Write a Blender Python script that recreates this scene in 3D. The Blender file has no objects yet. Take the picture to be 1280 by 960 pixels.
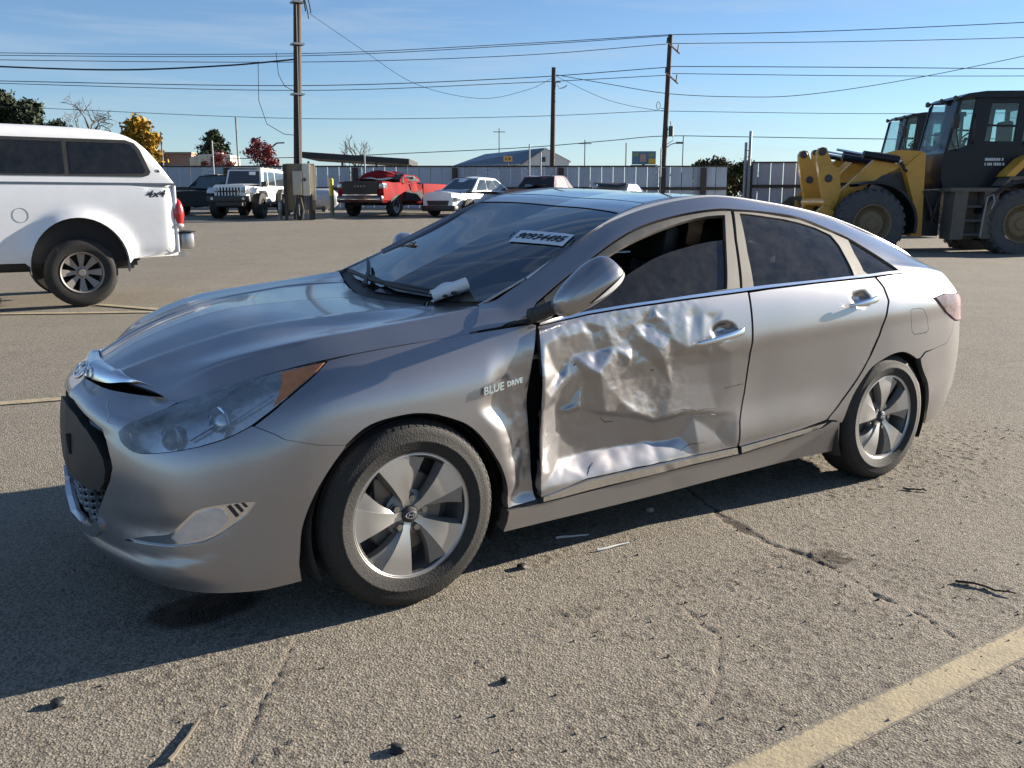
import bpy, bmesh, math, random
import numpy as np
from mathutils import Vector, Matrix, noise as mnoise
from mathutils.geometry import delaunay_2d_cdt

random.seed(7); rng = np.random.default_rng(7)
scene = bpy.context.scene
COL = scene.collection
R = math.radians

# ------------------------------------------------------------------ camera
CAM_POS = np.array([-1.4321, -3.668, 1.4422]); YAW, PITCH, FPX = .5917, .1969, 1138.44
cam = bpy.data.cameras.new('camera'); cam_o = bpy.data.objects.new('camera', cam); COL.objects.link(cam_o)
cam_o.location = CAM_POS
cam_o.rotation_euler = (math.pi / 2 - PITCH, 0, -YAW)
cam.sensor_width = 36; cam.lens = 36 * FPX / 1280
cam.clip_start = .05; cam.clip_end = 4000
scene.camera = cam_o

# ------------------------------------------------------------------ sky, sun, exposure
SUN_EL, SUN_DIR = R(14.5), np.array([math.cos(R(7.5)), -math.sin(R(7.5))])      # low, from behind the car
SUN_AZ = math.atan2(SUN_DIR[0], SUN_DIR[1])
world = bpy.data.worlds.new('World'); scene.world = world; world.use_nodes = True
wn = world.node_tree.nodes; wl = world.node_tree.links; wn.clear()
w_out = wn.new('ShaderNodeOutputWorld'); w_bg = wn.new('ShaderNodeBackground'); w_sky = wn.new('ShaderNodeTexSky')
w_sky.sky_type = 'NISHITA'; w_sky.sun_disc = False; w_sky.sun_elevation = SUN_EL; w_sky.sun_rotation = SUN_AZ
w_sky.altitude = 800; w_sky.air_density = 1.0; w_sky.dust_density = .1; w_sky.ozone_density = 1.2
w_bg.inputs['Strength'].default_value = .05
# thin streaks of high cirrus
w_tc = wn.new('ShaderNodeTexCoord'); w_map = wn.new('ShaderNodeMapping'); w_no = wn.new('ShaderNodeTexNoise'); w_rmp = wn.new('ShaderNodeValToRGB'); w_mix = wn.new('ShaderNodeMixRGB')
w_map.inputs['Scale'].default_value = (2.2, 2.2, 26); w_map.inputs['Rotation'].default_value = (R(3), R(-4), 0)
w_no.inputs['Scale'].default_value = 1.6; w_no.inputs['Detail'].default_value = 7; w_no.inputs['Roughness'].default_value = .62
w_rmp.color_ramp.elements[0].position = .47; w_rmp.color_ramp.elements[0].color = (0, 0, 0, 1)
w_rmp.color_ramp.elements[1].position = .74; w_rmp.color_ramp.elements[1].color = (.42, .42, .42, 1)
w_mix.inputs['Color2'].default_value = (4.2, 4.9, 5.6, 1)
wl.new(w_tc.outputs['Generated'], w_map.inputs['Vector']); wl.new(w_map.outputs[0], w_no.inputs['Vector'])
wl.new(w_no.outputs['Fac'], w_rmp.inputs[0]); wl.new(w_rmp.outputs[0], w_mix.inputs['Fac'])
# clear cold air: the blue a little deeper, the band along the horizon pale
w_tint = wn.new('ShaderNodeMixRGB'); w_tint.blend_type = 'MULTIPLY'; w_tint.inputs[0].default_value = 1; w_tint.inputs['Color2'].default_value = (.76, .93, 1.20, 1)
w_sep = wn.new('ShaderNodeSeparateXYZ'); w_hz = wn.new('ShaderNodeMapRange'); w_hz.interpolation_type = 'SMOOTHSTEP'; w_hz.inputs[1].default_value = -.02; w_hz.inputs[2].default_value = .10; w_hz.inputs[3].default_value = .60; w_hz.inputs[4].default_value = 0
w_hm = wn.new('ShaderNodeMixRGB'); w_hm.inputs['Color2'].default_value = (4.2, 5.2, 6.3, 1)
wl.new(w_tc.outputs['Generated'], w_sep.inputs[0]); wl.new(w_sep.outputs[2], w_hz.inputs[0]); wl.new(w_hz.outputs[0], w_hm.inputs['Fac'])
wl.new(w_sky.outputs[0], w_tint.inputs['Color1']); wl.new(w_tint.outputs[0], w_hm.inputs['Color1']); wl.new(w_hm.outputs[0], w_mix.inputs['Color1']); wl.new(w_mix.outputs[0], w_bg.inputs['Color']); wl.new(w_bg.outputs[0], w_out.inputs['Surface'])
sun = bpy.data.lights.new('sun', 'SUN'); sun.energy = 5.0; sun.angle = R(.5); sun.color = (1, .90, .77)
sun_o = bpy.data.objects.new('sun', sun); COL.objects.link(sun_o)
sun_o.rotation_euler = Vector((SUN_DIR[0] * math.cos(SUN_EL), SUN_DIR[1] * math.cos(SUN_EL), math.sin(SUN_EL))).to_track_quat('Z', 'Y').to_euler()
scene.view_settings.view_transform = 'Standard'; scene.view_settings.look = 'None'; scene.view_settings.gamma = 1
scene.view_settings.exposure = 1.45
scene.cycles.max_bounces = 8; scene.cycles.transparent_max_bounces = 16
# ----------------------------------------------------------------------------
# sedan body surfaces: tables of hand measured stations, smoothly interpolated
# x runs back along the car (front axle at 0), y across (near flank negative)
# ----------------------------------------------------------------------------
import numpy as np

def cr_eval(T, u, v):
    """Catmull-Rom tensor patch. T[nu,nv,3], u in [0,nu-1], v in [0,nv-1]."""
    u = np.asarray(u, float); v = np.asarray(v, float)
    nu, nv = T.shape[:2]
    def w(t, n):
        i = np.clip(np.floor(t).astype(int), 0, n - 2); f = t - i
        f2, f3 = f * f, f * f * f
        W = np.stack([-.5 * f + f2 - .5 * f3, 1 - 2.5 * f2 + 1.5 * f3, .5 * f + 2 * f2 - 1.5 * f3, -.5 * f2 + .5 * f3], -1)
        return i, W
    E = np.concatenate([2 * T[:1] - T[1:2], T, 2 * T[-1:] - T[-2:-1]], 0)
    E = np.concatenate([2 * E[:, :1] - E[:, 1:2], E, 2 * E[:, -1:] - E[:, -2:-1]], 1)
    iu, Wu = w(u, nu); iv, Wv = w(v, nv)
    out = 0
    for a in range(4):
        for b in range(4):
            out = out + (Wu[..., a] * Wv[..., b])[..., None] * E[iu + a, iv + b]
    return out

# flank: per station (x, y, z) for ten rows from the bottom edge up to the roof rail
SIDE = [
 # 0 nose centre
 [(-.925,0,.160),(-.968,0,.245),(-.975,0,.375),(-.975,0,.525),(-.962,0,.66),(-.945,0,.73),(-.895,0,.775),(-.86,0,.83),(-.70,0,.915),(-.5,0,.985)],
 # 1
 [(-.910,-.25,.165),(-.948,-.25,.25),(-.955,-.25,.385),(-.956,-.25,.535),(-.94,-.25,.66),(-.915,-.25,.73),(-.84,-.25,.775),(-.78,-.22,.825),(-.66,-.2,.905),(-.5,-.2,.97)],
 # 2
 [(-.865,-.46,.178),(-.90,-.465,.26),(-.905,-.47,.40),(-.905,-.475,.55),(-.885,-.475,.66),(-.845,-.47,.73),(-.70,-.46,.785),(-.64,-.42,.83),(-.56,-.38,.89),(-.46,-.34,.95)],
 # 3
 [(-.795,-.635,.175),(-.825,-.645,.255),(-.83,-.65,.40),(-.825,-.655,.55),(-.795,-.65,.665),(-.725,-.64,.745),(-.575,-.615,.835),(-.53,-.57,.87),(-.47,-.5,.91),(-.40,-.42,.955)],
 # 4
 [(-.685,-.765,.172),(-.71,-.775,.25),(-.715,-.785,.40),(-.705,-.785,.55),(-.665,-.78,.675),(-.585,-.755,.775),(-.44,-.715,.872),(-.41,-.67,.90),(-.37,-.6,.93),(-.32,-.5,.965)],
 # 5
 [(-.525,-.84,.17),(-.54,-.855,.25),(-.54,-.862,.40),(-.53,-.865,.55),(-.495,-.86,.68),(-.43,-.835,.80),(-.325,-.765,.902),(-.31,-.72,.925),(-.28,-.66,.945),(-.25,-.55,.975)],
 # 6
 [(-.33,-.865,.17),(-.33,-.888,.25),(-.33,-.898,.40),(-.33,-.903,.55),(-.31,-.90,.70),(-.28,-.875,.82),(-.22,-.79,.922),(-.21,-.75,.943),(-.2,-.69,.96),(-.19,-.6,.985)],
 # 7
 [(0,-.865,.19),(0,-.89,.27),(0,-.905,.40),(0,-.915,.55),(0,-.913,.70),(0,-.89,.83),(0,-.808,.944),(0,-.765,.965),(0,-.70,.985),(0,-.6,1.005)],
 # 8
 [(.36,-.855,.182),(.36,-.882,.27),(.36,-.90,.40),(.36,-.908,.55),(.36,-.908,.70),(.36,-.892,.84),(.34,-.828,.968),(.37,-.79,1.0),(.40,-.73,1.032),(.43,-.667,1.052)],
 # 9
 [(.59,-.845,.178),(.59,-.872,.275),(.59,-.892,.375),(.59,-.895,.55),(.59,-.903,.70),(.59,-.902,.80),(.59,-.852,.987),(.59,-.81,1.025),(.59,-.752,1.07),(.60,-.665,1.112)],
 # 10
 [(1.15,-.84,.178),(1.15,-.868,.285),(1.15,-.895,.38),(1.15,-.892,.55),(1.15,-.90,.72),(1.15,-.908,.825),(1.15,-.866,1.03),(1.15,-.785,1.18),(1.15,-.695,1.30),(1.15,-.588,1.362)],
 # 11
 [(1.70,-.84,.188),(1.70,-.868,.295),(1.70,-.897,.39),(1.70,-.893,.56),(1.70,-.902,.75),(1.70,-.910,.86),(1.70,-.868,1.052),(1.70,-.775,1.24),(1.70,-.672,1.395),(1.70,-.577,1.466)],
 # 12
 [(2.20,-.84,.195),(2.20,-.87,.30),(2.20,-.90,.40),(2.20,-.898,.57),(2.20,-.905,.77),(2.20,-.910,.885),(2.20,-.866,1.068),(2.20,-.775,1.225),(2.20,-.675,1.36),(2.20,-.565,1.432)],
 # 13
 [(2.60,-.85,.195),(2.60,-.88,.30),(2.60,-.905,.41),(2.60,-.910,.58),(2.60,-.910,.79),(2.60,-.909,.905),(2.60,-.858,1.08),(2.60,-.785,1.19),(2.60,-.695,1.287),(2.60,-.565,1.373)],
 # 14
 [(2.85,-.855,.215),(2.85,-.885,.30),(2.85,-.91,.41),(2.85,-.918,.58),(2.85,-.912,.80),(2.85,-.907,.915),(2.85,-.852,1.085),(2.85,-.80,1.152),(2.85,-.715,1.225),(2.85,-.575,1.312)],
 # 15
 [(3.15,-.845,.22),(3.15,-.875,.30),(3.15,-.90,.42),(3.15,-.905,.60),(3.15,-.898,.81),(3.15,-.892,.925),(3.15,-.832,1.075),(3.15,-.785,1.115),(3.15,-.71,1.155),(3.15,-.60,1.218)],
 # 16
 [(3.41,-.80,.225),(3.43,-.83,.31),(3.44,-.855,.43),(3.45,-.862,.61),(3.44,-.858,.82),(3.43,-.85,.93),(3.40,-.785,1.045),(3.40,-.74,1.075),(3.40,-.67,1.10),(3.40,-.58,1.132)],
 # 17
 [(3.57,-.70,.23),(3.61,-.72,.32),(3.635,-.745,.44),(3.645,-.755,.62),(3.63,-.75,.83),(3.61,-.735,.935),(3.56,-.685,1.025),(3.55,-.64,1.05),(3.54,-.57,1.07),(3.52,-.49,1.085)],
 # 18
 [(3.66,-.53,.235),(3.70,-.545,.325),(3.735,-.565,.45),(3.745,-.575,.62),(3.735,-.57,.83),(3.71,-.56,.94),(3.66,-.53,1.03),(3.64,-.49,1.055),(3.62,-.44,1.075),(3.60,-.36,1.09)],
 # 19
 [(3.70,-.28,.24),(3.745,-.29,.33),(3.78,-.30,.455),(3.79,-.30,.62),(3.78,-.30,.83),(3.755,-.295,.95),(3.71,-.28,1.055),(3.68,-.26,1.075),(3.65,-.23,1.09),(3.62,-.18,1.10)],
 # 20
 [(3.71,0,.24),(3.755,0,.33),(3.79,0,.455),(3.80,0,.62),(3.79,0,.83),(3.765,0,.955),(3.72,0,1.065),(3.69,0,1.085),(3.66,0,1.10),(3.62,0,1.11)],
]
SIDE = np.array(SIDE, float)
NU, NV = SIDE.shape[:2]
U_OF_A = np.concatenate([[0], np.cumsum(np.linalg.norm(np.diff(SIDE[:, 3], axis=0), axis=1))])   # metric along the body
V_OF_B = np.concatenate([[0], np.cumsum(np.linalg.norm(np.diff(SIDE[11], axis=0), axis=1))])    # metric up the body

def lean(P):
    """the body sits a little higher on its off side"""
    P = np.array(P, float)
    t = np.maximum(P[..., 1] + .62, 0)
    P[..., 2] += .05 * t * t / (t + .25)
    return P

def side_pt(u, v):
    return lean(cr_eval(SIDE, np.clip(u, 0, NU - 1), np.clip(v, 0, NV - 1)))

# roof, windscreen and rear screen: rail, mid, centre
TOP = np.array([
 [(.43,-.667,1.050),(.385,-.52,1.034),(.32,-.30,1.024),(.25,0,1.018)],
 [(.83,-.640,1.215),(.815,-.50,1.224),(.785,-.27,1.227),(.76,0,1.225)],
 [(1.21,-.580,1.394),(1.24,-.45,1.402),(1.265,-.24,1.407),(1.28,0,1.405)],
 [(1.45,-.574,1.448),(1.47,-.45,1.453),(1.49,-.24,1.455),(1.50,0,1.451)],
 [(1.75,-.574,1.467),(1.75,-.45,1.473),(1.75,-.24,1.475),(1.75,0,1.472)],
 [(2.20,-.562,1.434),(2.20,-.44,1.450),(2.20,-.23,1.458),(2.20,0,1.458)],
 [(2.65,-.562,1.365),(2.65,-.44,1.386),(2.65,-.23,1.402),(2.65,0,1.408)],
 [(3.10,-.592,1.232),(3.10,-.46,1.254),(3.10,-.24,1.272),(3.10,0,1.28)],
 [(3.45,-.55,1.118),(3.45,-.42,1.135),(3.45,-.22,1.148),(3.45,0,1.152)],
 [(3.62,-.36,1.089),(3.62,-.27,1.095),(3.62,-.14,1.10),(3.62,0,1.105)]], float)

def top_pt(u, v):
    return lean(cr_eval(TOP, np.clip(u, 0, TOP.shape[0] - 1), np.clip(v, 0, TOP.shape[1] - 1)))

# bonnet: rows from the wing seam (0) to the centre line, columns from the nose back to the cowl
HOOD = np.array([
 [(-.70,-.535,.772),(-.718,-.475,.783),(-.738,-.42,.794),(-.80,-.26,.806),(-.825,-.19,.811),(-.835,-.15,.813),(-.85,-.06,.815),(-.855,0,.815)],
 [(-.555,-.652,.837),(-.56,-.565,.878),(-.57,-.535,.886),(-.60,-.40,.893),(-.62,-.275,.896),(-.625,-.245,.901),(-.64,-.12,.915),(-.645,0,.918)],
 [(-.30,-.773,.910),(-.31,-.68,.950),(-.315,-.648,.956),(-.34,-.50,.962),(-.35,-.345,.970),(-.355,-.315,.975),(-.36,-.16,.993),(-.365,0,.998)],
 [(-.02,-.803,.943),(-.03,-.71,.983),(-.03,-.678,.988),(-.05,-.53,.994),(-.06,-.405,1.002),(-.06,-.375,1.007),(-.06,-.19,1.013),(-.065,0,1.015)],
 [(.16,-.815,.956),(.18,-.715,1.002),(.18,-.683,1.008),(.14,-.56,1.012),(.12,-.44,1.013),(.115,-.41,1.016),(.10,-.20,1.019),(.09,0,1.019)],
 [(.325,-.823,.966),(.41,-.70,1.035),(.425,-.672,1.046),(.385,-.535,1.033),(.345,-.42,1.028),(.335,-.39,1.026),(.275,-.18,1.020),(.245,0,1.018)]], float)
HOOD[1:5, 2, 2] += .010; HOOD[1:5, 1, 2] += .003; HOOD[0:5, 5, 2] += .004; HOOD[0:5, 4, 2] += .011      # sharpen the pressed ridges
def hood_pt(u, v):
    return lean(cr_eval(HOOD, u, v))
# panel outlines on the flank table: (station, row)
PANEL = {
 'front_bumper': [(0,0), (1,0), (2,0), (3,0), (4,0), (5,0.02), (5.663,0.201), (5.65,0.484), (5.635,0.814), (5.626,1.028), (5.628,1.144), (5.635,1.233), (5.643,1.342), (5.65,1.49), (5.659,1.655), (5.676,1.814), (5.704,1.967), (5.74,2.121), (5.78,2.27), (5.824,2.416), (5.87,2.557), (5.914,2.687), (5.954,2.802), (5.992,2.907), (6.029,3.008), (6.066,3.108), (6.102,3.205), (6.139,3.299), (6.181,3.405), (6.223,3.51), (6.252,3.584), (6.252,3.602), (5.925,3.687), (5.595,3.85), (5.101,4.157), (4.643,4.46), (4.59,4.458), (4.53,4.391), (4.454,4.321), (4.363,4.248), (4.255,4.169), (4.124,4.095), (3.959,4.026), (3.766,3.959), (3.568,3.901), (3.365,3.849), (3.155,3.8), (2.961,3.761), (2.799,3.735), (2.659,3.727), (2.527,3.741), (2.393,3.79), (2.269,3.868), (2.167,3.957), (2.094,4.07), (2.049,4.208), (2.021,4.314), (2.139,4.698), (2.302,4.989), (2.486,5.346), (2.492,5.59), (2,5.93), (1.2,6), (0.6,6), (0,6)],
 'grille_hole': [(0,4.75), (0.3,4.72), (0.555,4.579), (1.096,4.373), (1.566,4.212), (1.742,3.875), (1.955,3.323), (2.013,3.114), (1.932,2.781), (1.737,2.45), (1.505,2.064), (1.294,1.691), (1.11,1.407), (0.686,1.397), (0.45,1.541), (0,0.85)],
 'fog': [(2.166,1.425), (2.338,1.51), (2.57,1.617), (2.789,1.704), (2.989,1.758), (3.181,1.799), (3.338,1.848), (3.441,1.913), (3.515,1.991), (3.595,2.082), (3.696,2.192), (3.8,2.31), (3.893,2.403), (3.971,2.457), (4.041,2.487), (4.111,2.511), (4.179,2.531), (4.248,2.545), (4.326,2.557), (4.421,2.569), (4.526,2.58), (4.632,2.587), (4.751,2.589), (4.872,2.588), (4.958,2.587), (4.926,2.521), (4.879,2.429), (4.821,2.337), (4.753,2.256), (4.675,2.175), (4.591,2.096), (4.499,2.015), (4.399,1.936), (4.3,1.868), (4.208,1.815), (4.117,1.772), (4.015,1.735), (3.89,1.702), (3.751,1.674), (3.619,1.647), (3.518,1.626), (3.431,1.61), (3.319,1.596), (3.159,1.579), (2.969,1.559), (2.772,1.534), (2.557,1.5), (2.332,1.459)],
 'headlight': [(2.021,4.314), (2.049,4.208), (2.094,4.07), (2.167,3.957), (2.269,3.868), (2.393,3.79), (2.527,3.741), (2.659,3.727), (2.799,3.735), (2.961,3.761), (3.155,3.8), (3.365,3.849), (3.568,3.901), (3.766,3.959), (3.959,4.026), (4.124,4.095), (4.255,4.169), (4.363,4.248), (4.454,4.321), (4.53,4.391), (4.59,4.458), (4.63,4.504), (4.702,4.606), (4.806,4.75), (4.913,4.897), (5.013,5.046), (5.118,5.194), (5.228,5.322), (5.339,5.423), (5.448,5.511), (5.545,5.599), (5.626,5.703), (5.692,5.813), (5.74,5.9), (5.523,5.915), (5.174,5.947), (4.88,5.973), (4.642,5.991), (4.412,6.003), (4.16,6.009), (3.868,5.997), (3.583,5.964), (3.35,5.924), (3.182,5.886), (3.048,5.845), (2.93,5.796), (2.829,5.737), (2.751,5.668), (2.68,5.594), (2.608,5.519), (2.544,5.438), (2.486,5.346), (2.427,5.236), (2.365,5.112), (2.302,4.989), (2.241,4.888), (2.186,4.799), (2.139,4.698), (2.096,4.561), (2.055,4.416)],
 'amber': [(5.743,5.883), (4.901,5.918), (4.363,5.923), (4.688,5.52), (4.814,5.2), (4.832,4.875), (4.897,4.942), (5.21,5.354), (5.534,5.623)],
 'fender': [(4.643,4.46), (5.101,4.157), (5.595,3.85), (5.925,3.687), (6.252,3.602), (6.26,3.617), (6.31,3.703), (6.381,3.825), (6.456,3.932), (6.527,3.999), (6.602,4.047), (6.682,4.085), (6.776,4.116), (6.877,4.135), (6.966,4.144), (7.033,4.141), (7.086,4.128), (7.138,4.109), (7.192,4.084), (7.245,4.053), (7.3,4.012), (7.359,3.957), (7.42,3.894), (7.477,3.829), (7.528,3.771), (7.574,3.712), (7.618,3.642), (7.663,3.556), (7.707,3.46), (7.751,3.357), (7.794,3.244), (7.837,3.123), (7.877,3.007), (7.911,2.903), (7.941,2.806), (7.971,2.709), (8.002,2.612), (8.035,2.516), (8.066,2.416), (8.097,2.308), (8.125,2.195), (8.153,2.079), (8.178,1.966), (8.201,1.85), (8.223,1.714), (8.245,1.521), (8.267,1.293), (8.285,1.117), (8.372,1.131), (8.935,1.14), (8.884,2.027), (8.864,2.599), (8.81,3.376), (8.78,4.194), (8.839,5.221), (8.924,5.724), (8.959,5.979), (8.9,6.03), (8,6.03), (7,6), (6.3,5.99), (5.801,5.943), (5.749,5.853), (5.555,5.576), (5.245,5.29), (4.924,4.864)],
 'front_door': [(8.972,1.265), (8.932,2.013), (8.901,2.591), (8.901,3.348), (8.906,4.424), (8.916,5.293), (8.944,5.721), (8.962,5.91), (8.964,5.93), (9.436,5.996), (10.036,5.973), (10.82,5.976), (11.032,5.979), (11.04,5.959), (11.039,5.629), (11.036,5.197), (11.025,3.986), (11.003,3.196), (10.957,2.467), (10.967,1.647), (10.974,1.546), (10.398,1.574), (9.426,1.635), (9.101,1.338)],
 'door_trim_front': [(8.992,1.287), (9.427,1.615), (10.398,1.574), (10.966,1.531), (11.019,1.055), (10.429,1.102), (9.448,1.046), (9.003,1.041)],
 'rear_door': [(11.058,5.958), (11.057,5.624), (11.054,5.19), (11.044,3.977), (11.022,3.189), (10.972,2.459), (10.988,1.602), (11.007,1.508), (11.812,1.698), (12.229,1.879), (12.468,2.458), (12.725,2.946), (12.986,3.471), (13.184,3.922), (13.357,4.741), (13.49,5.251), (13.398,5.598), (13.205,5.894), (13.211,5.918), (11.985,5.971), (11.295,5.973), (11.06,5.961)],
 'door_trim_rear': [(11.013,1.502), (11.812,1.698), (12.17,1.767), (12.236,1.802), (12.151,1.568), (11.844,1.386), (11.054,1.063)],
 'rocker': [(8.294,1.018), (8.931,0.994), (9.007,0.964), (9.451,0.967), (10.434,1.012), (11.04,0.972), (11.856,1.274), (12.202,1.482), (12.342,1.735), (12.502,1.634), (12.61,0.648), (12.688,0), (12.3,0), (11.5,0), (10.5,0), (9.5,0), (8.9,0), (8.25,0), (8.298,0.535)],
 'side_frame': [(7.851,6.136), (8.373,6.158), (9.088,7.563), (9.162,7.657), (9.258,7.761), (9.351,7.833), (9.439,7.876), (9.527,7.908), (9.613,7.939), (9.696,7.974), (9.779,8.014), (9.861,8.05), (9.943,8.087), (10.027,8.128), (10.111,8.161), (10.191,8.174), (10.268,8.172), (10.345,8.169), (10.421,8.168), (10.497,8.165), (10.574,8.163), (10.652,8.161), (10.731,8.16), (10.813,8.159), (10.902,8.158), (10.995,8.159), (11.079,8.163), (11.134,8.164), (11.177,8.157), (11.249,8.143), (11.385,8.148), (11.565,8.186), (11.753,8.243), (11.931,8.289), (12.106,8.307), (12.278,8.293), (12.448,8.206), (12.617,8.086), (12.771,7.991), (12.885,7.941), (12.968,7.896), (13.063,7.811), (13.207,7.657), (13.385,7.463), (13.561,7.274), (13.7,7.107), (13.811,6.937), (13.905,6.71), (14.009,6.404), (14.124,6.156), (14.211,6.024), (14.191,5.939), (13.263,5.916), (13.458,5.601), (13.549,5.243), (13.414,4.726), (13.234,3.913), (13.026,3.465), (12.759,2.937), (12.499,2.448), (12.258,1.861), (12.398,1.759), (12.547,1.518), (12.586,2.018), (12.606,2.159), (12.64,2.34), (12.684,2.506), (12.737,2.649), (12.799,2.786), (12.864,2.912), (12.925,3.025), (12.99,3.122), (13.069,3.202), (13.177,3.266), (13.309,3.319), (13.444,3.362), (13.563,3.396), (13.673,3.42), (13.783,3.436), (13.897,3.443), (14.005,3.441), (14.104,3.427), (14.198,3.395), (14.285,3.352), (14.362,3.307), (14.428,3.263), (14.483,3.219), (14.52,3.187), (14.621,3.182), (14.766,3.297), (15.1,3.301), (15.529,3.358), (15.748,3.617), (15.857,3.882), (15.403,4.292), (14.973,5.103), (15.475,5.233), (16.9,5.05), (17.5,5), (17.5,6), (17.45,7), (17.4,8), (17.3,9), (16.5,9), (16,9), (15,9), (14,9), (13,9), (12,9), (11,9), (10,9), (9,9), (8,9)],
 'fuel_door': [(14.226,4.792), (14.301,4.845), (14.546,4.813), (14.647,4.702), (14.777,4.245), (14.86,3.819), (14.784,3.749), (14.403,3.769), (14.324,3.855)],
 'fog_lens': [(3.387,1.784), (3.448,1.845), (3.534,1.933), (3.625,2.03), (3.718,2.136), (3.814,2.246), (3.906,2.334), (3.991,2.393), (4.073,2.433), (4.152,2.458), (4.232,2.473), (4.311,2.473), (4.378,2.449), (4.439,2.394), (4.49,2.315), (4.504,2.229), (4.464,2.133), (4.387,2.028), (4.302,1.939), (4.217,1.876), (4.123,1.827), (4.018,1.787), (3.891,1.746), (3.75,1.71), (3.622,1.691), (3.522,1.711), (3.442,1.753)],
 'tail_lamp': [(15.037,5.121), (15.497,5.202), (16.9,5), (17.6,4.9), (17.6,3.9), (16.9,3.75), (15.906,3.897), (15.466,4.274)],
 'rear_bumper': [(14.65,3.145), (14.795,3.267), (15.1,3.301), (15.529,3.358), (15.748,3.617), (15.857,3.882), (16.9,3.7), (17.6,3.85), (18.5,3.9), (20,3.9), (20,0), (19,0), (18,0), (17,0), (16,0), (15.4,0), (15.358,0.348), (15.265,0.826), (15.193,1.313), (15.133,1.694), (15.081,1.967), (15.031,2.189), (14.979,2.367), (14.919,2.508), (14.853,2.626), (14.796,2.731), (14.752,2.833), (14.715,2.925), (14.691,2.987)],
 'boot_lid': [(17.5,8.98), (17.6,8), (17.65,7), (17.65,6), (17.65,5), (17.65,4), (18.5,3.95), (20,3.95), (20,9), (19,9), (18,9)],
 'corner_trim': [(8.446,6.262), (9.078,7.457), (9.162,7.527), (9.098,6.096), (8.983,6.049)],
 'front_frame': [(9.1,6.128), (9.166,7.566), (9.344,7.768), (9.607,7.883), (9.853,7.995), (10.1,8.1), (10.334,8.105), (10.562,8.096), (10.801,8.091), (11.065,8.089), (11.217,8.083), (11.092,7.189), (10.967,6.085), (10.814,6.085)],
 'winF': [(9.132,6.135), (9.444,6.12), (10.046,6.079), (10.816,6.102), (10.959,7.01), (11.115,7.922), (10.897,7.932), (10.723,7.913), (10.497,7.867), (10.278,7.817), (10.022,7.761), (9.822,7.699), (9.571,7.557), (9.329,7.217)],
 'winR': [(11.314,7.995), (11.685,7.999), (11.942,8.024), (12.176,7.982), (12.444,7.912), (12.673,7.729), (12.727,7.294), (12.728,6.553), (12.731,6.061), (12,6.066), (11.308,6.074), (11.133,6.065), (11.194,6.872)],
 'winQ': [(13.043,7.757), (13.288,7.548), (13.538,7.216), (13.837,6.757), (14.078,6.111), (13.059,6.064), (12.971,6.213), (12.973,7.051)],
 'rear_frame': [(11.256,8.069), (11.728,8.137), (12.241,8.168), (12.736,7.885), (13.024,7.705), (13.516,7.159), (13.862,6.557), (14.115,6.049), (13.052,6.036), (11.995,6.034), (11.304,6.046), (10.993,6.061), (11.121,7.186)],
 'belt_chrome': [(8.981,6.021), (9.129,6.089), (9.443,6.108), (10.044,6.061), (10.833,6.08), (11.309,6.083), (12,6.066), (13.057,6.055), (14.121,6.075), (14.145,5.96), (13.034,5.957), (11.988,5.992), (11.298,6), (10.822,5.993), (10.038,5.991), (9.437,6.018), (8.974,5.937)],
 'winF_dropped': [(9.132,6.135), (9.444,6.12), (10.046,6.079), (10.816,6.102), (10.892,6.64), (10.982,7.239), (10.77,7.233), (10.527,7.194), (10.358,7.167), (10.172,7.105), (9.973,6.973), (9.781,6.825), (9.589,6.58), (9.362,6.314)],
 'fog_slot0': [(4.481,2.512), (4.545,2.542), (4.683,2.3), (4.632,2.252)],
 'fog_slot1': [(4.595,2.537), (4.658,2.558), (4.758,2.397), (4.721,2.349)],
 'fog_slot2': [(4.708,2.562), (4.758,2.574), (4.821,2.479), (4.784,2.448)],
 'hl_proj': [(3.048,4.365), (3.789,4.892)],
}
# ------------------------------------------------------------------ materials
MATS = {}
def new_mat(name):
    m = bpy.data.materials.new(name); m.use_nodes = True
    return m, m.node_tree.nodes, m.node_tree.links, m.node_tree.nodes['Principled BSDF']

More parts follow.
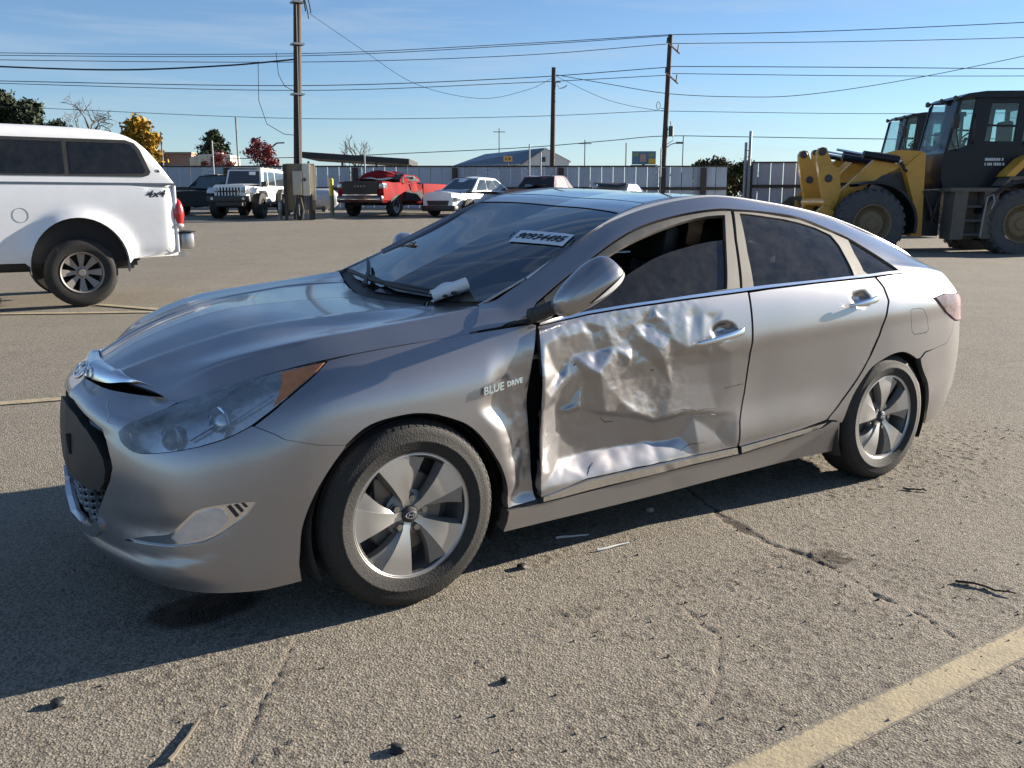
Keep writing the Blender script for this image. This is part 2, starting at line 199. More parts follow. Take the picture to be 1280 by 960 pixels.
def mat(name, col, rough=.5, metal=0, coat=0, spec=.5, var=.12, scale=6, bump=0, bscale=60, dust=0, dustcol=(.30, .26, .20), emit=None):
    """plain procedural surface: base colour broken up by noise, optional fine relief and settled dust"""
    if name in MATS: return MATS[name]
    m, n, l, p = new_mat(name)
    tc = n.new('ShaderNodeTexCoord')
    no = n.new('ShaderNodeTexNoise'); no.inputs['Scale'].default_value = scale; no.inputs['Detail'].default_value = 6; no.inputs['Roughness'].default_value = .65
    l.new(tc.outputs['Object'], no.inputs['Vector'])
    rp = n.new('ShaderNodeValToRGB')
    rp.color_ramp.elements[0].position = .3; rp.color_ramp.elements[1].position = .72
    a = [max(0, c * (1 - var)) for c in col]; b = [min(1, c * (1 + var)) for c in col]
    rp.color_ramp.elements[0].color = (*a, 1); rp.color_ramp.elements[1].color = (*b, 1)
    l.new(no.outputs['Fac'], rp.inputs[0])
    out = rp.outputs[0]
    p.inputs['Roughness'].default_value = rough; p.inputs['Metallic'].default_value = metal
    p.inputs['Coat Weight'].default_value = coat; p.inputs['Coat Roughness'].default_value = .05
    p.inputs['Specular IOR Level'].default_value = spec
    if dust:
        n2 = n.new('ShaderNodeTexNoise'); n2.inputs['Scale'].default_value = scale * 1.7; n2.inputs['Detail'].default_value = 8; n2.inputs['Roughness'].default_value = .7
        l.new(tc.outputs['Object'], n2.inputs['Vector'])
        mr = n.new('ShaderNodeMapRange'); mr.inputs[1].default_value = .42; mr.inputs[2].default_value = .75; mr.inputs[3].default_value = dust * .35; mr.inputs[4].default_value = dust
        l.new(n2.outputs['Fac'], mr.inputs[0])
        mx = n.new('ShaderNodeMixRGB'); mx.inputs[2].default_value = (*dustcol, 1)
        l.new(mr.outputs[0], mx.inputs[0]); l.new(out, mx.inputs[1]); out = mx.outputs[0]
        if metal > 0:
            sb = n.new('ShaderNodeMath'); sb.operation = 'MULTIPLY_ADD'; sb.inputs[1].default_value = -metal; sb.inputs[2].default_value = metal
            l.new(mr.outputs[0], sb.inputs[0]); l.new(sb.outputs[0], p.inputs['Metallic'])
        rr = n.new('ShaderNodeMapRange'); rr.inputs[3].default_value = rough; rr.inputs[4].default_value = .85
        l.new(mr.outputs[0], rr.inputs[0]); l.new(rr.outputs[0], p.inputs['Roughness'])
    l.new(out, p.inputs['Base Color'])
    if bump:
        nb = n.new('ShaderNodeTexNoise'); nb.inputs['Scale'].default_value = bscale; nb.inputs['Detail'].default_value = 5
        l.new(tc.outputs['Object'], nb.inputs['Vector'])
        bp = n.new('ShaderNodeBump'); bp.inputs['Strength'].default_value = bump; bp.inputs['Distance'].default_value = .01
        l.new(nb.outputs['Fac'], bp.inputs['Height']); l.new(bp.outputs[0], p.inputs['Normal'])
    if emit:
        p.inputs['Emission Color'].default_value = (*emit, 1); p.inputs['Emission Strength'].default_value = 1
    MATS[name] = m
    return m

def glass_mat(name, tint=(.2, .23, .25), ior=1.55, rough=.01, dust=0.0, gcol=(1, 1, 1), dcol=(.32, .30, .27), dscale=9):
    if name in MATS: return MATS[name]
    m = bpy.data.materials.new(name); m.use_nodes = True; n = m.node_tree.nodes; l = m.node_tree.links; n.clear()
    o = n.new('ShaderNodeOutputMaterial'); tr = n.new('ShaderNodeBsdfTransparent'); gl = n.new('ShaderNodeBsdfGlossy'); fr = n.new('ShaderNodeFresnel'); mx = n.new('ShaderNodeMixShader')
    tr.inputs[0].default_value = (*tint, 1); gl.inputs[0].default_value = (*gcol, 1); gl.inputs['Roughness'].default_value = rough; fr.inputs[0].default_value = ior
    l.new(fr.outputs[0], mx.inputs[0]); l.new(tr.outputs[0], mx.inputs[1]); l.new(gl.outputs[0], mx.inputs[2])
    last = mx.outputs[0]
    if dust:
        tc = n.new('ShaderNodeTexCoord'); no = n.new('ShaderNodeTexNoise'); no.inputs['Scale'].default_value = dscale; no.inputs['Detail'].default_value = 9; no.inputs['Roughness'].default_value = .72
        mr = n.new('ShaderNodeMapRange'); mr.inputs[1].default_value = .35; mr.inputs[2].default_value = .8; mr.inputs[3].default_value = dust * .25; mr.inputs[4].default_value = dust
        df = n.new('ShaderNodeBsdfDiffuse'); df.inputs[0].default_value = (*dcol, 1); m2 = n.new('ShaderNodeMixShader')
        l.new(tc.outputs['Object'], no.inputs['Vector']); l.new(no.outputs['Fac'], mr.inputs[0]); l.new(mr.outputs[0], m2.inputs[0]); l.new(last, m2.inputs[1]); l.new(df.outputs[0], m2.inputs[2]); last = m2.outputs[0]
    l.new(last, o.inputs[0]); MATS[name] = m
    return m

# ------------------------------------------------------------------ objects
def tag(o, label=None, cat=None, group=None, kind=None):
    if label: o['label'] = label
    if cat: o['category'] = cat
    if group: o['group'] = group
    if kind: o['kind'] = kind
    return o
def empty(name, loc=(0, 0, 0), rz=0, parent=None):
    o = bpy.data.objects.new(name, None); COL.objects.link(o); o.location = loc; o.rotation_euler = (0, 0, rz); o.empty_display_size = .2
    if parent: o.parent = parent
    return o
def link(name, me, parent=None, loc=None):
    o = bpy.data.objects.new(name, me); COL.objects.link(o)
    if parent: o.parent = parent
    if loc is not None: o.location = loc
    return o
def copy_tree(o, parent=None):
    c = o.copy(); COL.objects.link(c)
    if parent: c.parent = parent
    for ch in list(o.children): copy_tree(ch, c)
    return c

class MB:
    """collects shapes, then links them as one mesh object"""
    def __init__(s): s.v = []; s.f = []; s.M = Matrix.Identity(4); s.mi = []; s.cur = 0
    def add(s, vs, fs):
        b = len(s.v)
        s.v += [tuple(s.M @ Vector(v)) for v in vs]; s.f += [tuple(i + b for i in f) for f in fs]; s.mi += [s.cur] * len(fs)
        return s
    def box(s, x0, x1, y0, y1, z0, z1, bev=0):
        if bev:
            bm = bmesh.new(); bmesh.ops.create_cube(bm, size=1)
            for v in bm.verts: v.co = Vector(((x0 + x1) / 2 + v.co.x * (x1 - x0), (y0 + y1) / 2 + v.co.y * (y1 - y0), (z0 + z1) / 2 + v.co.z * (z1 - z0)))
            bmesh.ops.bevel(bm, geom=list(bm.edges), offset=bev, segments=2, affect='EDGES', profile=.5)
            bm.verts.index_update(); s.add([v.co.copy() for v in bm.verts], [[v.index for v in f.verts] for f in bm.faces]); bm.free(); return s
        return s.add([(x0, y0, z0), (x1, y0, z0), (x1, y1, z0), (x0, y1, z0), (x0, y0, z1), (x1, y0, z1), (x1, y1, z1), (x0, y1, z1)],
                     [(0, 3, 2, 1), (4, 5, 6, 7), (0, 1, 5, 4), (1, 2, 6, 5), (2, 3, 7, 6), (3, 0, 4, 7)])
    def tube(s, pts, r, n=8, cap=True):
        pts = [Vector(p) for p in pts]; rs = r if isinstance(r, (list, tuple)) else [r] * len(pts)
        vs = []; up = None
        for i, p in enumerate(pts):
            d = (pts[min(i + 1, len(pts) - 1)] - pts[max(i - 1, 0)])
            d = d.normalized() if d.length > 1e-9 else Vector((0, 0, 1))
            if up is None: up = d.orthogonal().normalized()
            a = (up - d * up.dot(d)); a = a.normalized() if a.length > 1e-6 else d.orthogonal().normalized(); up = a; b = d.cross(a)
            vs += [p + (a * math.cos(2 * math.pi * k / n) + b * math.sin(2 * math.pi * k / n)) * rs[i] for k in range(n)]
        fs = [(i * n + k, i * n + (k + 1) % n, (i + 1) * n + (k + 1) % n, (i + 1) * n + k) for i in range(len(pts) - 1) for k in range(n)]
        if cap: fs += [tuple(range(n - 1, -1, -1)), tuple((len(pts) - 1) * n + k for k in range(n))]
        return s.add(vs, fs)
    def lathe(s, prof, n=48, axis='y', a0=0, a1=2 * math.pi):
        """prof: (radius, offset along axis)"""
        full = abs(a1 - a0 - 2 * math.pi) < 1e-6; m = n if full else n + 1; vs = []
        for k in range(m):
            a = a0 + (a1 - a0) * k / n; c, q = math.cos(a), math.sin(a)
            for r_, t in prof: vs.append((r_ * c, t, r_ * q) if axis == 'y' else ((r_ * c, r_ * q, t) if axis == 'z' else (t, r_ * c, r_ * q)))
        p = len(prof); fs = []
        for k in range(n):
            for i in range(p - 1):
                a, b = k * p + i, ((k + 1) % m) * p + i
                fs.append((a, a + 1, b + 1, b) if axis != 'z' else (a, b, b + 1, a + 1))
        return s.add(vs, fs)
    def prism(s, poly, t0, t1, axis='y'):
        """poly in the plane across the axis, extruded along it"""
        n = len(poly)
        P = (lambda a, b, t: (a, t, b)) if axis == 'y' else ((lambda a, b, t: (a, b, t)) if axis == 'z' else (lambda a, b, t: (t, a, b)))
        vs = [P(a, b, t0) for a, b in poly] + [P(a, b, t1) for a, b in poly]
        return s.add(vs, [tuple(range(n)), tuple(range(2 * n - 1, n - 1, -1))] + [(i, i + n, (i + 1) % n + n, (i + 1) % n) for i in range(n)])
    def grid(s, fn, nu, nv):
        vs = [fn(i / nu, j / nv) for i in range(nu + 1) for j in range(nv + 1)]
        return s.add(vs, [(i * (nv + 1) + j, (i + 1) * (nv + 1) + j, (i + 1) * (nv + 1) + j + 1, i * (nv + 1) + j + 1) for i in range(nu) for j in range(nv)])
    def mesh(s, name, m, ang=35):
        me = bpy.data.meshes.new(name); me.from_pydata(s.v, [], s.f); me.update()
        bm = bmesh.new(); bm.from_mesh(me); bmesh.ops.recalc_face_normals(bm, faces=bm.faces); bm.to_mesh(me); bm.free()
        ms = m if isinstance(m, (list, tuple)) else [m]
        for q in ms: me.materials.append(q)
        if len(ms) > 1: me.polygons.foreach_set('material_index', s.mi)
        me.polygons.foreach_set('use_smooth', [True] * len(me.polygons)); me.set_sharp_from_angle(angle=R(ang))
        return me
    def build(s, name, m, parent=None, loc=None, ang=35):
        return link(name, s.mesh(name, m, ang), parent, loc)

def text_mesh(txt, size, m, name, parent=None, shear=0, bold=0, extr=.001):
    cu = bpy.data.curves.new('lettering', 'FONT'); cu.body = txt; cu.size = size; cu.extrude = extr; cu.shear = shear; cu.offset = bold; cu.align_x = 'CENTER'; cu.align_y = 'CENTER'; cu.resolution_u = 2
    o = bpy.data.objects.new('lettering', cu); COL.objects.link(o)
    bpy.context.view_layer.update()
    me = bpy.data.meshes.new_from_object(o.evaluated_get(bpy.context.evaluated_depsgraph_get())); bpy.data.objects.remove(o); bpy.data.curves.remove(cu)
    me.materials.clear(); me.materials.append(m)
    return link(name, me, parent)
def basis(o, loc, xdir, ydir):
    """stand a flat object so that its own x and y lie along the given directions"""
    x = Vector(xdir).normalized(); y = Vector(ydir); y = (y - x * y.dot(x)).normalized(); z = x.cross(y)
    M = Matrix((x, y, z)).transposed().to_4x4(); M.translation = Vector(loc); o.matrix_local = M
    return o

# ------------------------------------------------------------------ panels cut from a patch
class Patch:
    def __init__(s, T, ku, kv, mirror_ok=True):
        s.T = np.array(T, float); n0, n1 = s.T.shape[:2]
        s.A = np.concatenate([[0], np.cumsum(np.linalg.norm(np.diff(s.T[:, kv], axis=0), axis=1))])
        s.B = np.concatenate([[0], np.cumsum(np.linalg.norm(np.diff(s.T[ku], axis=0), axis=1))])
    def ab(s, uv):
        uv = np.asarray(uv, float); i = np.arange(len(s.A)); j = np.arange(len(s.B))
        return np.stack([np.interp(uv[:, 0], i, s.A), np.interp(uv[:, 1], j, s.B)], -1)
    def uv(s, ab):
        i = np.arange(len(s.A)); j = np.arange(len(s.B))
        return np.stack([np.interp(ab[:, 0], s.A, i), np.interp(ab[:, 1], s.B, j)], -1)
    def raw(s, uv): return cr_eval(s.T, np.clip(uv[:, 0], 0, s.T.shape[0] - 1), np.clip(uv[:, 1], 0, s.T.shape[1] - 1))
    def pt(s, uv, off=0, disp=None, mir=False):
        """points and outward normals on the patch, pushed out by off (+ disp(x, z))"""
        e = .02
        def nrm(F, uv):
            lo = np.zeros(2); hi = np.array([s.T.shape[0] - 1, s.T.shape[1] - 1.])
            a = np.clip(uv + [e, 0], lo, hi); b = np.clip(uv - [e, 0], lo, hi); c = np.clip(uv + [0, e], lo, hi); d = np.clip(uv - [0, e], lo, hi)
            N = np.cross(F(a) - F(b), F(c) - F(d)); L = np.linalg.norm(N, axis=1, keepdims=True); return N / np.maximum(L, 1e-12)
        base = s.raw
        def F(q):
            P = base(q); N = nrm(base, q); d = off
            if disp is not None: d = d + disp(P[:, 0], P[:, 2])[:, None]
            return P + N * d
        P = F(uv); N = nrm(F, uv) if disp is not None else nrm(base, uv)
        if mir: P = P * [1, -1, 1]; N = N * [1, -1, 1]
        return lean(P), N

def inside(pts, loop):
    x, y = pts[:, 0], pts[:, 1]; r = np.zeros(len(pts), bool); n = len(loop)
    for i in range(n):
        (x0, y0), (x1, y1) = loop[i], loop[(i + 1) % n]
        if y0 == y1: continue
        c = ((y0 > y) != (y1 > y)) & (x < (x1 - x0) * (y - y0) / (y1 - y0) + x0); r ^= c
    return r
def resample(loop, h):
    out = []; n = len(loop)
    for i in range(n):
        a, b = loop[i], loop[(i + 1) % n]; k = max(1, int(math.ceil(np.linalg.norm(b - a) / h)))
        out += [a + (b - a) * t / k for t in range(k)]
    return np.array(out)
def area(l): return .5 * np.sum(l[:, 0] * np.roll(l[:, 1], -1) - np.roll(l[:, 0], -1) * l[:, 1])
def inset(loop, d):
    """move a closed counter-clockwise loop inwards by d"""
    p = np.roll(loop, 1, 0); q = np.roll(loop, -1, 0)
    t1 = loop - p; t2 = q - loop
    t1 /= np.maximum(np.linalg.norm(t1, axis=1, keepdims=True), 1e-9); t2 /= np.maximum(np.linalg.norm(t2, axis=1, keepdims=True), 1e-9)
    n1 = np.stack([-t1[:, 1], t1[:, 0]], -1); n2 = np.stack([-t2[:, 1], t2[:, 0]], -1)
    b = n1 + n2; L = np.maximum((b * b).sum(1, keepdims=True), .5)
    return loop + b * 2 * d / L
def smooth_loop(l, it=1):
    l = np.array(l, float)
    for _ in range(it):
        q = np.roll(l, -1, 0); l = np.stack([l * .75 + q * .25, l * .25 + q * .75], 1).reshape(-1, 2)
    return l

def panel(name, patch, outer, m, parent, holes=(), h=.025, off=0., lip=.014, gap=.0018, hgap=0., disp=None, sides=(0,), wall_mat=None, sm=0):
    """one sheet cut from a patch, edges turned in; sides 0 near, 1 off side"""
    O = patch.ab(outer) if not sm else patch.ab(smooth_loop(outer, sm))
    if area(O) < 0: O = O[::-1]
    O = resample(inset(O, gap) if gap else O, h)
    H = []
    for q in holes:
        q = patch.ab(q)
        if area(q) < 0: q = q[::-1]
        H.append(resample(inset(q, -hgap) if hgap else q, h))
    lo, hi = O.min(0), O.max(0)
    gx, gy = np.meshgrid(np.arange(lo[0] + h * .5, hi[0], h), np.arange(lo[1] + h * .5, hi[1], h), indexing='ij')
    G = np.stack([gx.ravel(), gy.ravel()], -1); ok = inside(G, O)
    for q in H: ok &= ~inside(G, q)
    G = G[ok]
    for l in [O] + H:                                           # keep clear of the edges
        a = l; b = np.roll(l, -1, 0); keep = np.ones(len(G), bool)
        for i in range(len(a)):
            d = b[i] - a[i]; L = d @ d
            near = (np.abs(G - a[i]) < 2.2 * h).all(1)
            if L < 1e-12 or not near.any(): continue
            g = G[near]; t = np.clip(((g - a[i]) @ d) / L, 0, 1); dist = np.linalg.norm(g - a[i] - t[:, None] * d, axis=1)
            keep[np.where(near)[0][dist < h * .55]] = False
        G = G[keep]
    loops = [O] + H; pts = []; edges = []; b0 = 0
    for l in loops:
        k = len(l); pts += [tuple(p) for p in l]; edges += [(b0 + i, b0 + (i + 1) % k) for i in range(k)]; b0 += k
    pts += [tuple(p) for p in G]
    V, E, F, *_ = delaunay_2d_cdt([Vector(p) for p in pts], edges, [], 0, 1e-7)
    V = np.array([(v.x, v.y) for v in V]); F = np.array([f for f in F if len(f) == 3])
    c = V[F].mean(1); ok = inside(c, O)
    for q in H: ok &= ~inside(c, q)
    F = F[ok]
    t = V[F]; ar = np.cross(t[:, 1] - t[:, 0], t[:, 2] - t[:, 0]); F = F[np.abs(ar) > 1e-10]; ar = ar[np.abs(ar) > 1e-10]
    F[ar < 0] = F[ar < 0][:, ::-1]
    uv = patch.uv(V)
    cnt = {}
    for f in F:
        for i in range(3):
            e = (f[i], f[(i + 1) % 3]); cnt[e] = 1
    bnd = [e for e in cnt if (e[1], e[0]) not in cnt]
    AV = []; AF = []; AN = []; MI = []
    for sd in sides:
        P, N = patch.pt(uv, off, disp, mir=bool(sd)); b = sum(len(x) for x in AV)
        AV.append(P); AN.append(N); ff = F if not sd else F[:, ::-1]; AF += [tuple(int(i) + b for i in f) for f in ff]; MI += [0] * len(ff)
        if lip and bnd:
            b2 = b + len(P); W = []; WN = []
            for (i, j) in bnd:
                d = P[j] - P[i]; L = np.linalg.norm(d)
                w = np.cross(d / max(L, 1e-9), N[i]) * (1 if not sd else -1)
                ri = P[i] - N[i] * lip; rj = P[j] - N[j] * lip; q = len(W)
                W += [P[i], P[j], rj, ri]; WN += [w] * 4
                AF.append(tuple(b2 + q + t for t in ((0, 3, 2, 1) if not sd else (0, 1, 2, 3)))); MI.append(1 if wall_mat else 0)
            AV.append(np.array(W)); AN.append(np.array(WN))
    AV = np.concatenate(AV); AN = np.concatenate(AN)
    me = bpy.data.meshes.new(name); me.from_pydata(AV.tolist(), [], AF); me.update()
    me.materials.append(m)
    if wall_mat: me.materials.append(wall_mat); me.polygons.foreach_set('material_index', MI)
    me.polygons.foreach_set('use_smooth', [True] * len(me.polygons))
    me.normals_split_custom_set_from_vertices(AN.tolist())
    return link(name, me, parent)

def fbm(x, z, s, seed=0., oct=3):
    """smooth noise over arrays"""
    out = np.empty(len(x))
    for i in range(len(x)): out[i] = mnoise.fractal((x[i] * s + seed, z[i] * s - seed, seed * 1.7), 1.0, 2.0, oct)
    return out
def sstep(a, b, t):
    t = np.clip((np.asarray(t, float) - a) / (b - a), 0, 1); return t * t * (3 - 2 * t)
# ------------------------------------------------------------------ ground
FH = np.array([math.sin(YAW), math.cos(YAW)]); RH = np.array([math.cos(YAW), -math.sin(YAW)])
def gz(x, y):
    """the yard is level round the sedan and climbs gently away from it"""
    d = (np.asarray(x, float) - CAM_POS[0]) * FH[0] + (np.asarray(y, float) - CAM_POS[1]) * FH[1]
    r = (np.asarray(x, float) - CAM_POS[0]) * RH[0] + (np.asarray(y, float) - CAM_POS[1]) * RH[1]
    return (.03 - .0024 * np.clip(r, 0, 12)) * .6 * np.logaddexp(0, (d - 6.2) / .6)
def lot(r, d, z=None):
    """yard coordinates: r metres to the right and d metres ahead of where the picture was taken"""
    p = CAM_POS[:2] + RH * r + FH * d
    return Vector((p[0], p[1], float(gz(p[0], p[1])) if z is None else z))
m, n, l, p = new_mat('asphalt')
tc = n.new('ShaderNodeTexCoord')
def noise_(s, d=6, r_=.6):
    q = n.new('ShaderNodeTexNoise'); q.inputs['Scale'].default_value = s; q.inputs['Detail'].default_value = d; q.inputs['Roughness'].default_value = r_; l.new(tc.outputs['Object'], q.inputs['Vector']); return q.outputs['Fac']
def ramp(x, a, b, ca, cb):
    q = n.new('ShaderNodeValToRGB'); q.color_ramp.elements[0].position = a; q.color_ramp.elements[1].position = b; q.color_ramp.elements[0].color = (*ca, 1); q.color_ramp.elements[1].color = (*cb, 1); l.new(x, q.inputs[0]); return q.outputs[0]
def mixc(f, a, b, mode='MIX'):
    q = n.new('ShaderNodeMixRGB'); q.blend_type = mode
    for k, s_ in enumerate((f, a, b)):
        if isinstance(s_, (int, float)): q.inputs[k].default_value = s_
        elif isinstance(s_, tuple): q.inputs[k].default_value = (*s_, 1)
        else: l.new(s_, q.inputs[k])
    return q.outputs[0]
base = ramp(noise_(.55, 8, .62), .33, .68, (.172, .151, .114), (.252, .226, .176))
base = mixc(ramp(noise_(2.1, 8, .72), .42, .66, (0, 0, 0), (.75, .75, .75)), base, (.125, .105, .078))
vo = n.new('ShaderNodeTexVoronoi'); vo.inputs['Scale'].default_value = 135; l.new(tc.outputs['Object'], vo.inputs['Vector'])
base = mixc(.62, base, ramp(vo.outputs['Color'], .1, .9, (.085, .076, .062), (.46, .41, .33)))
base = mixc(ramp(noise_(70, 6, .8), .57, .64, (0, 0, 0), (.85, .85, .85)), base, (.055, .046, .038))
at = n.new('ShaderNodeAttribute'); at.attribute_name = 'dirt'
base = mixc(at.outputs['Fac'], base, (.052, .038, .026))
at2 = n.new('ShaderNodeAttribute'); at2.attribute_name = 'slab'
base = mixc(at2.outputs['Fac'], base, (.31, .27, .215))
at3 = n.new('ShaderNodeAttribute'); at3.attribute_name = 'oil'
base = mixc(at3.outputs['Fac'], base, (.010, .009, .008))
l.new(base, p.inputs['Base Color'])
rr = n.new('ShaderNodeMapRange'); rr.inputs[3].default_value = .92; rr.inputs[4].default_value = .45; l.new(at3.outputs['Fac'], rr.inputs[0]); l.new(rr.outputs[0], p.inputs['Roughness'])
p.inputs['Specular IOR Level'].default_value = .25
bp = n.new('ShaderNodeBump'); bp.inputs['Strength'].default_value = .85; bp.inputs['Distance'].default_value = .0055
hm = n.new('ShaderNodeMath'); hm.operation = 'ADD'; l.new(noise_(150, 5, .75), hm.inputs[0]); l.new(vo.outputs['Distance'], hm.inputs[1])
l.new(hm.outputs[0], bp.inputs['Height']); l.new(bp.outputs[0], p.inputs['Normal'])
ASPHALT = m

def seg_dist(X, Y, pts):
    D = np.full(X.shape, 1e9)
    for (x0, y0), (x1, y1) in zip(pts[:-1], pts[1:]):
        dx, dy = x1 - x0, y1 - y0; t = np.clip(((X - x0) * dx + (Y - y0) * dy) / (dx * dx + dy * dy), 0, 1)
        D = np.minimum(D, np.hypot(X - x0 - t * dx, Y - y0 - t * dy))
    return D
CRACK = [(1.89, -.32), (1.77, -.56), (1.65, -.84), (1.60, -1.05), (1.57, -1.21), (1.57, -1.37), (1.56, -1.51), (1.49, -1.79), (1.45, -2.01), (1.38, -2.22), (1.35, -2.45), (1.30, -2.8)]
CRACKS2 = [[(-.45, -.91), (-.68, -1.24), (-.85, -1.5), (-1.05, -1.8)], [(.81, -1.39), (.74, -1.69), (.53, -1.89), (.28, -2.04)], [(.32, -1.36), (.53, -1.36), (.81, -1.43), (1.13, -1.53)]]
def vnoise(X, Y, s, seed, rough=.5, octs=4):
    """value noise on arrays, cheap enough for a dense sheet"""
    out = np.zeros(X.shape); a = 1; tot = 0
    g = np.random.default_rng(seed).random((256, 256))
    for o in range(octs):
        x = X * s + 37.1 * o; y = Y * s + 11.7 * o; i = np.floor(x).astype(int); j = np.floor(y).astype(int); fx = x - i; fy = y - j
        fx = fx * fx * (3 - 2 * fx); fy = fy * fy * (3 - 2 * fy)
        q = lambda a_, b_: g[a_ % 256, b_ % 256]
        out += a * ((q(i, j) * (1 - fx) + q(i + 1, j) * fx) * (1 - fy) + (q(i, j + 1) * (1 - fx) + q(i + 1, j + 1) * fx) * fy); tot += a; a *= rough; s *= 2.03
    return out / tot
def sheet(xs, ys, fine):
    X, Y = np.meshgrid(xs, ys, indexing='ij'); Z = gz(X, Y)
    dirt = np.zeros(X.shape); slab = np.zeros(X.shape); oil = np.zeros(X.shape)
    if fine:
        n1 = vnoise(X, Y, 50, 3, .55, 2); n2 = vnoise(X, Y, 7, 4, .55, 4); n3 = vnoise(X, Y, 1.3, 6, .5, 4)
        bumpy = .35 + .65 * sstep(.42, .62, n3) + .5 * sstep(1.2, 2.2, X) * sstep(-1.9, -1.0, Y)
        e = sstep(0, .5, np.minimum.reduce([X - xs[0], xs[-1] - X, Y - ys[0], ys[-1] - Y]))
        Z = Z + e * (bumpy * .0030 * (n1 - .5) + .0032 * (n2 - .5) * bumpy + .0014 * sstep(.60, .75, n1) * bumpy)
        dc = seg_dist(X + .05 * (vnoise(X, Y, 9, 8, .6) - .5), Y + .03 * (vnoise(X, Y, 17, 9) - .5), CRACK)
        w = .0045 + .034 * np.exp(-((Y + .98) / .22) ** 2) + .03 * np.exp(-((Y + 1.42) / .10) ** 2)
        c = 1 - sstep(w * .5, w, dc + .012 * (n1 - .5) * 2); Z -= .004 * c * e
        dirt = np.maximum(dirt, c * (.35 + .5 * sstep(.4, .6, n2))); slab = np.maximum(slab, .55 * (1 - sstep(.02, .10, dc)) * (1 - c) * sstep(0, .5, n2 + .2))
        blot = np.exp(-(((X - 1.62) / .10) ** 2 + ((Y + 1.46) / .10) ** 2)); dirt = np.maximum(dirt, sstep(.30, .55, blot * (.35 + 1.3 * n1)) * .85); Z += .006 * blot * (n1 - .3) * e
        for q in CRACKS2:
            d2 = seg_dist(X + .05 * (n2 - .5), Y, q); c = 1 - sstep(.004, .010, d2); dirt = np.maximum(dirt, .45 * c); Z -= .003 * c * e
            slab = np.maximum(slab, .4 * (1 - sstep(.01, .05, d2)))
        dirt = np.maximum(dirt, .55 * sstep(.66, .74, n1) * sstep(.5, .6, n3))
        # tyre scuffed ridge in the near dirt
        d2 = seg_dist(X + .06 * (n2 - .5), Y, [(-.95, -1.52), (-.52, -1.45), (-.16, -1.42), (.1, -1.39), (.5, -1.30)]); rid = np.exp(-(d2 / .05) ** 2); Z += .006 * rid * (n1) * e; dirt = np.maximum(dirt, .35 * rid * sstep(.5, .7, n2))
        ox = ((X + .64) / .21) ** 2 + ((Y + .50) / .13) ** 2; oil = sstep(.25, .55, np.exp(-ox) * (.6 + .8 * n2)) * .95
        Z = Z - oil * .0
    vs = np.stack([X, Y, Z], -1).reshape(-1, 3); a, b = X.shape
    i = np.arange(a - 1)[:, None] * b + np.arange(b - 1)[None]; F = np.stack([i, i + b, i + b + 1, i + 1], -1).reshape(-1, 4)
    return vs, F, (dirt.ravel(), slab.ravel(), oil.ravel())
def make_ground():
    fx = np.arange(-1.9, 4.6, .0105); fy = np.arange(-3.3, .25, .0105)
    fx1, fy1 = fx[-1], fy[-1]
    parts = [sheet(fx, fy, True)]
    far = np.concatenate([[-900, -400, -200, -100, -60, -40, -25, -15, -8, -4], [-1.9]]); farx = np.concatenate([far[far < -1.9], np.linspace(-1.9, fx1, 30), [5.5, 7, 9, 12, 16, 22, 30, 45, 70, 110, 180, 300, 500, 900]])
    fary = np.concatenate([[-500, -200, -100, -40, -20, -10, -6, -4.5], np.linspace(-3.3, fy1, 18), [.8, 1.5, 2.4, 3.5, 5, 7, 9, 12, 16, 22, 30, 45, 70, 110, 180, 300, 500, 900]])
    vs, F, at_ = sheet(farx, fary, False)
    c = vs[F].mean(1); keep = ~((c[:, 0] > -1.9) & (c[:, 0] < fx1) & (c[:, 1] > -3.3) & (c[:, 1] < fy1)); parts.append((vs, F[keep], at_))
    V = []; FF = []; A = [[], [], []]; b = 0
    for vs, F, at_ in parts:
        V.append(vs); FF.append(F + b); b += len(vs)
        for k in range(3): A[k].append(at_[k])
    V = np.concatenate(V); FF = np.concatenate(FF)
    me = bpy.data.meshes.new('ground'); me.vertices.add(len(V)); me.vertices.foreach_set('co', V.ravel()); me.loops.add(FF.size); me.loops.foreach_set('vertex_index', FF.ravel()); me.polygons.add(len(FF))
    me.polygons.foreach_set('loop_start', np.arange(len(FF)) * 4); me.polygons.foreach_set('loop_total', np.full(len(FF), 4)); me.polygons.foreach_set('use_smooth', np.ones(len(FF), bool)); me.update(); me.validate()
    for k, nm in enumerate(('dirt', 'slab', 'oil')): me.attributes.new(nm, 'FLOAT', 'POINT').data.foreach_set('value', np.concatenate(A[k]))
    me.materials.append(ASPHALT); o = link('ground', me); o['kind'] = 'structure'; return o
make_ground()
# ------------------------------------------------------------------ the damaged sedan
SIDEP = Patch(SIDE, 11, 3); TOPP = Patch(TOP, 4, 3); HOODP = Patch(HOOD, 3, 4)

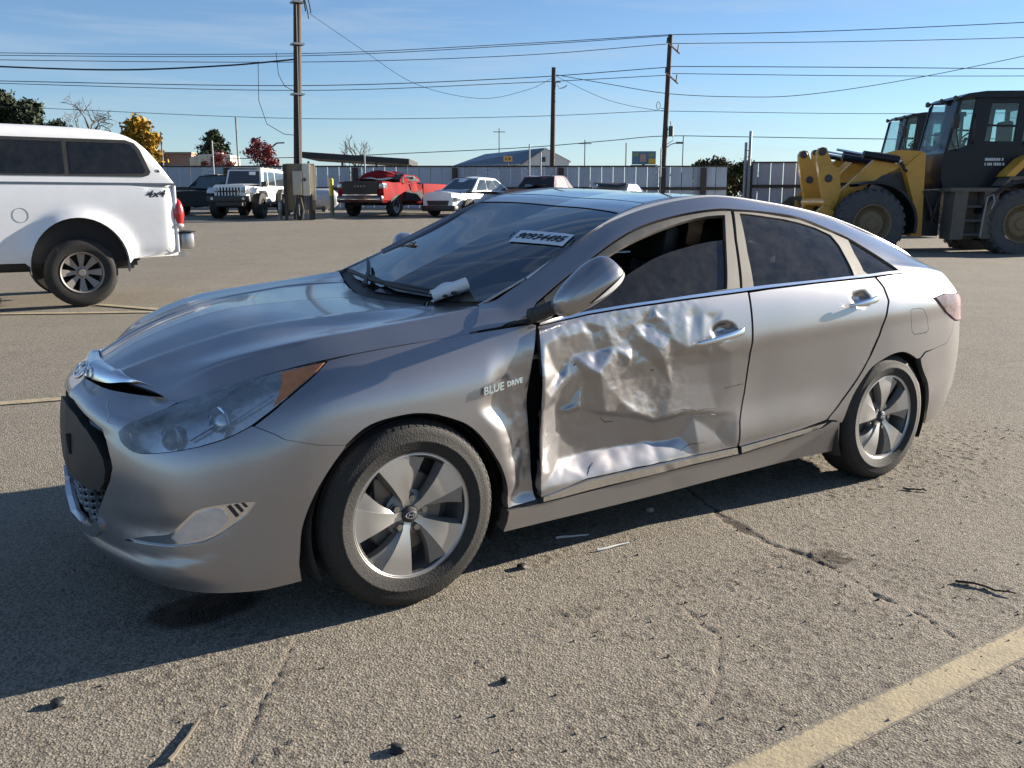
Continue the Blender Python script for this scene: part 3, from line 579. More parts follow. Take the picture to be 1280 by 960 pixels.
def paint_mat():
    m, n, l, p = new_mat('silver_paint')
    tc = n.new('ShaderNodeTexCoord')
    fl = n.new('ShaderNodeTexVoronoi'); fl.inputs['Scale'].default_value = 900
    l.new(tc.outputs['Object'], fl.inputs['Vector'])
    no = n.new('ShaderNodeTexNoise'); no.inputs['Scale'].default_value = 3.5; no.inputs['Detail'].default_value = 4; no.inputs['Roughness'].default_value = .5
    l.new(tc.outputs['Object'], no.inputs['Vector'])
    sx = n.new('ShaderNodeSeparateXYZ'); l.new(tc.outputs['Object'], sx.inputs[0])
    hz = n.new('ShaderNodeMapRange'); hz.inputs[1].default_value = .75; hz.inputs[2].default_value = .15; hz.inputs[3].default_value = .02; hz.inputs[4].default_value = .32
    l.new(sx.outputs[2], hz.inputs[0])
    dm = n.new('ShaderNodeMath'); dm.operation = 'MULTIPLY'; l.new(hz.outputs[0], dm.inputs[0])
    nr = n.new('ShaderNodeMapRange'); nr.inputs[1].default_value = .35; nr.inputs[2].default_value = .75; nr.inputs[3].default_value = .4; nr.inputs[4].default_value = 1.5
    l.new(no.outputs['Fac'], nr.inputs[0]); l.new(nr.outputs[0], dm.inputs[1])
    flk = n.new('ShaderNodeMixRGB'); flk.inputs[1].default_value = (.33, .318, .322, 1); flk.inputs[2].default_value = (.43, .415, .42, 1)
    l.new(fl.outputs['Color'], flk.inputs[0])
    mx = n.new('ShaderNodeMixRGB'); mx.inputs[2].default_value = (.29, .255, .21, 1)
    l.new(dm.outputs[0], mx.inputs[0]); l.new(flk.outputs[0], mx.inputs[1]); l.new(mx.outputs[0], p.inputs['Base Color'])
    mt = n.new('ShaderNodeMath'); mt.operation = 'MULTIPLY_ADD'; mt.inputs[1].default_value = -.9; mt.inputs[2].default_value = .88
    l.new(dm.outputs[0], mt.inputs[0]); l.new(mt.outputs[0], p.inputs['Metallic'])
    rg = n.new('ShaderNodeMath'); rg.operation = 'MULTIPLY_ADD'; rg.inputs[1].default_value = .6; rg.inputs[2].default_value = .27
    l.new(dm.outputs[0], rg.inputs[0]); l.new(rg.outputs[0], p.inputs['Roughness'])
    p.inputs['Coat Weight'].default_value = .55; p.inputs['Coat Roughness'].default_value = .06
    return m
PAINT = paint_mat()
BLACK = mat('black_plastic', (.018, .018, .019), .55, dust=.10)
DARK = mat('dark_interior', (.012, .012, .013), .8)
CHROME = mat('chrome', (.80, .81, .82), .12, 1, var=.03, dust=.05)
RUBBER = mat('tyre_rubber', (.012, .0118, .0115), .75, var=.3, scale=14, bump=.25, bscale=140, dust=.10, dustcol=(.14, .118, .09))
WHEEL_SILVER = mat('machined_alloy', (.60, .59, .575), .30, .85, coat=.3, var=.05, dust=.18)
WHEEL_GREY = mat('grey_alloy', (.25, .245, .24), .40, .6, dust=.22)
DISC = mat('brake_metal', (.20, .185, .17), .45, .8, dust=.3)
FRAME = mat('dusty_trim', (.055, .052, .048), .55, dust=.62, dustcol=(.24, .215, .175), scale=5)
GLASS = glass_mat('tinted_glass', (.10, .115, .125), 1.5, .015, dust=.15, dscale=14)
SCREEN = glass_mat('windscreen_glass', (.085, .10, .12), 1.6, .01, dust=.03)
ROOFGL = mat('black_roof_glass', (.010, .011, .013), .08, coat=1, var=.2, dust=.10, scale=9)
LENS = glass_mat('hazed_lens', (.90, .93, .95), 1.45, .05, dust=.58, dcol=(.62, .70, .75))
AMBER = mat('amber_plastic', (.56, .20, .07), .3, coat=.4, var=.2, scale=20)
REFL = mat('lamp_reflector', (.86, .87, .88), .22, .85, var=.08, scale=12)
RED = mat('red_lens', (.55, .26, .25), .2, coat=1)  # red paled to pink to carry the glare on the tail lamps
CLEARLENS = mat('frosted_lens', (.62, .60, .58), .22, .35, coat=.6, var=.12, scale=18)

car = empty('damaged_sedan')
tag(car, 'silver four door sedan with crumpled front door standing in the foreground', 'car')

# -- dents ------------------------------------------------------------------
# pushed-in depth of the front door skin, point by point (x, z, depth), folded along straight creases between the points
DENT = [(0.553,0.963,0.012), (0.78,0.994,0), (0.958,1.012,0), (1.146,1.022,0), (1.375,1.025,0), (1.667,1.026,0), (0.781,0.945,-0.004), (0.831,0.943,-0.014), (0.895,0.954,-0.004), (0.961,0.931,-0.013), (1.04,0.95,-0.006), (1.121,0.955,-0.017), (1.165,0.979,0.004), (1.212,0.958,-0.003), (1.319,0.967,-0.001), (1.371,0.961,-0.009), (1.43,0.975,-0.001), (1.485,0.947,-0.006), (1.545,0.973,0), (0.588,0.912,0.012), (0.667,0.793,-0.034), (0.727,0.856,-0.022), (0.846,0.86,-0.028), (0.943,0.871,-0.014), (1.043,0.861,-0.024), (1.096,0.897,-0.01), (1.237,0.888,-0.009), (1.415,0.841,0), (1.679,0.863,0), (0.566,0.74,0.01), (0.686,0.766,-0.022), (0.822,0.784,-0.01), (1.018,0.815,-0.01), (1.183,0.824,-0.006), (1.326,0.836,-0.003), (1.475,0.852,0), (0.608,0.706,0.006), (0.71,0.645,-0.034), (0.798,0.744,-0.032), (0.848,0.774,-0.004), (1.006,0.768,-0.026), (1.025,0.79,-0.026), (0.956,0.664,-0.01), (1.127,0.652,-0.028), (1.128,0.803,-0.027), (1.255,0.796,-0.027), (1.261,0.682,-0.021), (1.403,0.798,-0.02), (1.48,0.775,-0.015), (1.605,0.774,-0.003), (1.487,0.657,-0.012), (1.614,0.643,-0.001), (0.638,0.694,-0.008), (0.712,0.631,-0.018), (0.775,0.647,-0.013), (0.891,0.608,-0.008), (0.971,0.587,-0.018), (1.053,0.58,-0.01), (1.181,0.538,-0.016), (1.267,0.55,-0.007), (1.402,0.544,-0.005), (1.542,0.526,-0.003), (1.655,0.511,0), (0.653,0.67,-0.03), (0.725,0.609,-0.044), (0.788,0.627,-0.042), (0.892,0.587,-0.044), (0.979,0.565,-0.046), (1.054,0.557,-0.042), (1.182,0.516,-0.042), (1.268,0.528,-0.032), (1.403,0.524,-0.021), (1.543,0.505,-0.009), (0.683,0.556,-0.048), (0.691,0.432,-0.052), (0.792,0.432,-0.068), (0.923,0.432,-0.067), (1.058,0.436,-0.066), (1.2,0.427,-0.058), (1.348,0.426,-0.045), (1.549,0.416,-0.016), (1.664,0.393,0), (0.555,0.653,0.014), (0.558,0.564,0.01), (0.557,0.454,0.014), (0.569,0.33,0.004), (0.663,0.629,-0.034), (0.674,0.557,-0.04), (0.704,0.399,-0.04), (0.793,0.384,-0.04), (0.582,0.312,0), (0.667,0.331,-0.004), (0.807,0.338,-0.008), (0.993,0.34,-0.01), (1.204,0.341,-0.01), (1.428,0.342,-0.006), (1.667,0.343,0), (1.671,0.976,0), (1.712,0.747,0), (1.692,0.576,0), (1.667,0.463,0)]
def tri_interp(pts):
    p2 = [Vector(q[:2]) for q in pts]; V, E, F, *_ = delaunay_2d_cdt(p2, [], [], 0, 1e-6)
    V = np.array([(v.x, v.y) for v in V]); D = np.array([pts[int(np.argmin(np.hypot(*(np.array(pts)[:, :2] - v).T)))][2] for v in V]); F = [f for f in F]
    def fn(x, z):
        out = np.zeros(len(x))
        for a_, b_, c_ in F:
            A_, B_, C_ = V[a_], V[b_], V[c_]; det = (B_[1] - C_[1]) * (A_[0] - C_[0]) + (C_[0] - B_[0]) * (A_[1] - C_[1])
            if abs(det) < 1e-12: continue
            l1 = ((B_[1] - C_[1]) * (x - C_[0]) + (C_[0] - B_[0]) * (z - C_[1])) / det; l2 = ((C_[1] - A_[1]) * (x - C_[0]) + (A_[0] - C_[0]) * (z - C_[1])) / det; l3 = 1 - l1 - l2
            k = (l1 >= -1e-9) & (l2 >= -1e-9) & (l3 >= -1e-9); out[k] = (l1 * D[a_] + l2 * D[b_] + l3 * D[c_])[k]
        return out
    return fn
DENT_FN = tri_interp(DENT)
def door_dent(x, z):
    wx = .007 * fbm(x, z, 9., 3.3, 2); wz = .007 * fbm(x, z, 9., 8.1, 2)
    d = 0
    for k in range(12):
        a = k * 2.399; r_ = .0095 * math.sqrt((k + .5) / 12); d = d + DENT_FN(x + wx + r_ * math.cos(a), z + wz + r_ * math.sin(a)) / 12
    fx = sstep(.60, .68, x) * (1 - sstep(1.15, 1.5, x)) * (.25 + .75 * sstep(.46, .56, z))
    d = d + fx * (.0022 * fbm(x, z, 22., 2.2, 3) + .005 * fbm(x, z, 7., 5.5, 2) * sstep(.6, .66, z) * (1 - sstep(.9, 1.0, z)))
    return d + handle_bowl(x, z, 1.545, .892)
def handle_bowl(x, z, cx, cz):
    q = np.sqrt(((x - cx) / .085) ** 2 + ((z - cz) / .045) ** 2)
    return -.026 * (1 - sstep(.35, 1.0, q))
def rear_door_dent(x, z):
    return handle_bowl(x, z, 2.515, .972) - .004 * np.exp(-((x - 1.80) / .12) ** 2 - ((z - .62) / .2) ** 2)
def wing_dent(x, z):
    w = sstep(.27, .33, z) * (1 - sstep(.74, .93, z))
    edge = .43 + .05 * np.sin((z - .25) * 9) - .04 * sstep(.60, .70, z) + .05 * sstep(.70, .80, z)
    d = -.034 * sstep(edge - .085, edge + .045, x) * w
    d += .010 * fbm(x, z, 8., 4.1, 3) * w * sstep(.36, .45, x)
    return d
def bumper_lip(x, z):
    zl = np.interp(x, [-.96, -.84, -.72, -.62, -.52, -.40], [.262, .285, .305, .345, .425, .50])
    lip = .015 * (1 - sstep(zl - .030, zl + .010, z)) * (1 - sstep(-.80, -.60, x)) * sstep(.17, .25, z)
    zc = np.interp(x, [-.93, -.60], [.40, .46])
    return lip - .012 * np.exp(-((z - zc + .03) / .035) ** 2) * sstep(-.93, -.84, x) * (1 - sstep(-.70, -.58, x))

P = PANEL
GR = [q for q in P['grille_hole'] if not (q[0] < 1.15 and q[1] < 1.6)] + [(1.15, 1.40), (.8, 1.30), (.4, 1.24), (0, 1.22)]
# the half outlines that reach the centre line are cut right on it
def nose_panel(name, outer, m, holes=(), **k):
    return panel(name, SIDEP, outer, m, car, holes=holes, sides=(0, 1), **k)
BO = P['front_bumper']
# outline with the grille opening cut out of the centre edge
BO2 = GR[:1] + GR[1:-1] + GR[-1:] + BO[:-1] + [BO[-1]]
nose_panel('front_bumper', BO2, PAINT, holes=[P['fog']], h=.0125, gap=0, disp=bumper_lip, lip=.022)
GX = [(0, 4.9), (.6, 4.75), (1.2, 4.55), (1.75, 4.3), (2.1, 3.5), (2.2, 3.0), (2.0, 2.4), (1.5, 1.3), (.8, 1.15), (0, 1.1)]
nose_panel('grille_backing', GX, DARK, h=.05, off=-.065, gap=0, lip=0)
g = MB()
for side in (0, 1):
    for v0 in (1.45, 1.62, 1.80, 1.98, 2.16, 2.34):
        us = np.linspace(0, 1.75, 40); q = np.stack([us, v0 + .05 * np.sin(us * 15)], -1)
        ok = inside(SIDEP.ab(q), SIDEP.ab(GR)[::1]); pts, _ = SIDEP.pt(q, -.030, mir=bool(side))
        pts = pts[ok] if ok.sum() > 3 else pts[:0]
        if len(pts) > 3: g.tube([tuple(t) for t in pts], .008, 6)
    for u0 in (.25, .55, .85, 1.15, 1.45):
        q = np.stack([np.full(8, u0), np.linspace(1.3, 2.5, 8)], -1); ok = inside(SIDEP.ab(q), SIDEP.ab(GR)); pts, _ = SIDEP.pt(q, -.04, mir=bool(side)); pts = pts[ok]
        if len(pts) > 2: g.tube([tuple(t) for t in pts], .006, 6)
    for v0 in (4.0, 4.35):
        us = np.linspace(0, 1.9, 30); q = np.stack([us, np.full(30, v0)], -1); ok = inside(SIDEP.ab(q), SIDEP.ab(GR)); pts, _ = SIDEP.pt(q, -.035, mir=bool(side)); pts = pts[ok]
        if len(pts) > 3: g.tube([tuple(t) for t in pts], .010, 6)
g.build('grille', mat('grille_black', (.03, .03, .032), .35, coat=.3), car)
PB = [(0, 2.38), (.6, 2.37), (1.2, 2.38), (1.6, 2.47), (1.78, 2.7), (1.83, 3.0), (1.75, 3.3), (1.5, 3.62), (1.1, 3.92), (.6, 4.15), (0, 4.25)]
pb = nose_panel('plate_bracket', PB, BLACK, h=.03, off=.006, gap=0, lip=.05)
q, nq = SIDEP.pt(np.array([[.30, 3.45], [.38, 2.95]]), .009)
MB().tube([tuple(q[0]), tuple(q[1])], [.013, .005], 8).build('bracket_slot', DARK, pb)
CT = [(0, .98), (.6, 1.0), (1.15, 1.12), (1.48, 1.42), (1.50, 1.62), (1.36, 1.72), (1.22, 1.50), (1.0, 1.36), (.6, 1.28), (0, 1.25)]
nose_panel('lower_grille_trim', CT, CHROME, h=.03, off=.012, gap=0, lip=.02)

# bonnet with its badge strip
panel('bonnet', HOODP, [(0, 0), (0, 1), (0, 2), (0, 3), (0, 4), (0, 5), (0, 6), (0, 7), (1, 7), (2, 7), (3, 7), (4, 7), (5, 7), (5, 6), (5, 5), (5, 4), (5, 3), (5, 2), (5, 1), (5, 0), (4, 0), (3, 0), (2, 0), (1, 0)],
      PAINT, car, h=.022, gap=.002, sides=(0, 1), lip=.02)
def garnish(t, w, mir):
    v = 7 - t * 4.7
    a = cr_eval(HOOD, np.array([.16 - .06 * t]), np.array([v]))[0]; n_ = np.array([-.45, 0, .9]); a = a + n_ * .006
    b = cr_eval(SIDE, np.array([t * 1.75]), np.array([6.10 + .02 * t]))[0] + np.array([-.012, 0, .012])
    s = 4 * t * (1 - t) * 0 + 1 - t ** 3
    b = a + (b - a) * max(s, .05)
    p_ = a + (b - a) * w + np.array([-.6, 0, .75]) * .022 * 4 * w * (1 - w) * max(s, .1)
    if mir: p_ = p_ * [1, -1, 1]
    return tuple(lean(p_))
gb = MB(); gb.grid(lambda i, j: garnish(i, j, False), 20, 8); gb.grid(lambda i, j: garnish(i, j, True), 20, 8)
gar = gb.build('nose_trim', CHROME, car, ang=60)
# the slanted letter in an oval
e = MB(); ec = Vector(tuple(lean(np.array([-.898, 0, .808])))); ex = Vector((0, -1, 0)); ey = Vector((.62, 0, .78)).normalized()
def eo(a, b, d=0): return ec + ex * a + ey * b + Vector((-.78, 0, .62)) * d
e.tube([eo(.066 * math.cos(t), .036 * math.sin(t), .004) for t in np.linspace(0, 2 * math.pi, 33)], .0055, 8, cap=False)
e.tube([eo(-.040, -.020, .004), eo(-.022, .026, .004)], .0055, 6); e.tube([eo(.022, -.026, .004), eo(.040, .020, .004)], .0055, 6); e.tube([eo(-.031, .004, .004), eo(0, -.004, .006), eo(.031, -.004, .004)], .005, 6)
e.build('emblem', CHROME, gar)

# headlamps and fog lamps, both sides
for sd in (0, 1):
    hl = panel('headlight', SIDEP, P['headlight'], LENS, car, h=.022, off=.003, gap=.003, lip=.045, sides=(sd,), wall_mat=BLACK)
    panel('reflector', SIDEP, P['headlight'], REFL, hl, h=.03, off=-.042, gap=.004, lip=0, sides=(sd,))
    panel('indicator', SIDEP, P['amber'], AMBER, hl, h=.02, off=.0048, gap=.003, lip=.004, sides=(sd,))
    for k, (uv_, rr, mm) in enumerate(((P['hl_proj'][0], .040, mat('brown_projector', (.06, .05, .042), .1, .6, coat=1)), (P['hl_proj'][1], .043, REFL))):
        pt, nn = SIDEP.pt(np.array([uv_]), -.045, mir=bool(sd)); d = Vector((-.93, -.3 if not sd else .3, .05)).normalized()
        b = MB(); c0 = Vector(pt[0]); b.M = Matrix.Translation(c0) @ d.to_track_quat('Z', 'Y').to_matrix().to_4x4()
        b.lathe([(.0, .030), (rr * .5, .026), (rr * .85, .012), (rr, 0), (rr * 1.12, .004), (rr * 1.15, -.03)], 24, 'z'); b.build('projector', mm, hl)
        b = MB(); b.M = Matrix.Translation(c0) @ d.to_track_quat('Z', 'Y').to_matrix().to_4x4(); b.tube([(rr * 1.25 * math.cos(q_), rr * 1.25 * math.sin(q_), .004) for q_ in np.linspace(0, 2 * math.pi, 29)], .007, 8, cap=False); b.build('projector_ring', CHROME, hl)
    for v_ in ((3.5, 5.05), (3.95, 5.3)):
        q_ = np.stack([np.linspace(v_[0], v_[0] + .55, 10), np.linspace(v_[1] - .75, v_[1] + .12, 10)], -1); pt, nn = SIDEP.pt(q_, -.028, mir=bool(sd)); MB().tube([tuple(a_) for a_ in pt], .006, 6).build('lamp_fin', CHROME, hl)
    fg = panel('fog_light', SIDEP, P['fog'], CHROME, car, h=.022, off=-.010, gap=0, lip=.02, sides=(sd,), wall_mat=BLACK)
    panel('fog_lens', SIDEP, P['fog_lens'], CLEARLENS, fg, h=.02, off=-.005, sides=(sd,), lip=.008)
    for k in range(3): panel('slot', SIDEP, P['fog_slot%d' % k], BLACK, fg, h=.02, off=-.008, gap=0, lip=.002, sides=(sd,))

# body side
def both(name, key, m, disp=None, hf=.04, **k):
    a = panel(name, SIDEP, P[key], m, car, disp=disp, **k); k = dict(k); k['h'] = hf; k.pop('label', None)
    b = panel(name, SIDEP, P[key], m, car, sides=(1,), **k); return a, b
fl, _ = both('fender', 'fender', PAINT, wing_dent, h=.016, lip=.03); fl['label'] = 'crumpled front fender pushed in behind the wheel'
ok_ = SIDEP.T
fd, _ = both('front_door', 'front_door', PAINT, door_dent, h=.008, lip=.03); fd['label'] = 'crushed and buckled silver front door'
# scrapes torn into the crushed door skin
SCRAPES = [[(10.776, 3.387), (10.879, 3.387), (10.985, 3.393)], [(10.236, 3.035), (10.355, 3.056), (10.479, 2.973), (10.604, 2.96), (10.705, 2.896)], [(9.687, 3.137), (9.778, 2.999), (9.894, 2.918), (9.993, 2.824)], [(10.342, 1.924), (10.445, 2.077), (10.612, 2.064)], [(9.578, 3.16), (9.624, 3.013), (9.711, 2.994)], [(10.175, 3.799), (10.211, 3.881), (10.247, 3.827)], [(9.984, 4.239), (10.021, 4.25)], [(9.442, 1.754), (9.479, 1.999), (9.52, 2.117)], [(10.332, 2.834), (10.522, 2.809), (10.692, 2.765)], [(9.297, 5.101), (9.325, 5.122)]]
SCUFF = mat('black_scuff', (.025, .022, .02), .7); BAREMETAL = mat('scraped_metal', (.55, .53, .50), .4, .6)
for k, l_ in enumerate(SCRAPES):
    uu = np.array(l_); q = np.stack([np.interp(np.linspace(0, len(uu) - 1, 18), np.arange(len(uu)), uu[:, c]) for c in (0, 1)], -1); q[:, 1] += .012 * np.sin(np.arange(18) * 2.1 + k)
    pt_, n_ = SIDEP.pt(q, .0006, door_dent); rs = [.0004 + .0016 * math.sin(math.pi * i / 17) * (.6 + .4 * math.sin(i * 1.7 + k)) for i in range(18)]
    MB().tube([tuple(v) for v in pt_], rs, 5).build('scrape', SCUFF if k % 3 != 2 else BAREMETAL, fd)
both('rear_door', 'rear_door', PAINT, rear_door_dent, h=.02)
both('door_trim', 'door_trim_front', CHROME, lambda x, z: -.003 * np.sin(x * 9) * sstep(.6, .75, x) * (1 - sstep(1.2, 1.5, x)), h=.025, off=.006)
both('door_trim', 'door_trim_rear', CHROME, None, h=.03, off=.006)
both('sill', 'rocker', PAINT, None, h=.03, lip=.05)
qa = panel('body_side', SIDEP, P['side_frame'], PAINT, car, holes=[P['fuel_door']], h=.020, gap=.001, lip=.02)
panel('body_side', SIDEP, P['side_frame'], PAINT, car, h=.04, sides=(1,), lip=.02)
panel('fuel_door', SIDEP, P['fuel_door'], PAINT, car, h=.02, gap=.0025)
nose_panel('rear_bumper', P['rear_bumper'], PAINT, h=.03, gap=.001, lip=.03)
nose_panel('boot_lid', P['boot_lid'], PAINT, h=.04, gap=.001)
panel('boot_top', TOPP, [(8.0, 0), (8.0, 1), (8.0, 2), (8.0, 3), (9, 3), (9, 2), (9, 1), (9, 0)], PAINT, car, h=.04, gap=0, sides=(0, 1), lip=0)
for sd in (0, 1):
    tl = panel('tail_light', SIDEP, P['tail_lamp'], glass_mat('glare_lamp_cover', (.95, .88, .88), 1.5, .03, dust=.75, dcol=(.62, .50, .50)), car, h=.02, off=.006, gap=.002, lip=.02, sides=(sd,))  # glare on the lamp is painted as a pale pink film
    panel('red_lens', SIDEP, P['tail_lamp'], RED, tl, h=.03, off=-.02, gap=.006, sides=(sd,), lip=0)
    q = [(15.4, 4.9), (17.4, 4.85), (17.4, 4.15), (16.3, 4.1)]
    panel('clear_lens', SIDEP, q, CLEARLENS, tl, h=.03, off=-.012, gap=.0, sides=(sd,), lip=.004)

# side glass
both('corner_trim', 'corner_trim', BLACK, None, h=.03, off=-.002)
for sd in (0, 1):
    panel('window_frame', SIDEP, P['front_frame'], FRAME, car, holes=[P['winF']], h=.03, off=-.004, gap=.001, lip=.02, sides=(sd,))
    panel('window_frame', SIDEP, P['rear_frame'], FRAME, car, holes=[P['winR'], P['winQ']], h=.03, off=-.004, gap=.001, lip=.02, sides=(sd,))
    w = panel('window', SIDEP, P['winF_dropped' if not sd else 'winF'], GLASS, car, h=.04, off=-.016, gap=-.002, lip=.004, sides=(sd,))
    if not sd: w['label'] = 'half lowered tinted front window'
    panel('window', SIDEP, P['winR'], GLASS, car, h=.04, off=-.010, gap=-.004, lip=0, sides=(sd,))
    panel('quarter_window', SIDEP, P['winQ'], GLASS, car, h=.04, off=-.010, gap=-.004, lip=0, sides=(sd,))
both('belt_trim', 'belt_chrome', CHROME, None, h=.03, off=.007)
# screens and roof
TT = lambda u0, u1, v0=0: [(u0, v) for v in np.linspace(v0, 3, 7)] + [(u, 3) for u in np.linspace(u0, u1, 7)[1:]] + [(u1, v) for v in np.linspace(3, v0, 7)[1:]] + [(u, v0) for u in np.linspace(u1, u0, 7)[1:-1]]
panel('cowl_panel', TOPP, TT(0, .16, .02), BLACK, car, h=.03, gap=0, off=-.012, sides=(0, 1))
panel('windscreen', TOPP, TT(.10, 1.98, .06), SCREEN, car, h=.04, gap=0, off=-.003, sides=(0, 1), lip=.004)
panel('screen_border', TOPP, [(.1, .06), (.1, 3), (.22, 3), (.22, .42), (1.88, .26), (1.88, 3), (1.98, 3), (1.98, .06)], BLACK, car, h=.04, gap=0, off=-.0055, sides=(0, 1), lip=0)
panel('roof_panel', TOPP, TT(2.0, 2.62, .10), ROOFGL, car, h=.04, gap=.0015, sides=(0, 1), lip=.01)
panel('sunroof', TOPP, TT(2.64, 4.2, .34), ROOFGL, car, h=.04, gap=.0015, off=.001, sides=(0, 1), lip=.01)
for sd in (0, 1): panel('roof_side', TOPP, [(2.64, .10), (2.64, .33), (4.2, .33), (4.2, .10), (3.4, .10)], ROOFGL, car, h=.04, gap=.0015, sides=(sd,), lip=.01)
panel('roof_rear', TOPP, TT(4.22, 6.0, .10), ROOFGL, car, h=.04, gap=.0015, sides=(0, 1), lip=.01)
panel('rear_screen', TOPP, TT(6.0, 8.0, .10), GLASS, car, h=.05, gap=.0015, sides=(0, 1), lip=.004)
panel('roof_rail', TOPP, [(0, -.0), (0, .07)] + [(u, .10) for u in range(1, 9)] + [(u, 0) for u in range(8, 0, -1)], PAINT, car, h=.03, gap=0, off=.0005, sides=(0, 1), lip=.006)
def rail_fill(sd):
    xs = np.linspace(.66, 3.38, 60)
    us = np.linspace(8, 17, 400); s_pt = cr_eval(SIDE, us, np.full(400, 8.97)); ut = np.linspace(0, 8.6, 400); t_pt = cr_eval(TOP, ut, np.full(400, .06))
    A_ = np.stack([np.interp(xs, s_pt[:, 0], s_pt[:, k]) for k in range(3)], -1); B_ = np.stack([np.interp(xs, t_pt[:, 0], t_pt[:, k]) for k in range(3)], -1)
    b = MB(); A_[:, 2] -= .001; B_[:, 2] += .0012
    def f(i, j):
        k = i * 59; q = min(58, int(k)); fr = k - q; a_ = A_[q] * (1 - fr) + A_[q + 1] * fr; b_ = B_[q] * (1 - fr) + B_[q + 1] * fr
        p_ = a_ + (b_ - a_) * j + np.array([0, -.35, .75]) * .012 * math.sin(j * math.pi)
        return tuple(lean(p_ * [1, -1 if sd else 1, 1]))
    b.grid(f, 59, 6); b.build('drip_moulding', PAINT, car, ang=60)
rail_fill(0); rail_fill(1)
panel('headliner', TOPP, TT(2.05, 6.2, .1), mat('headliner', (.10, .10, .095), .9), car, h=.08, gap=0, off=-.05, sides=(0, 1), lip=0)

# inner shell, wheel wells, floor, cabin
def shell(name, vmax, off, m):
    us = np.linspace(0, NU - 1, 121); vs_ = np.linspace(0, vmax, 26); b = MB()
    for sd in (0, 1):
        U_, V_ = np.meshgrid(us, vs_, indexing='ij'); pts, _ = SIDEP.pt(np.stack([U_.ravel(), V_.ravel()], -1), off, mir=bool(sd)); pts = pts.reshape(121, 26, 3)
        base = [tuple(p_) for p_ in pts.reshape(-1, 3)]; fs = []
        for i in range(120):
            for j in range(25):
                c = pts[i:i + 2, j:j + 2].mean((0, 1))
                if (c[0]) ** 2 + (c[2] - .34) ** 2 < .43 ** 2 or (c[0] - 2.795) ** 2 + (c[2] - .334) ** 2 < .41 ** 2: continue
                if c[0] < -.5 and .2 < c[2] < .95: continue
                fs.append((i * 26 + j, (i + 1) * 26 + j, (i + 1) * 26 + j + 1, i * 26 + j + 1))
        b.add(base, fs)
    return b.build(name, m, car)
shell('inner_body', 5.9, -.15, DARK)
for cx in (0, 2.795):
    for sy in (-1, 1):
        b = MB(); b.lathe([(.375, 0), (.385, sy * -.02), (.40, sy * -.24), (.0, sy * -.25)], 40, 'y', R(-25), R(205)); b.M = Matrix.Identity(4)
        b.v = [(x + cx, y + sy * .885, z + .335) for x, y, z in b.v]; b.build('wheel_arch_liner', BLACK, car)
b = MB(); b.box(-.70, 3.45, -.55, .55, .215, .33).box(.42, 2.38, -.82, .82, .215, .36).box(-.45, .36, -.5, .5, .33, .62).build('underbody', DARK, car)
b = MB()
b.grid(lambda i, j: (.42 + .50 * i + .10 * (1 - abs(2 * j - 1)) * -1, -.70 + 1.40 * j, .955 + .07 * math.sin(i * math.pi) - .05 * i ** 3), 10, 16)
b.box(.80, .93, -.70, .70, .60, .93, .03).build('dashboard', mat('dash_vinyl', (.022, .022, .023), .6, dust=.06), car)
b = MB(); b.M = Matrix.Translation((1.0, -.37, .93)) @ Matrix.Rotation(R(-65), 4, 'Y')
b.tube([(.18 * math.cos(t), .18 * math.sin(t), 0) for t in np.linspace(0, 2 * math.pi, 33)], .015, 8, cap=False); b.tube([(-.18, 0, 0), (.18, 0, 0)], .02, 6); b.lathe([(0, .02), (.06, .02), (.07, -.03)], 16, 'z'); b.build('steering_wheel', DARK, car)
SEAT = mat('black_leather', (.028, .027, .026), .5)
def seat(x, y, w, lab=None):
    b = MB(); b.box(x - .50, x + .02, y - w / 2, y + w / 2, .36, .56, .05)
    b.M = Matrix.Translation((x, y, .50)) @ Matrix.Rotation(R(18), 4, 'Y'); b.box(-.07, .07, -w / 2, w / 2, 0, .66, .05); b.M = Matrix.Identity(4); s_ = b.build('seat', SEAT, car)
    for k in ((0,) if w < .8 else (-.42, 0, .42)):
        b = MB(); b.M = Matrix.Translation((x + .235, y + k, 1.165)) @ Matrix.Rotation(R(12), 4, 'Y'); b.box(-.05, .05, -.13, .13, 0, .19, .045).tube([(0, -.06, -.08), (0, -.06, .03)], .008, 6).tube([(0, .06, -.08), (0, .06, .03)], .008, 6); b.build('headrest', SEAT, s_)
seat(1.35, -.37, .50); seat(1.35, .37, .50); seat(2.20, 0, 1.25)

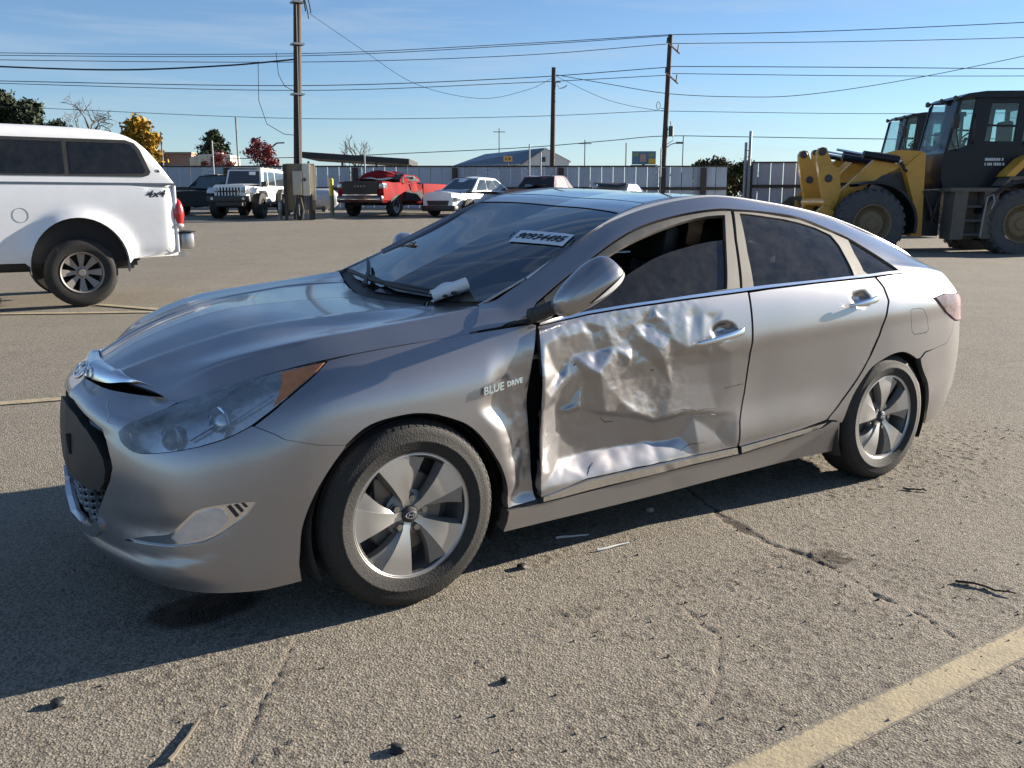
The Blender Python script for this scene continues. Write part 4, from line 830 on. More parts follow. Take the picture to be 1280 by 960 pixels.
# wheels
def wheel_meshes():
    n = 96; o = {}
    b = MB(); pr = [(.205, -.085), (.222, -.095), (.240, -.104), (.262, -.1085), (.264, -.1095), (.268, -.1095), (.270, -.1085), (.292, -.107), (.312, -.101), (.324, -.090), (.3305, -.074), (.3325, -.062), (.3265, -.060), (.3265, -.052), (.333, -.050),
        (.3340, -.022), (.3275, -.020), (.3275, -.012), (.334, -.010)]
    pr = pr + [(r_, -t) for r_, t in pr[::-1]]; b.lathe(pr, n)
    for k in range(72):                                            # shoulder blocks
        a = 2 * math.pi * k / 72
        for sg in (-1, 1):
            vs = []
            for da in (-.030, .016):
                for r_, t in ((.3165, .0995), (.3265, .0880), (.3325, .0700), (.3325, .064), (.318, .080)):
                    q = a + da + (.01 if t < .08 else 0); vs.append((r_ * math.cos(q), sg * t, r_ * math.sin(q)))
            b.add(vs, [(0, 1, 2, 3, 4), (9, 8, 7, 6, 5)] + [(i, i + 5, (i + 1) % 5 + 5, (i + 1) % 5) for i in range(5)])
    o['tyre'] = b.mesh('tyre', RUBBER, 30)
    b = MB(); b.lathe([(.2335, -.088), (.2345, -.093), (.231, -.0965), (.222, -.0965), (.217, -.092), (.213, -.080), (.208, -.02), (.200, .06), (.205, .085), (.226, .095), (.228, .085)], n)
    b.lathe([(.0, .03), (.21, .03)], 48); o['rim_barrel'] = b.mesh('rim_barrel', mat('barrel_alloy', (.30, .295, .29), .4, .8, dust=.3), 40)
    sp = MB(); gy = MB()
    for k in range(5):
        a0 = R(90 + 18 - 72 * k)                                   # clockwise from the outside
        def P_(r_, th, t): return (r_ * math.cos(a0 - th), t, r_ * math.sin(a0 - th))
        rs = np.linspace(.028, .219, 12)
        def hw(r_): return R(16.5) * (.74 + .26 * (r_ / .219)) + max(0, .058 - r_) * 8
        def tt(r_): return -.072 - .022 * math.sin(min(1, max(0, (r_ - .03) / .16)) * math.pi * .62)
        sp.grid(lambda i, j: P_(.028 + .191 * i, (2 * j - 1) * hw(.028 + .191 * i), tt(.028 + .191 * i)), 12, 6)
        for sg in (-1, 1): sp.grid(lambda i, j: P_(.028 + .191 * i, sg * hw(.028 + .191 * i), tt(.028 + .191 * i) + .028 * j), 12, 2)
        # grey facet falling away beside each spoke
        gy.grid(lambda i, j: P_(.062 + .156 * i, hw(.062 + .156 * i) + R(19) * j * (.35 + .65 * i), tt(.062 + .156 * i) + .003 + .007 * j), 10, 5)
        gy.grid(lambda i, j: P_(.062 + .156 * i, hw(.062 + .156 * i) + R(19) * (.35 + .65 * i), tt(.062 + .156 * i) + .010 + .035 * j), 10, 1)
        gy.grid(lambda i, j: P_(.062 + .15 * i, -hw(.062 + .15 * i) - R(3.5) * j, tt(.062 + .15 * i) + .003 + .035 * j), 10, 2)
    sp.lathe([(.2195, -.0915), (.2215, -.0945), (.2165, -.0955), (.2125, -.090), (.212, -.07)], n)
    o['rim'] = sp.mesh('rim', WHEEL_SILVER, 30)
    gy.lathe([(.026, -.068), (.062, -.062), (.085, -.050), (.088, -.03)], 40); o['spoke_facets'] = gy.mesh('spoke_facets', WHEEL_GREY, 40)
    b = MB(); b.lathe([(0, -.083), (.022, -.082), (.029, -.078), (.031, -.066)], 32); o['centre_cap'] = b.mesh('centre_cap', BLACK)
    b = MB(); f = lambda a, c: (a, -.0850, c)
    b.tube([f(.019 * math.cos(t), .012 * math.sin(t)) for t in np.linspace(0, 2 * math.pi, 25)], .0018, 6, cap=False); b.tube([f(-.011, -.007), f(-.006, .008)], .002, 6); b.tube([f(.006, -.008), f(.011, .007)], .002, 6); b.tube([f(-.008, .001), f(.008, -.001)], .002, 6)
    o['cap_emblem'] = b.mesh('cap_emblem', CHROME)
    b = MB()
    b.lathe([(.012, -.080), (.0125, -.062)], 6); b.lathe([(0, -.080), (.012, -.080)], 6); b.lathe([(.017, -.064), (.019, -.060), (.019, -.05)], 16)
    o['lug_nut'] = b.mesh('lug_nut', mat('nut_steel', (.35, .34, .33), .35, .9))
    b = MB(); b.lathe([(.07, -.03), (.145, -.03), (.150, -.025), (.150, 0), (.07, 0)], 48).box(-.12, -.05, -.045, .02, .06, .14, .01); o['brake_disc'] = b.mesh('brake_disc', DISC)
    return o
WM = wheel_meshes()
def add_wheel(x, y, z, sc, flip, roll):
    w = empty('wheel', (x, y, z), math.pi if flip else 0, car); w.scale = (sc,) * 3; w.rotation_euler = (0, roll, math.pi if flip else 0)
    for k in ('tyre', 'rim_barrel', 'rim', 'spoke_facets', 'centre_cap', 'cap_emblem', 'brake_disc'): link(k, WM[k], w)
    for k in range(5):
        a = R(90 - 9 - 72 * k); o = link('lug_nut', WM['lug_nut'], w, (.057 * math.cos(a), .002, .057 * math.sin(a)))
add_wheel(0, -.803, .345, 1.035, False, 0)
add_wheel(2.795, -.797, .334, 1.0, False, R(14))
add_wheel(0, .79, .345, 1.035, True, 0)
add_wheel(2.795, .79, .334, 1.0, True, 0)

# mirrors
def mirror(C0, e1, e2, e3, L, W, D, sd):
    b = MB(); C0 = Vector(C0)
    def f(i, j):
        t = i * math.pi; a = j * 2 * math.pi; s_ = math.sin(t) ** .55; sq = lambda q: math.copysign(abs(q) ** .72, q)
        w = W * (1.0 - .22 * math.cos(t)); dd = D * (1 if math.cos(a) > 0 else .55)
        return C0 + e1 * (-math.cos(t)) * L + e2 * (sq(math.sin(a)) * s_ * w + .022 * math.cos(t) * (1 if sd == 0 else 0)) + e3 * (sq(math.cos(a)) * s_ * dd)
    b.grid(f, 20, 32); m_ = b.build('door_mirror', PAINT, car, ang=80)
    if sd: return m_
    # indicator strip wrapped over the outer lower edge
    b = MB(); pts = [(i, j) for i in (np.linspace(.40, .93, 14)) for j in (.86, .915)]
    b.grid(lambda i, j: Vector(f(.42 + .50 * i, .855 + .07 * (j - .5) * (1 - abs(2 * i - 1) ** 2.0 * .9))) + (Vector(f(.42 + .50 * i, .855)) - C0).normalized() * .003, 16, 3)
    b.build('indicator', mat('clear_indicator', (.85, .85, .83), .15, coat=1, var=.25, scale=60), m_)
    b = MB(); b.grid(lambda i, j: Vector(f(.39 + .56 * i, .855 + .105 * (j - .5) * (1 - abs(2 * i - 1) ** 2.0 * .9))) + (Vector(f(.39 + .56 * i, .855)) - C0).normalized() * .0012, 16, 3); b.build('indicator_surround', BLACK, m_)
    return m_
def ori(px, py, pz): return Vector((px, py, pz)).normalized()
fwd = Vector((math.sin(YAW) * math.cos(PITCH), math.cos(YAW) * math.cos(PITCH), -math.sin(PITCH)))
e1 = ori(.66, -.10, .62); e3 = (Vector((-.62, -.78, .05)) - e1 * Vector((-.62, -.78, .05)).dot(e1)).normalized(); e2 = e3.cross(e1)
if e2.z < 0: e2 = -e2
near_mir = mirror((.690, -1.0, 1.128), e1, e2, e3, .145, .074, .085, 0)
b = MB(); b.tube([(.555, -.845, 1.02), (.575, -.885, 1.035), (.61, -.945, 1.065)], [.030, .028, .030], 10).box(.53, .62, -.875, -.835, 1.0, 1.05, .015); b.build('mirror_stalk', BLACK, near_mir)
e1 = ori(.30, .80, .20); e3 = (Vector((-1, .1, 0)) - e1 * Vector((-1, .1, 0)).dot(e1)).normalized(); e2 = e3.cross(e1)
if e2.z < 0: e2 = -e2
fm = mirror((.98, .99, 1.185), e1, e2, e3, .115, .075, .08, 1)

# handles
for (x0, x1, z0, z1, sd) in ((1.353, 1.655, .850, .886, -1), (2.385, 2.610, .951, .972, -1), (1.353, 1.655, .850, .886, 1), (2.385, 2.610, .951, .972, 1)):
    y0 = .918; b = MB()
    def hf(i, j):
        a = j * 2 * math.pi; r_ = .014 * (1 - .45 * (1 - i) ** 1.5) * min(1, math.sin(min(i, 1 - i + 1e-6) * math.pi) * 6 + .05 if min(i, 1 - i) < .12 else 1)
        return (x0 + (x1 - x0) * i + math.sin(a) * 0, sd * (y0 + .022 * math.sin(math.pi * min(1, max(0, i))) ** .5 + math.cos(a) * r_ * .7), z0 + (z1 - z0) * i + math.sin(a) * r_ * 1.25)
    b.grid(hf, 20, 14); b.build('door_handle', CHROME, car, ang=70)

# lettering on the wing
def badge(txt, size, x, z, m, sh=.25):
    t = text_mesh(txt, size, m, 'badge', car, shear=sh, bold=.0012, extr=.003); basis(t, (x, -.9135, z), (1, .02, .14), (0, .12, 1)); t['label'] = 'chrome lettering on the front fender'
badge('BLUE', .040, .335, .770, CHROME); badge('DRIVE', .026, .428, .785, CHROME)

# hairline crack in the bumper skin
SCRATCH = [(1.165, 5.482), (1.39, 5.151), (1.61, 4.916), (1.683, 4.591), (1.793, 4.617)]
pt_, n_ = SIDEP.pt(np.array(SCRATCH), .0012); MB().tube([tuple(q) for q in pt_], .0016, 5).build('paint_crack', mat('bare_primer', (.62, .62, .62), .6), car)
# auction sticker on the glass
PAPER = mat('white_paper', (.80, .80, .80), .6, var=.03); INK = mat('black_ink', (.012, .012, .012), .6)
stq = [(1.371, 2.344), (1.416, .686), (1.207, .516), (1.155, 2.128)]
st = panel('sticker', TOPP, stq, PAPER, car, h=.03, off=.002, gap=0, lip=.001)
c4, n4 = TOPP.pt(np.array(stq), .0045); cc = c4.mean(0)
xd = (c4[1] - c4[0]) + (c4[2] - c4[3]); yd = (c4[0] - c4[3]) + (c4[1] - c4[2])
t = text_mesh('90934495', .076, INK, 'sticker_number', st, bold=.0028, extr=.0005); basis(t, cc, xd, yd)
xn = xd / np.linalg.norm(xd); yn = yd / np.linalg.norm(yd)
b = MB()
for k, off in enumerate((-.196, -.190, .188, .193)):
    p0 = cc + xn * off - yn * .028; p1 = cc + xn * off + yn * .028; b.tube([tuple(p0), tuple(p1)], .0012, 4)
b.build('sticker_bars', INK, st)

# wipers
def wip(name, uvs, r_):
    b = MB(); pts = []
    for u, v in uvs:
        mir = v < 0; q, _ = TOPP.pt(np.array([[u, 3 - abs(v)]]), .018, mir=not mir); pts.append(tuple(q[0]))
    b.tube(pts, r_, 8); return b.build(name, BLACK, car)
w1 = wip('wiper', [(.09, 1.9), (.13, 1.2), (.16, .4), (.15, -.5), (.13, -1.1), (.10, -1.7)], [.012, .011, .010, .010, .009, .006])
w2 = wip('wiper', [(.07, .3), (.22, 1.0), (.30, 1.7), (.34, 2.3)], [.012, .010, .009, .006])
w3 = wip('wiper_blade', [(.19, .9), (.20, 0), (.18, -1.0), (.155, -1.9)], .007); w3.parent = w1

# the roll of white paper left against the foot of the windscreen
pc, pn = TOPP.pt(np.array([[.17, 1.42]]), .026)
b = MB()
def roll(i, j):
    a = .4 + i * 5.0; r_ = .030 + .004 * i; return (-.10 + .20 * j + .015 * math.sin(3 * i), r_ * math.cos(a), r_ * math.sin(a))
b.grid(roll, 18, 6); b.grid(lambda i, j: (-.11 + .16 * j + .05 * i, .03 + .075 * i, -.028 + .012 * math.sin(j * 5) * i + .05 * i * i), 10, 8)
o = b.build('rolled_paper', PAPER, None, ang=80); o.matrix_world = Matrix.Translation(Vector(pc[0])) @ Matrix.Rotation(R(-28), 4, 'Z') @ Matrix.Rotation(R(-20), 4, 'Y') @ Matrix.Scale(.78, 4)
tag(o, 'loosely rolled white paper lying at the foot of the silver sedan windscreen', 'paper')
# ------------------------------------------------------------------ white pickup with a canopy, parked beyond the bonnet
def at_lot(o, r, d, heading, z=None):
    """heading: degrees turned from facing the viewer towards the left; local x is forwards"""
    h = R(heading); f2 = -math.sin(h) * RH - math.cos(h) * FH
    o.location = lot(r, d, z); o.rotation_euler = (0, 0, math.atan2(f2[1], f2[0])); return o
WHITE = mat('white_paint', (.80, .81, .82), .3, coat=.5, var=.03, dust=.06)
WHITE2 = mat('canopy_white', (.82, .82, .81), .4, coat=.3, var=.03, dust=.05)
DARKGL = glass_mat('dark_glass', (.05, .055, .06), 1.5, .03, dust=.08)
BODYGL = mat('car_glass', (.015, .018, .022), .06, coat=1, dust=.10)
TAILRED = mat('tail_red', (.42, .02, .018), .22, coat=.8)
STEEL = mat('bumper_steel', (.50, .50, .50), .3, .85, dust=.2)

def simple_wheel(name, parent, x, y, z, r_, w_, out, rimcol, rim_r=.6, spokes=6, dish=.02):
    wm = empty(name, (x, y, z), 0, parent)
    b = MB(); b.lathe([(r_ * rim_r * .96, -w_ * .30), (r_ * rim_r, -w_ * .46), (r_ * .80, -w_ * .53), (r_ * .93, -w_ * .48), (r_ * .985, -w_ * .40), (r_, -w_ * .26), (r_ * .985, -w_ * .10), (r_ * 1.0, 0), (r_ * .985, w_ * .1), (r_, w_ * .26), (r_ * .93, w_ * .5), (r_ * rim_r, w_ * .46)], 40)
    t = b.build('tyre', RUBBER, wm)
    b = MB(); rr = r_ * rim_r
    b.lathe([(rr * 1.01, -w_ * .44), (rr * .99, -w_ * .49), (rr * .93, -w_ * .46), (rr * .88, -w_ * .2), (rr * .86, .02)], 40)
    b.lathe([(0, -w_ * .36 - dish), (rr * .16, -w_ * .36 - dish), (rr * .22, -w_ * .30), (rr * .32, -w_ * .28)], 24)
    for k in range(spokes):
        a = 2 * math.pi * k / spokes; da = math.pi / spokes * .52
        P_ = lambda q, th, t_: (q * math.cos(a + th), t_, q * math.sin(a + th))
        b.add([P_(rr * .2, -da * 1.6, -w_ * .28), P_(rr * .92, -da, -w_ * .40), P_(rr * .92, da, -w_ * .40), P_(rr * .2, da * 1.6, -w_ * .28), P_(rr * .2, -da * 1.6, -w_ * .1), P_(rr * .92, -da, -w_ * .2), P_(rr * .92, da, -w_ * .2), P_(rr * .2, da * 1.6, -w_ * .1)],
              [(0, 1, 2, 3), (0, 4, 5, 1), (3, 2, 6, 7), (1, 5, 6, 2)])
    b.build('rim', rimcol, wm)
    b = MB(); b.lathe([(0, .0), (rr * .9, .0)], 24); b.build('rim_back', DARK, wm)
    if out: wm.rotation_euler = (0, 0, math.pi)
    return wm

def pickup():
    t = empty('pickup_truck'); tag(t, 'white four wheel drive pickup with a matching canopy and dark side windows', 'pickup')
    # local x forwards, y to its left side away from us is negative; near flank is y = +1.0 when it faces left
    W = .98
    prof = [(-1.20, .62), (-1.215, .95), (-1.20, 1.30), (-1.185, 1.50)]
    def side_y(z): return W - .05 * max(0, (z - 1.2) / .3) ** 2 * .4 - .06 * max(0, (.75 - z) / .2) ** 2
    arch = [(.565 * math.cos(a), .50 + .60 * math.sin(a)) for a in np.linspace(R(-8), R(188), 23)]
    for sg, nm in ((1, 'bed_side'), (-1, 'bed_side')):
        outer = [(-1.19, .60), (-1.215, .90), (-1.21, 1.25), (-1.18, 1.50), (-.5, 1.505), (.3, 1.51), (1.28, 1.515), (1.28, .56), (.62, .56)] + arch[1:-1] + [(-.62, .58)]
        pz = np.array(outer); V = []
        from mathutils.geometry import delaunay_2d_cdt as cdt
        gx, gyy = np.meshgrid(np.arange(-1.2, 1.3, .06), np.arange(.56, 1.52, .06), indexing='ij'); G = np.stack([gx.ravel(), gyy.ravel()], -1); G = G[inside(G, inset(pz if area(pz) > 0 else pz[::-1], .03))]
        vv = [Vector(p_) for p_ in outer] + [Vector(p_) for p_ in G]; n_ = len(outer)
        v2, e2_, f2_, *_ = cdt(vv, [(i, (i + 1) % n_) for i in range(n_)], [], 0, 1e-6); v2 = np.array([(q.x, q.y) for q in v2]); f2_ = [f for f in f2_ if inside(np.array([v2[list(f)].mean(0)]), pz)[0]]
        # swollen lip round the wheel opening
        dist = np.abs(np.hypot(v2[:, 0] / .565, (v2[:, 1] - .50) / .60) - 1) * .62
        yy = np.array([side_y(q[1]) for q in v2]) + .055 * np.exp(-(dist / .085) ** 2) * (v2[:, 1] > .45) - .10 * np.clip((-1.05 - v2[:, 0]) / .16, 0, 1) ** 2
        b = MB(); b.add([(q[0], sg * y_, q[1]) for q, y_ in zip(v2, yy)], f2_)
        lipv = [(a_[0], sg * (W + .03), a_[1]) for a_ in arch] + [(a_[0], sg * (W - .12), a_[1]) for a_ in arch]; m_ = len(arch); b.add(lipv, [(i, i + 1, i + 1 + m_, i + m_) for i in range(m_ - 1)])
        o = b.build(nm, WHITE, t, ang=40)
    b = MB(); b.box(-1.17, 1.25, -.86, .86, .62, 1.48); b.box(-1.2, -1.16, -.95, .95, .64, 1.5, .01); b.build('tailgate', WHITE, t)
    b = MB(); b.box(-.70, .70, -.90, .90, .55, 1.10); b.build('wheel_arch', DARK, t)
    b = MB(); b.box(-.72, 4.6, -.40, .40, .42, .60).tube([(0, -.9, .40), (0, .9, .40)], .06, 10).box(-.7, .9, .40, .75, .48, .60); b.build('chassis', BLACK, t)
    # canopy: cross section swept with a sloping tail
    b = MB()
    def can(i, j):
        a = j * math.pi; c = math.cos(a); s_ = math.sin(a)
        x0 = -1.19 + 2.46 * i ** 1.6
        hgt = float(np.interp(x0, [-1.19, -1.16, -1.10, -1.0, -.90, -.80, -.70, -.60, -.48, -.35, -.1, .4, 1.3], [0, .06, .18, .345, .475, .565, .62, .652, .675, .69, .705, .715, .72])) * .985
        y_ = .955 * (abs(c) ** .30) * (1 if c > 0 else -1); z_ = 1.515 + hgt * (s_ ** .36)
        k = (z_ - 1.515) / .72; y_ *= 1 - .085 * k
        return (x0, y_, z_)
    b.grid(can, 64, 48); b.grid(lambda i, j: (1.27, (1 - 2 * j) * .9, 1.515 + .62 * i), 4, 4); cn = b.build('canopy', WHITE2, t, ang=50)
    for sg in (1, -1):
        b = MB(); b.box(-1.19, 1.27, sg * .952 - .012, sg * .952 + .012, 1.495, 1.525); b.build('rail_seam', mat('blue_grey_rubber', (.10, .13, .17), .5), t)
        yw = lambda z: sg * (.955 * (1 - .085 * (z - 1.515) / .635) + .004)
        def wpoly(pts, m_, nm, par, off=0.0, th=.012):
            b = MB(); n_ = len(pts); vs = [(x, yw(z) + sg * off, z) for x, z in pts] + [(x, yw(z) + sg * (off - th), z) for x, z in pts]
            b.add(vs, [tuple(range(n_)), tuple(range(2 * n_ - 1, n_ - 1, -1))] + [(i, i + n_, (i + 1) % n_ + n_, (i + 1) % n_) for i in range(n_)]); return b.build(nm, m_, par, ang=20)
        fr = wpoly([(-.88, 1.62), (-.905, 1.66), (-.80, 1.94), (-.74, 2.015), (-.64, 2.05), (1.18, 2.05), (1.22, 2.0), (1.22, 1.64), (1.18, 1.60), (-.82, 1.60)], BLACK, 'window_frame', cn, .004)
        wpoly([(-.82, 1.645), (-.845, 1.68), (-.745, 1.93), (-.70, 1.985), (-.62, 2.01), (.02, 2.01), (.02, 1.63)], DARKGL, 'window', cn, .008, .004)
        wpoly([(.09, 1.63), (.09, 2.01), (1.16, 2.01), (1.18, 1.98), (1.18, 1.66), (1.15, 1.63)], DARKGL, 'window', cn, .008, .004)
        b = MB(); b.M = Matrix.Translation((-1.205, sg * .905, 1.135))
        b.grid(lambda i, j: (.075 * math.cos(j * 2 * math.pi) * (math.sin(i * math.pi) ** .6) - .012, sg * (.07 * math.sin(j * 2 * math.pi) * (math.sin(i * math.pi) ** .5)), (.5 - i) * .40), 14, 20)
        tl = b.build('tail_light', TAILRED, t, ang=80)
        b = MB(); b.M = Matrix.Translation((-1.212, sg * .907, .985)); b.grid(lambda i, j: (.072 * math.cos(j * 2 * math.pi) * math.sin(i * math.pi), sg * .07 * math.sin(j * 2 * math.pi) * math.sin(i * math.pi), (.5 - i) * .11), 8, 16); b.build('reversing_lens', CLEARLENS, tl)
        if sg > 0:
            x_ = text_mesh('4x4', .145, mat('black_vinyl', (.02, .02, .022), .4), 'decal', t, shear=.35, bold=.004, extr=.0004); basis(x_, (-.93, side_y(1.40) + .0045, 1.385), (-1, 0, .05), (0, 0, 1)); x_.scale = (1.05, .80, 1)
            b = MB(); b.tube([(.62 + .085 * math.cos(a), side_y(1.13) + .0002, 1.13 + .085 * math.sin(a)) for a in np.linspace(0, 2 * math.pi, 28)], .0022, 5, cap=False); b.build('filler_cap_seam', BLACK, t)
            b = MB(); b.prism([(-.98, 1.66), (-1.02, 1.66), (-1.0, 1.70)], yw(1.68) - .004, yw(1.68) + .003); b.build('maker_sticker', BLACK, cn)
    b = MB(); b.box(-1.40, -1.22, -.95, .95, .68, .90, .05); bp_ = b.build('rear_bumper', STEEL, t)
    b = MB(); b.box(-1.41, -1.21, -.96, .96, .895, .915, .005); b.build('step_pad', BLACK, bp_); b = MB(); b.box(-1.30, -1.0, -.06, .06, .54, .66).box(-1.34, -1.2, .55, .60, .56, .68).build('tow_bar', STEEL, bp_)
    # cab and bonnet ahead (outside the picture, but it stands there)
    b = MB()
    cab = [(1.34, .55), (3.55, .55), (3.55, 1.25), (5.0, 1.22), (5.05, .62), (4.62, .60)] ; 
    def cabf(i, j):
        x0 = 1.34 + 3.75 * i; top = np.interp(x0, [1.34, 1.42, 1.6, 2.6, 3.05, 3.75, 4.9, 5.09], [1.5, 1.95, 2.0, 2.0, 1.93, 1.36, 1.28, 1.1]); a = j * math.pi; c = math.cos(a); s_ = math.sin(a)
        z_ = .58 + (top - .58) * s_ ** .45; tum = 1 - .16 * max(0, (z_ - 1.4) / .6)
        return (x0, .97 * abs(c) ** .25 * (1 if c > 0 else -1) * tum, z_)
    b.grid(cabf, 50, 40); b.build('cab', WHITE, t, ang=50)
    for x in (0, 3.58):
        for sg in (1, -1): simple_wheel('wheel', t, x, sg * .86, .425, .425, .27, sg > 0, mat('worn_steel_wheel', (.30, .28, .26), .45, .7, dust=.3, dustcol=(.16, .11, .08)), .60, 8)
    return t
pk = pickup()
hd = 57.0
pk_o = lot(-5.42, 11.5); hh = R(hd); f2 = -math.sin(hh) * RH - math.cos(hh) * FH; lf = np.array([-f2[1], f2[0]])
pk.rotation_euler = (0, 0, math.atan2(f2[1], f2[0])); pk.location = (pk_o.x - lf[0] * .84, pk_o.y - lf[1] * .84, pk_o.z)

# ------------------------------------------------------------------ wheel loaders
YEL = mat('machine_yellow', (.70, .34, .03), .42, coat=.25, var=.15, dust=.18, dustcol=(.26, .18, .09), scale=3)
GREYP = mat('machine_grey', (.04, .042, .048), .55, dust=.12)
BLUBLK = mat('cab_black', (.010, .012, .018), .4, coat=.08, spec=.3, dust=.02)
CABGL = glass_mat('cab_glass', (.80, .90, .90), 1.5, .02, dust=.10, dcol=(.35, .42, .45))
LTYRE = mat('dusty_loader_tyre', (.055, .055, .057), .85, var=.25, scale=5, bump=.3, bscale=30, dust=.5, dustcol=(.15, .14, .13))
DUSTY = mat('dusty_steps', (.09, .078, .062), .7, dust=.3)
def loader():
    """local x to the machine's rear, y away from us, origin under the front axle's near side"""
    t = empty('wheel_loader')
    lev = [(-.2, 2.38), (-.12, 2.36), (-.06, 2.22), (.04, 2.01), (.19, 1.9), (.25, 1.44), (.16, 1.12), (-.03, .95), (-.12, 1.23), (-.21, 1.6), (-.3, 2.06), (-.32, 2.27), (-.27, 2.36)]
    arm = [(2.02, 2.30), (2.07, 1.85), (1.76, 1.85), (1.66, 2.03), (1.48, 1.9), (1.19, 1.77), (.9, 1.58), (.43, 1.15), (.18, .80), (-.05, .62), (-.20, .70), (.25, 1.39), (.56, 1.69), (.99, 2.11), (1.23, 2.25), (1.47, 2.32), (1.74, 2.32)]
    for y0 in (.55, 1.85):
        l_ = MB().prism(lev, y0 - .03, y0 + .10).build('tilt_lever', YEL, t)
        for px_, pz_ in ((-.21, 2.28), (-.04, 1.71)):
            b = MB(); b.M = Matrix.Translation((px_, y0 - .05, pz_)); b.lathe([(0, -.02), (.07, -.02), (.085, 0), (.085, .06)], 16); b.build('pin', GREYP, l_)
        a_ = MB().prism(arm, y0 + .12, y0 + .24).build('lift_arm', YEL, t)
        b = MB(); b.tube([(.13, y0 + .05, 2.33), (.75, y0 + .05, 2.22)], .028, 10); b.build('ram_rod', CHROME, t)
        b = MB(); b.tube([(.72, y0 + .05, 2.225), (1.5, y0 + .05, 2.11)], .085, 14); b.build('ram_cylinder', BLUBLK, t)
    MB().tube([(-.04, .45, 1.2), (-.04, 2.05, 1.2)], .10, 12).build('cross_tube', YEL, t)
    MB().prism([(.75, .55), (1.5, .50), (2.1, .45), (2.1, 1.9), (1.5, 1.8), (.9, 1.0)], .85, 1.65).build('front_frame', GREYP, t)
    MB().prism([(1.66, 1.95), (2.02, 2.28), (2.10, 2.25), (2.16, .43), (1.92, .45), (1.9, 1.25)], .62, .84).build('loader_tower', YEL, t)
    MB().prism([(1.66, 1.95), (2.02, 2.28), (2.10, 2.25), (2.16, .43), (1.92, .45), (1.9, 1.25)], 1.66, 1.88).build('loader_tower', YEL, t)
    # coupler and bucket low in front
    for y0 in (.45, 1.80): MB().prism([(-.35, .35), (.0, .35), (.12, 1.0), (-.10, 1.15), (-.35, .9)], y0, y0 + .15).build('coupler', YEL, t)
    b = MB(); b.prism([(-1.35, .08), (-.35, .06), (-.22, .25), (-.25, .62), (-.42, .88), (-.34, .90), (-.16, .64), (-.14, .22), (-.33, .0), (-1.35, .03)], -.1, 2.5); b.prism([(-1.35, .05), (-.33, .02), (-.16, .3), (-.2, .64), (-.38, .88)], -.12, -.08).prism([(-1.35, .05), (-.33, .02), (-.16, .3), (-.2, .64), (-.38, .88)], 2.48, 2.52); b.build('bucket', mat('bucket_steel', (.10, .085, .07), .6, .4, dust=.4), t)
    b = MB(); b.prism([(1.30, 2.12), (1.42, 2.14), (1.58, 2.09), (1.45, 2.02)], .56, .62); b.build('work_light', CLEARLENS, t); b = MB(); b.tube([(1.56, .60, 2.06), (1.66, .62, 1.9), (1.72, .62, 1.86)], .03, 6); b.build('light_arm', BLACK, t)
    # wheels
    for x in (.80, 4.05):
        for y0, fl in ((.28, False), (2.12, True)):
            w = empty('wheel', (x, y0, .735), 0, t)
            b = MB(); r_ = .735; b.lathe([(.40, -.18), (.43, -.27), (.55, -.29), (.66, -.28), (.70, -.24), (.722, -.20), (.722, .20), (.66, .28), (.43, .27)], 56)
            for k in range(26):
                a = 2 * math.pi * k / 26
                for sg in (-1, 1):
                    q = a + (.12 if sg > 0 else 0); vs = []
                    for da in (-.055, .055):
                        for rr, tt, sw in ((.66, .285, 0), (.742, .235, 0), (.748, .02, .16), (.715, .02, .16)): vs.append((rr * math.cos(q + da + sw), sg * tt, rr * math.sin(q + da + sw)))
                    b.add(vs, [(0, 1, 2, 3), (7, 6, 5, 4)] + [(i, i + 4, (i + 1) % 4 + 4, (i + 1) % 4) for i in range(4)])
            b.build('tyre', LTYRE, w)
            b = MB(); b.lathe([(.425, -.275), (.41, -.285), (.385, -.27), (.36, -.20), (.33, -.14), (.30, -.15), (.26, -.20), (.14, -.22), (.12, -.25), (0, -.25)], 40)
            for k in range(16): a = 2 * math.pi * k / 16; b.M = Matrix.Translation((.325 * math.cos(a), -.15, .325 * math.sin(a))); b.lathe([(.0, -.03), (.018, -.03), (.018, .02)], 6)
            b.M = Matrix.Identity(4); b.build('rim', mat('dusty_yellow_rim', (.20, .135, .06), .6, dust=.55, dustcol=(.16, .13, .10)), w)
            if fl: w.rotation_euler = (0, 0, math.pi)
    b = MB(); b.box(.5, 1.1, .4, 2.0, .55, .92).box(3.75, 4.35, .4, 2.0, .55, .92).build('axle', GREYP, t)
    # front mudguards
    for y0 in (0.0, 1.85):
        a_ = [R(q) for q in np.linspace(112, -12, 20)]; b = MB()
        vs = [(.80 + .98 * math.cos(q), y, .72 + .93 * math.sin(q)) for q in a_ for y in (y0, y0 + .55)] + [(.80 + .92 * math.cos(q), y, .72 + .87 * math.sin(q)) for q in a_ for y in (y0, y0 + .55)]
        k = len(a_); fs = []
        for i in range(k - 1):
            p0 = 2 * i; fs += [(p0, p0 + 1, p0 + 3, p0 + 2), (2 * k + p0, 2 * k + p0 + 2, 2 * k + p0 + 3, 2 * k + p0 + 1), (p0, p0 + 2, 2 * k + p0 + 2, 2 * k + p0), (p0 + 1, 2 * k + p0 + 1, 2 * k + p0 + 3, p0 + 3)]
        b.add(vs, fs).build('mudguard', BLUBLK, t)
    # cab
    cabp = [(2.11, 1.49), (2.03, 1.72), (2.05, 2.25), (2.27, 3.32), (2.36, 3.42), (4.02, 3.42), (4.12, 3.3), (4.12, 1.49)]
    c = empty('cab', (.40, 0, 0), 0, t)
    b = MB(); b.prism([(2.11, 1.49), (2.03, 1.72), (2.05, 2.25), (2.58, 2.40), (2.85, 2.42), (4.12, 2.42), (4.12, 1.49)], .52, 1.98); b.build('cab_base', BLUBLK, c)
    b = MB()
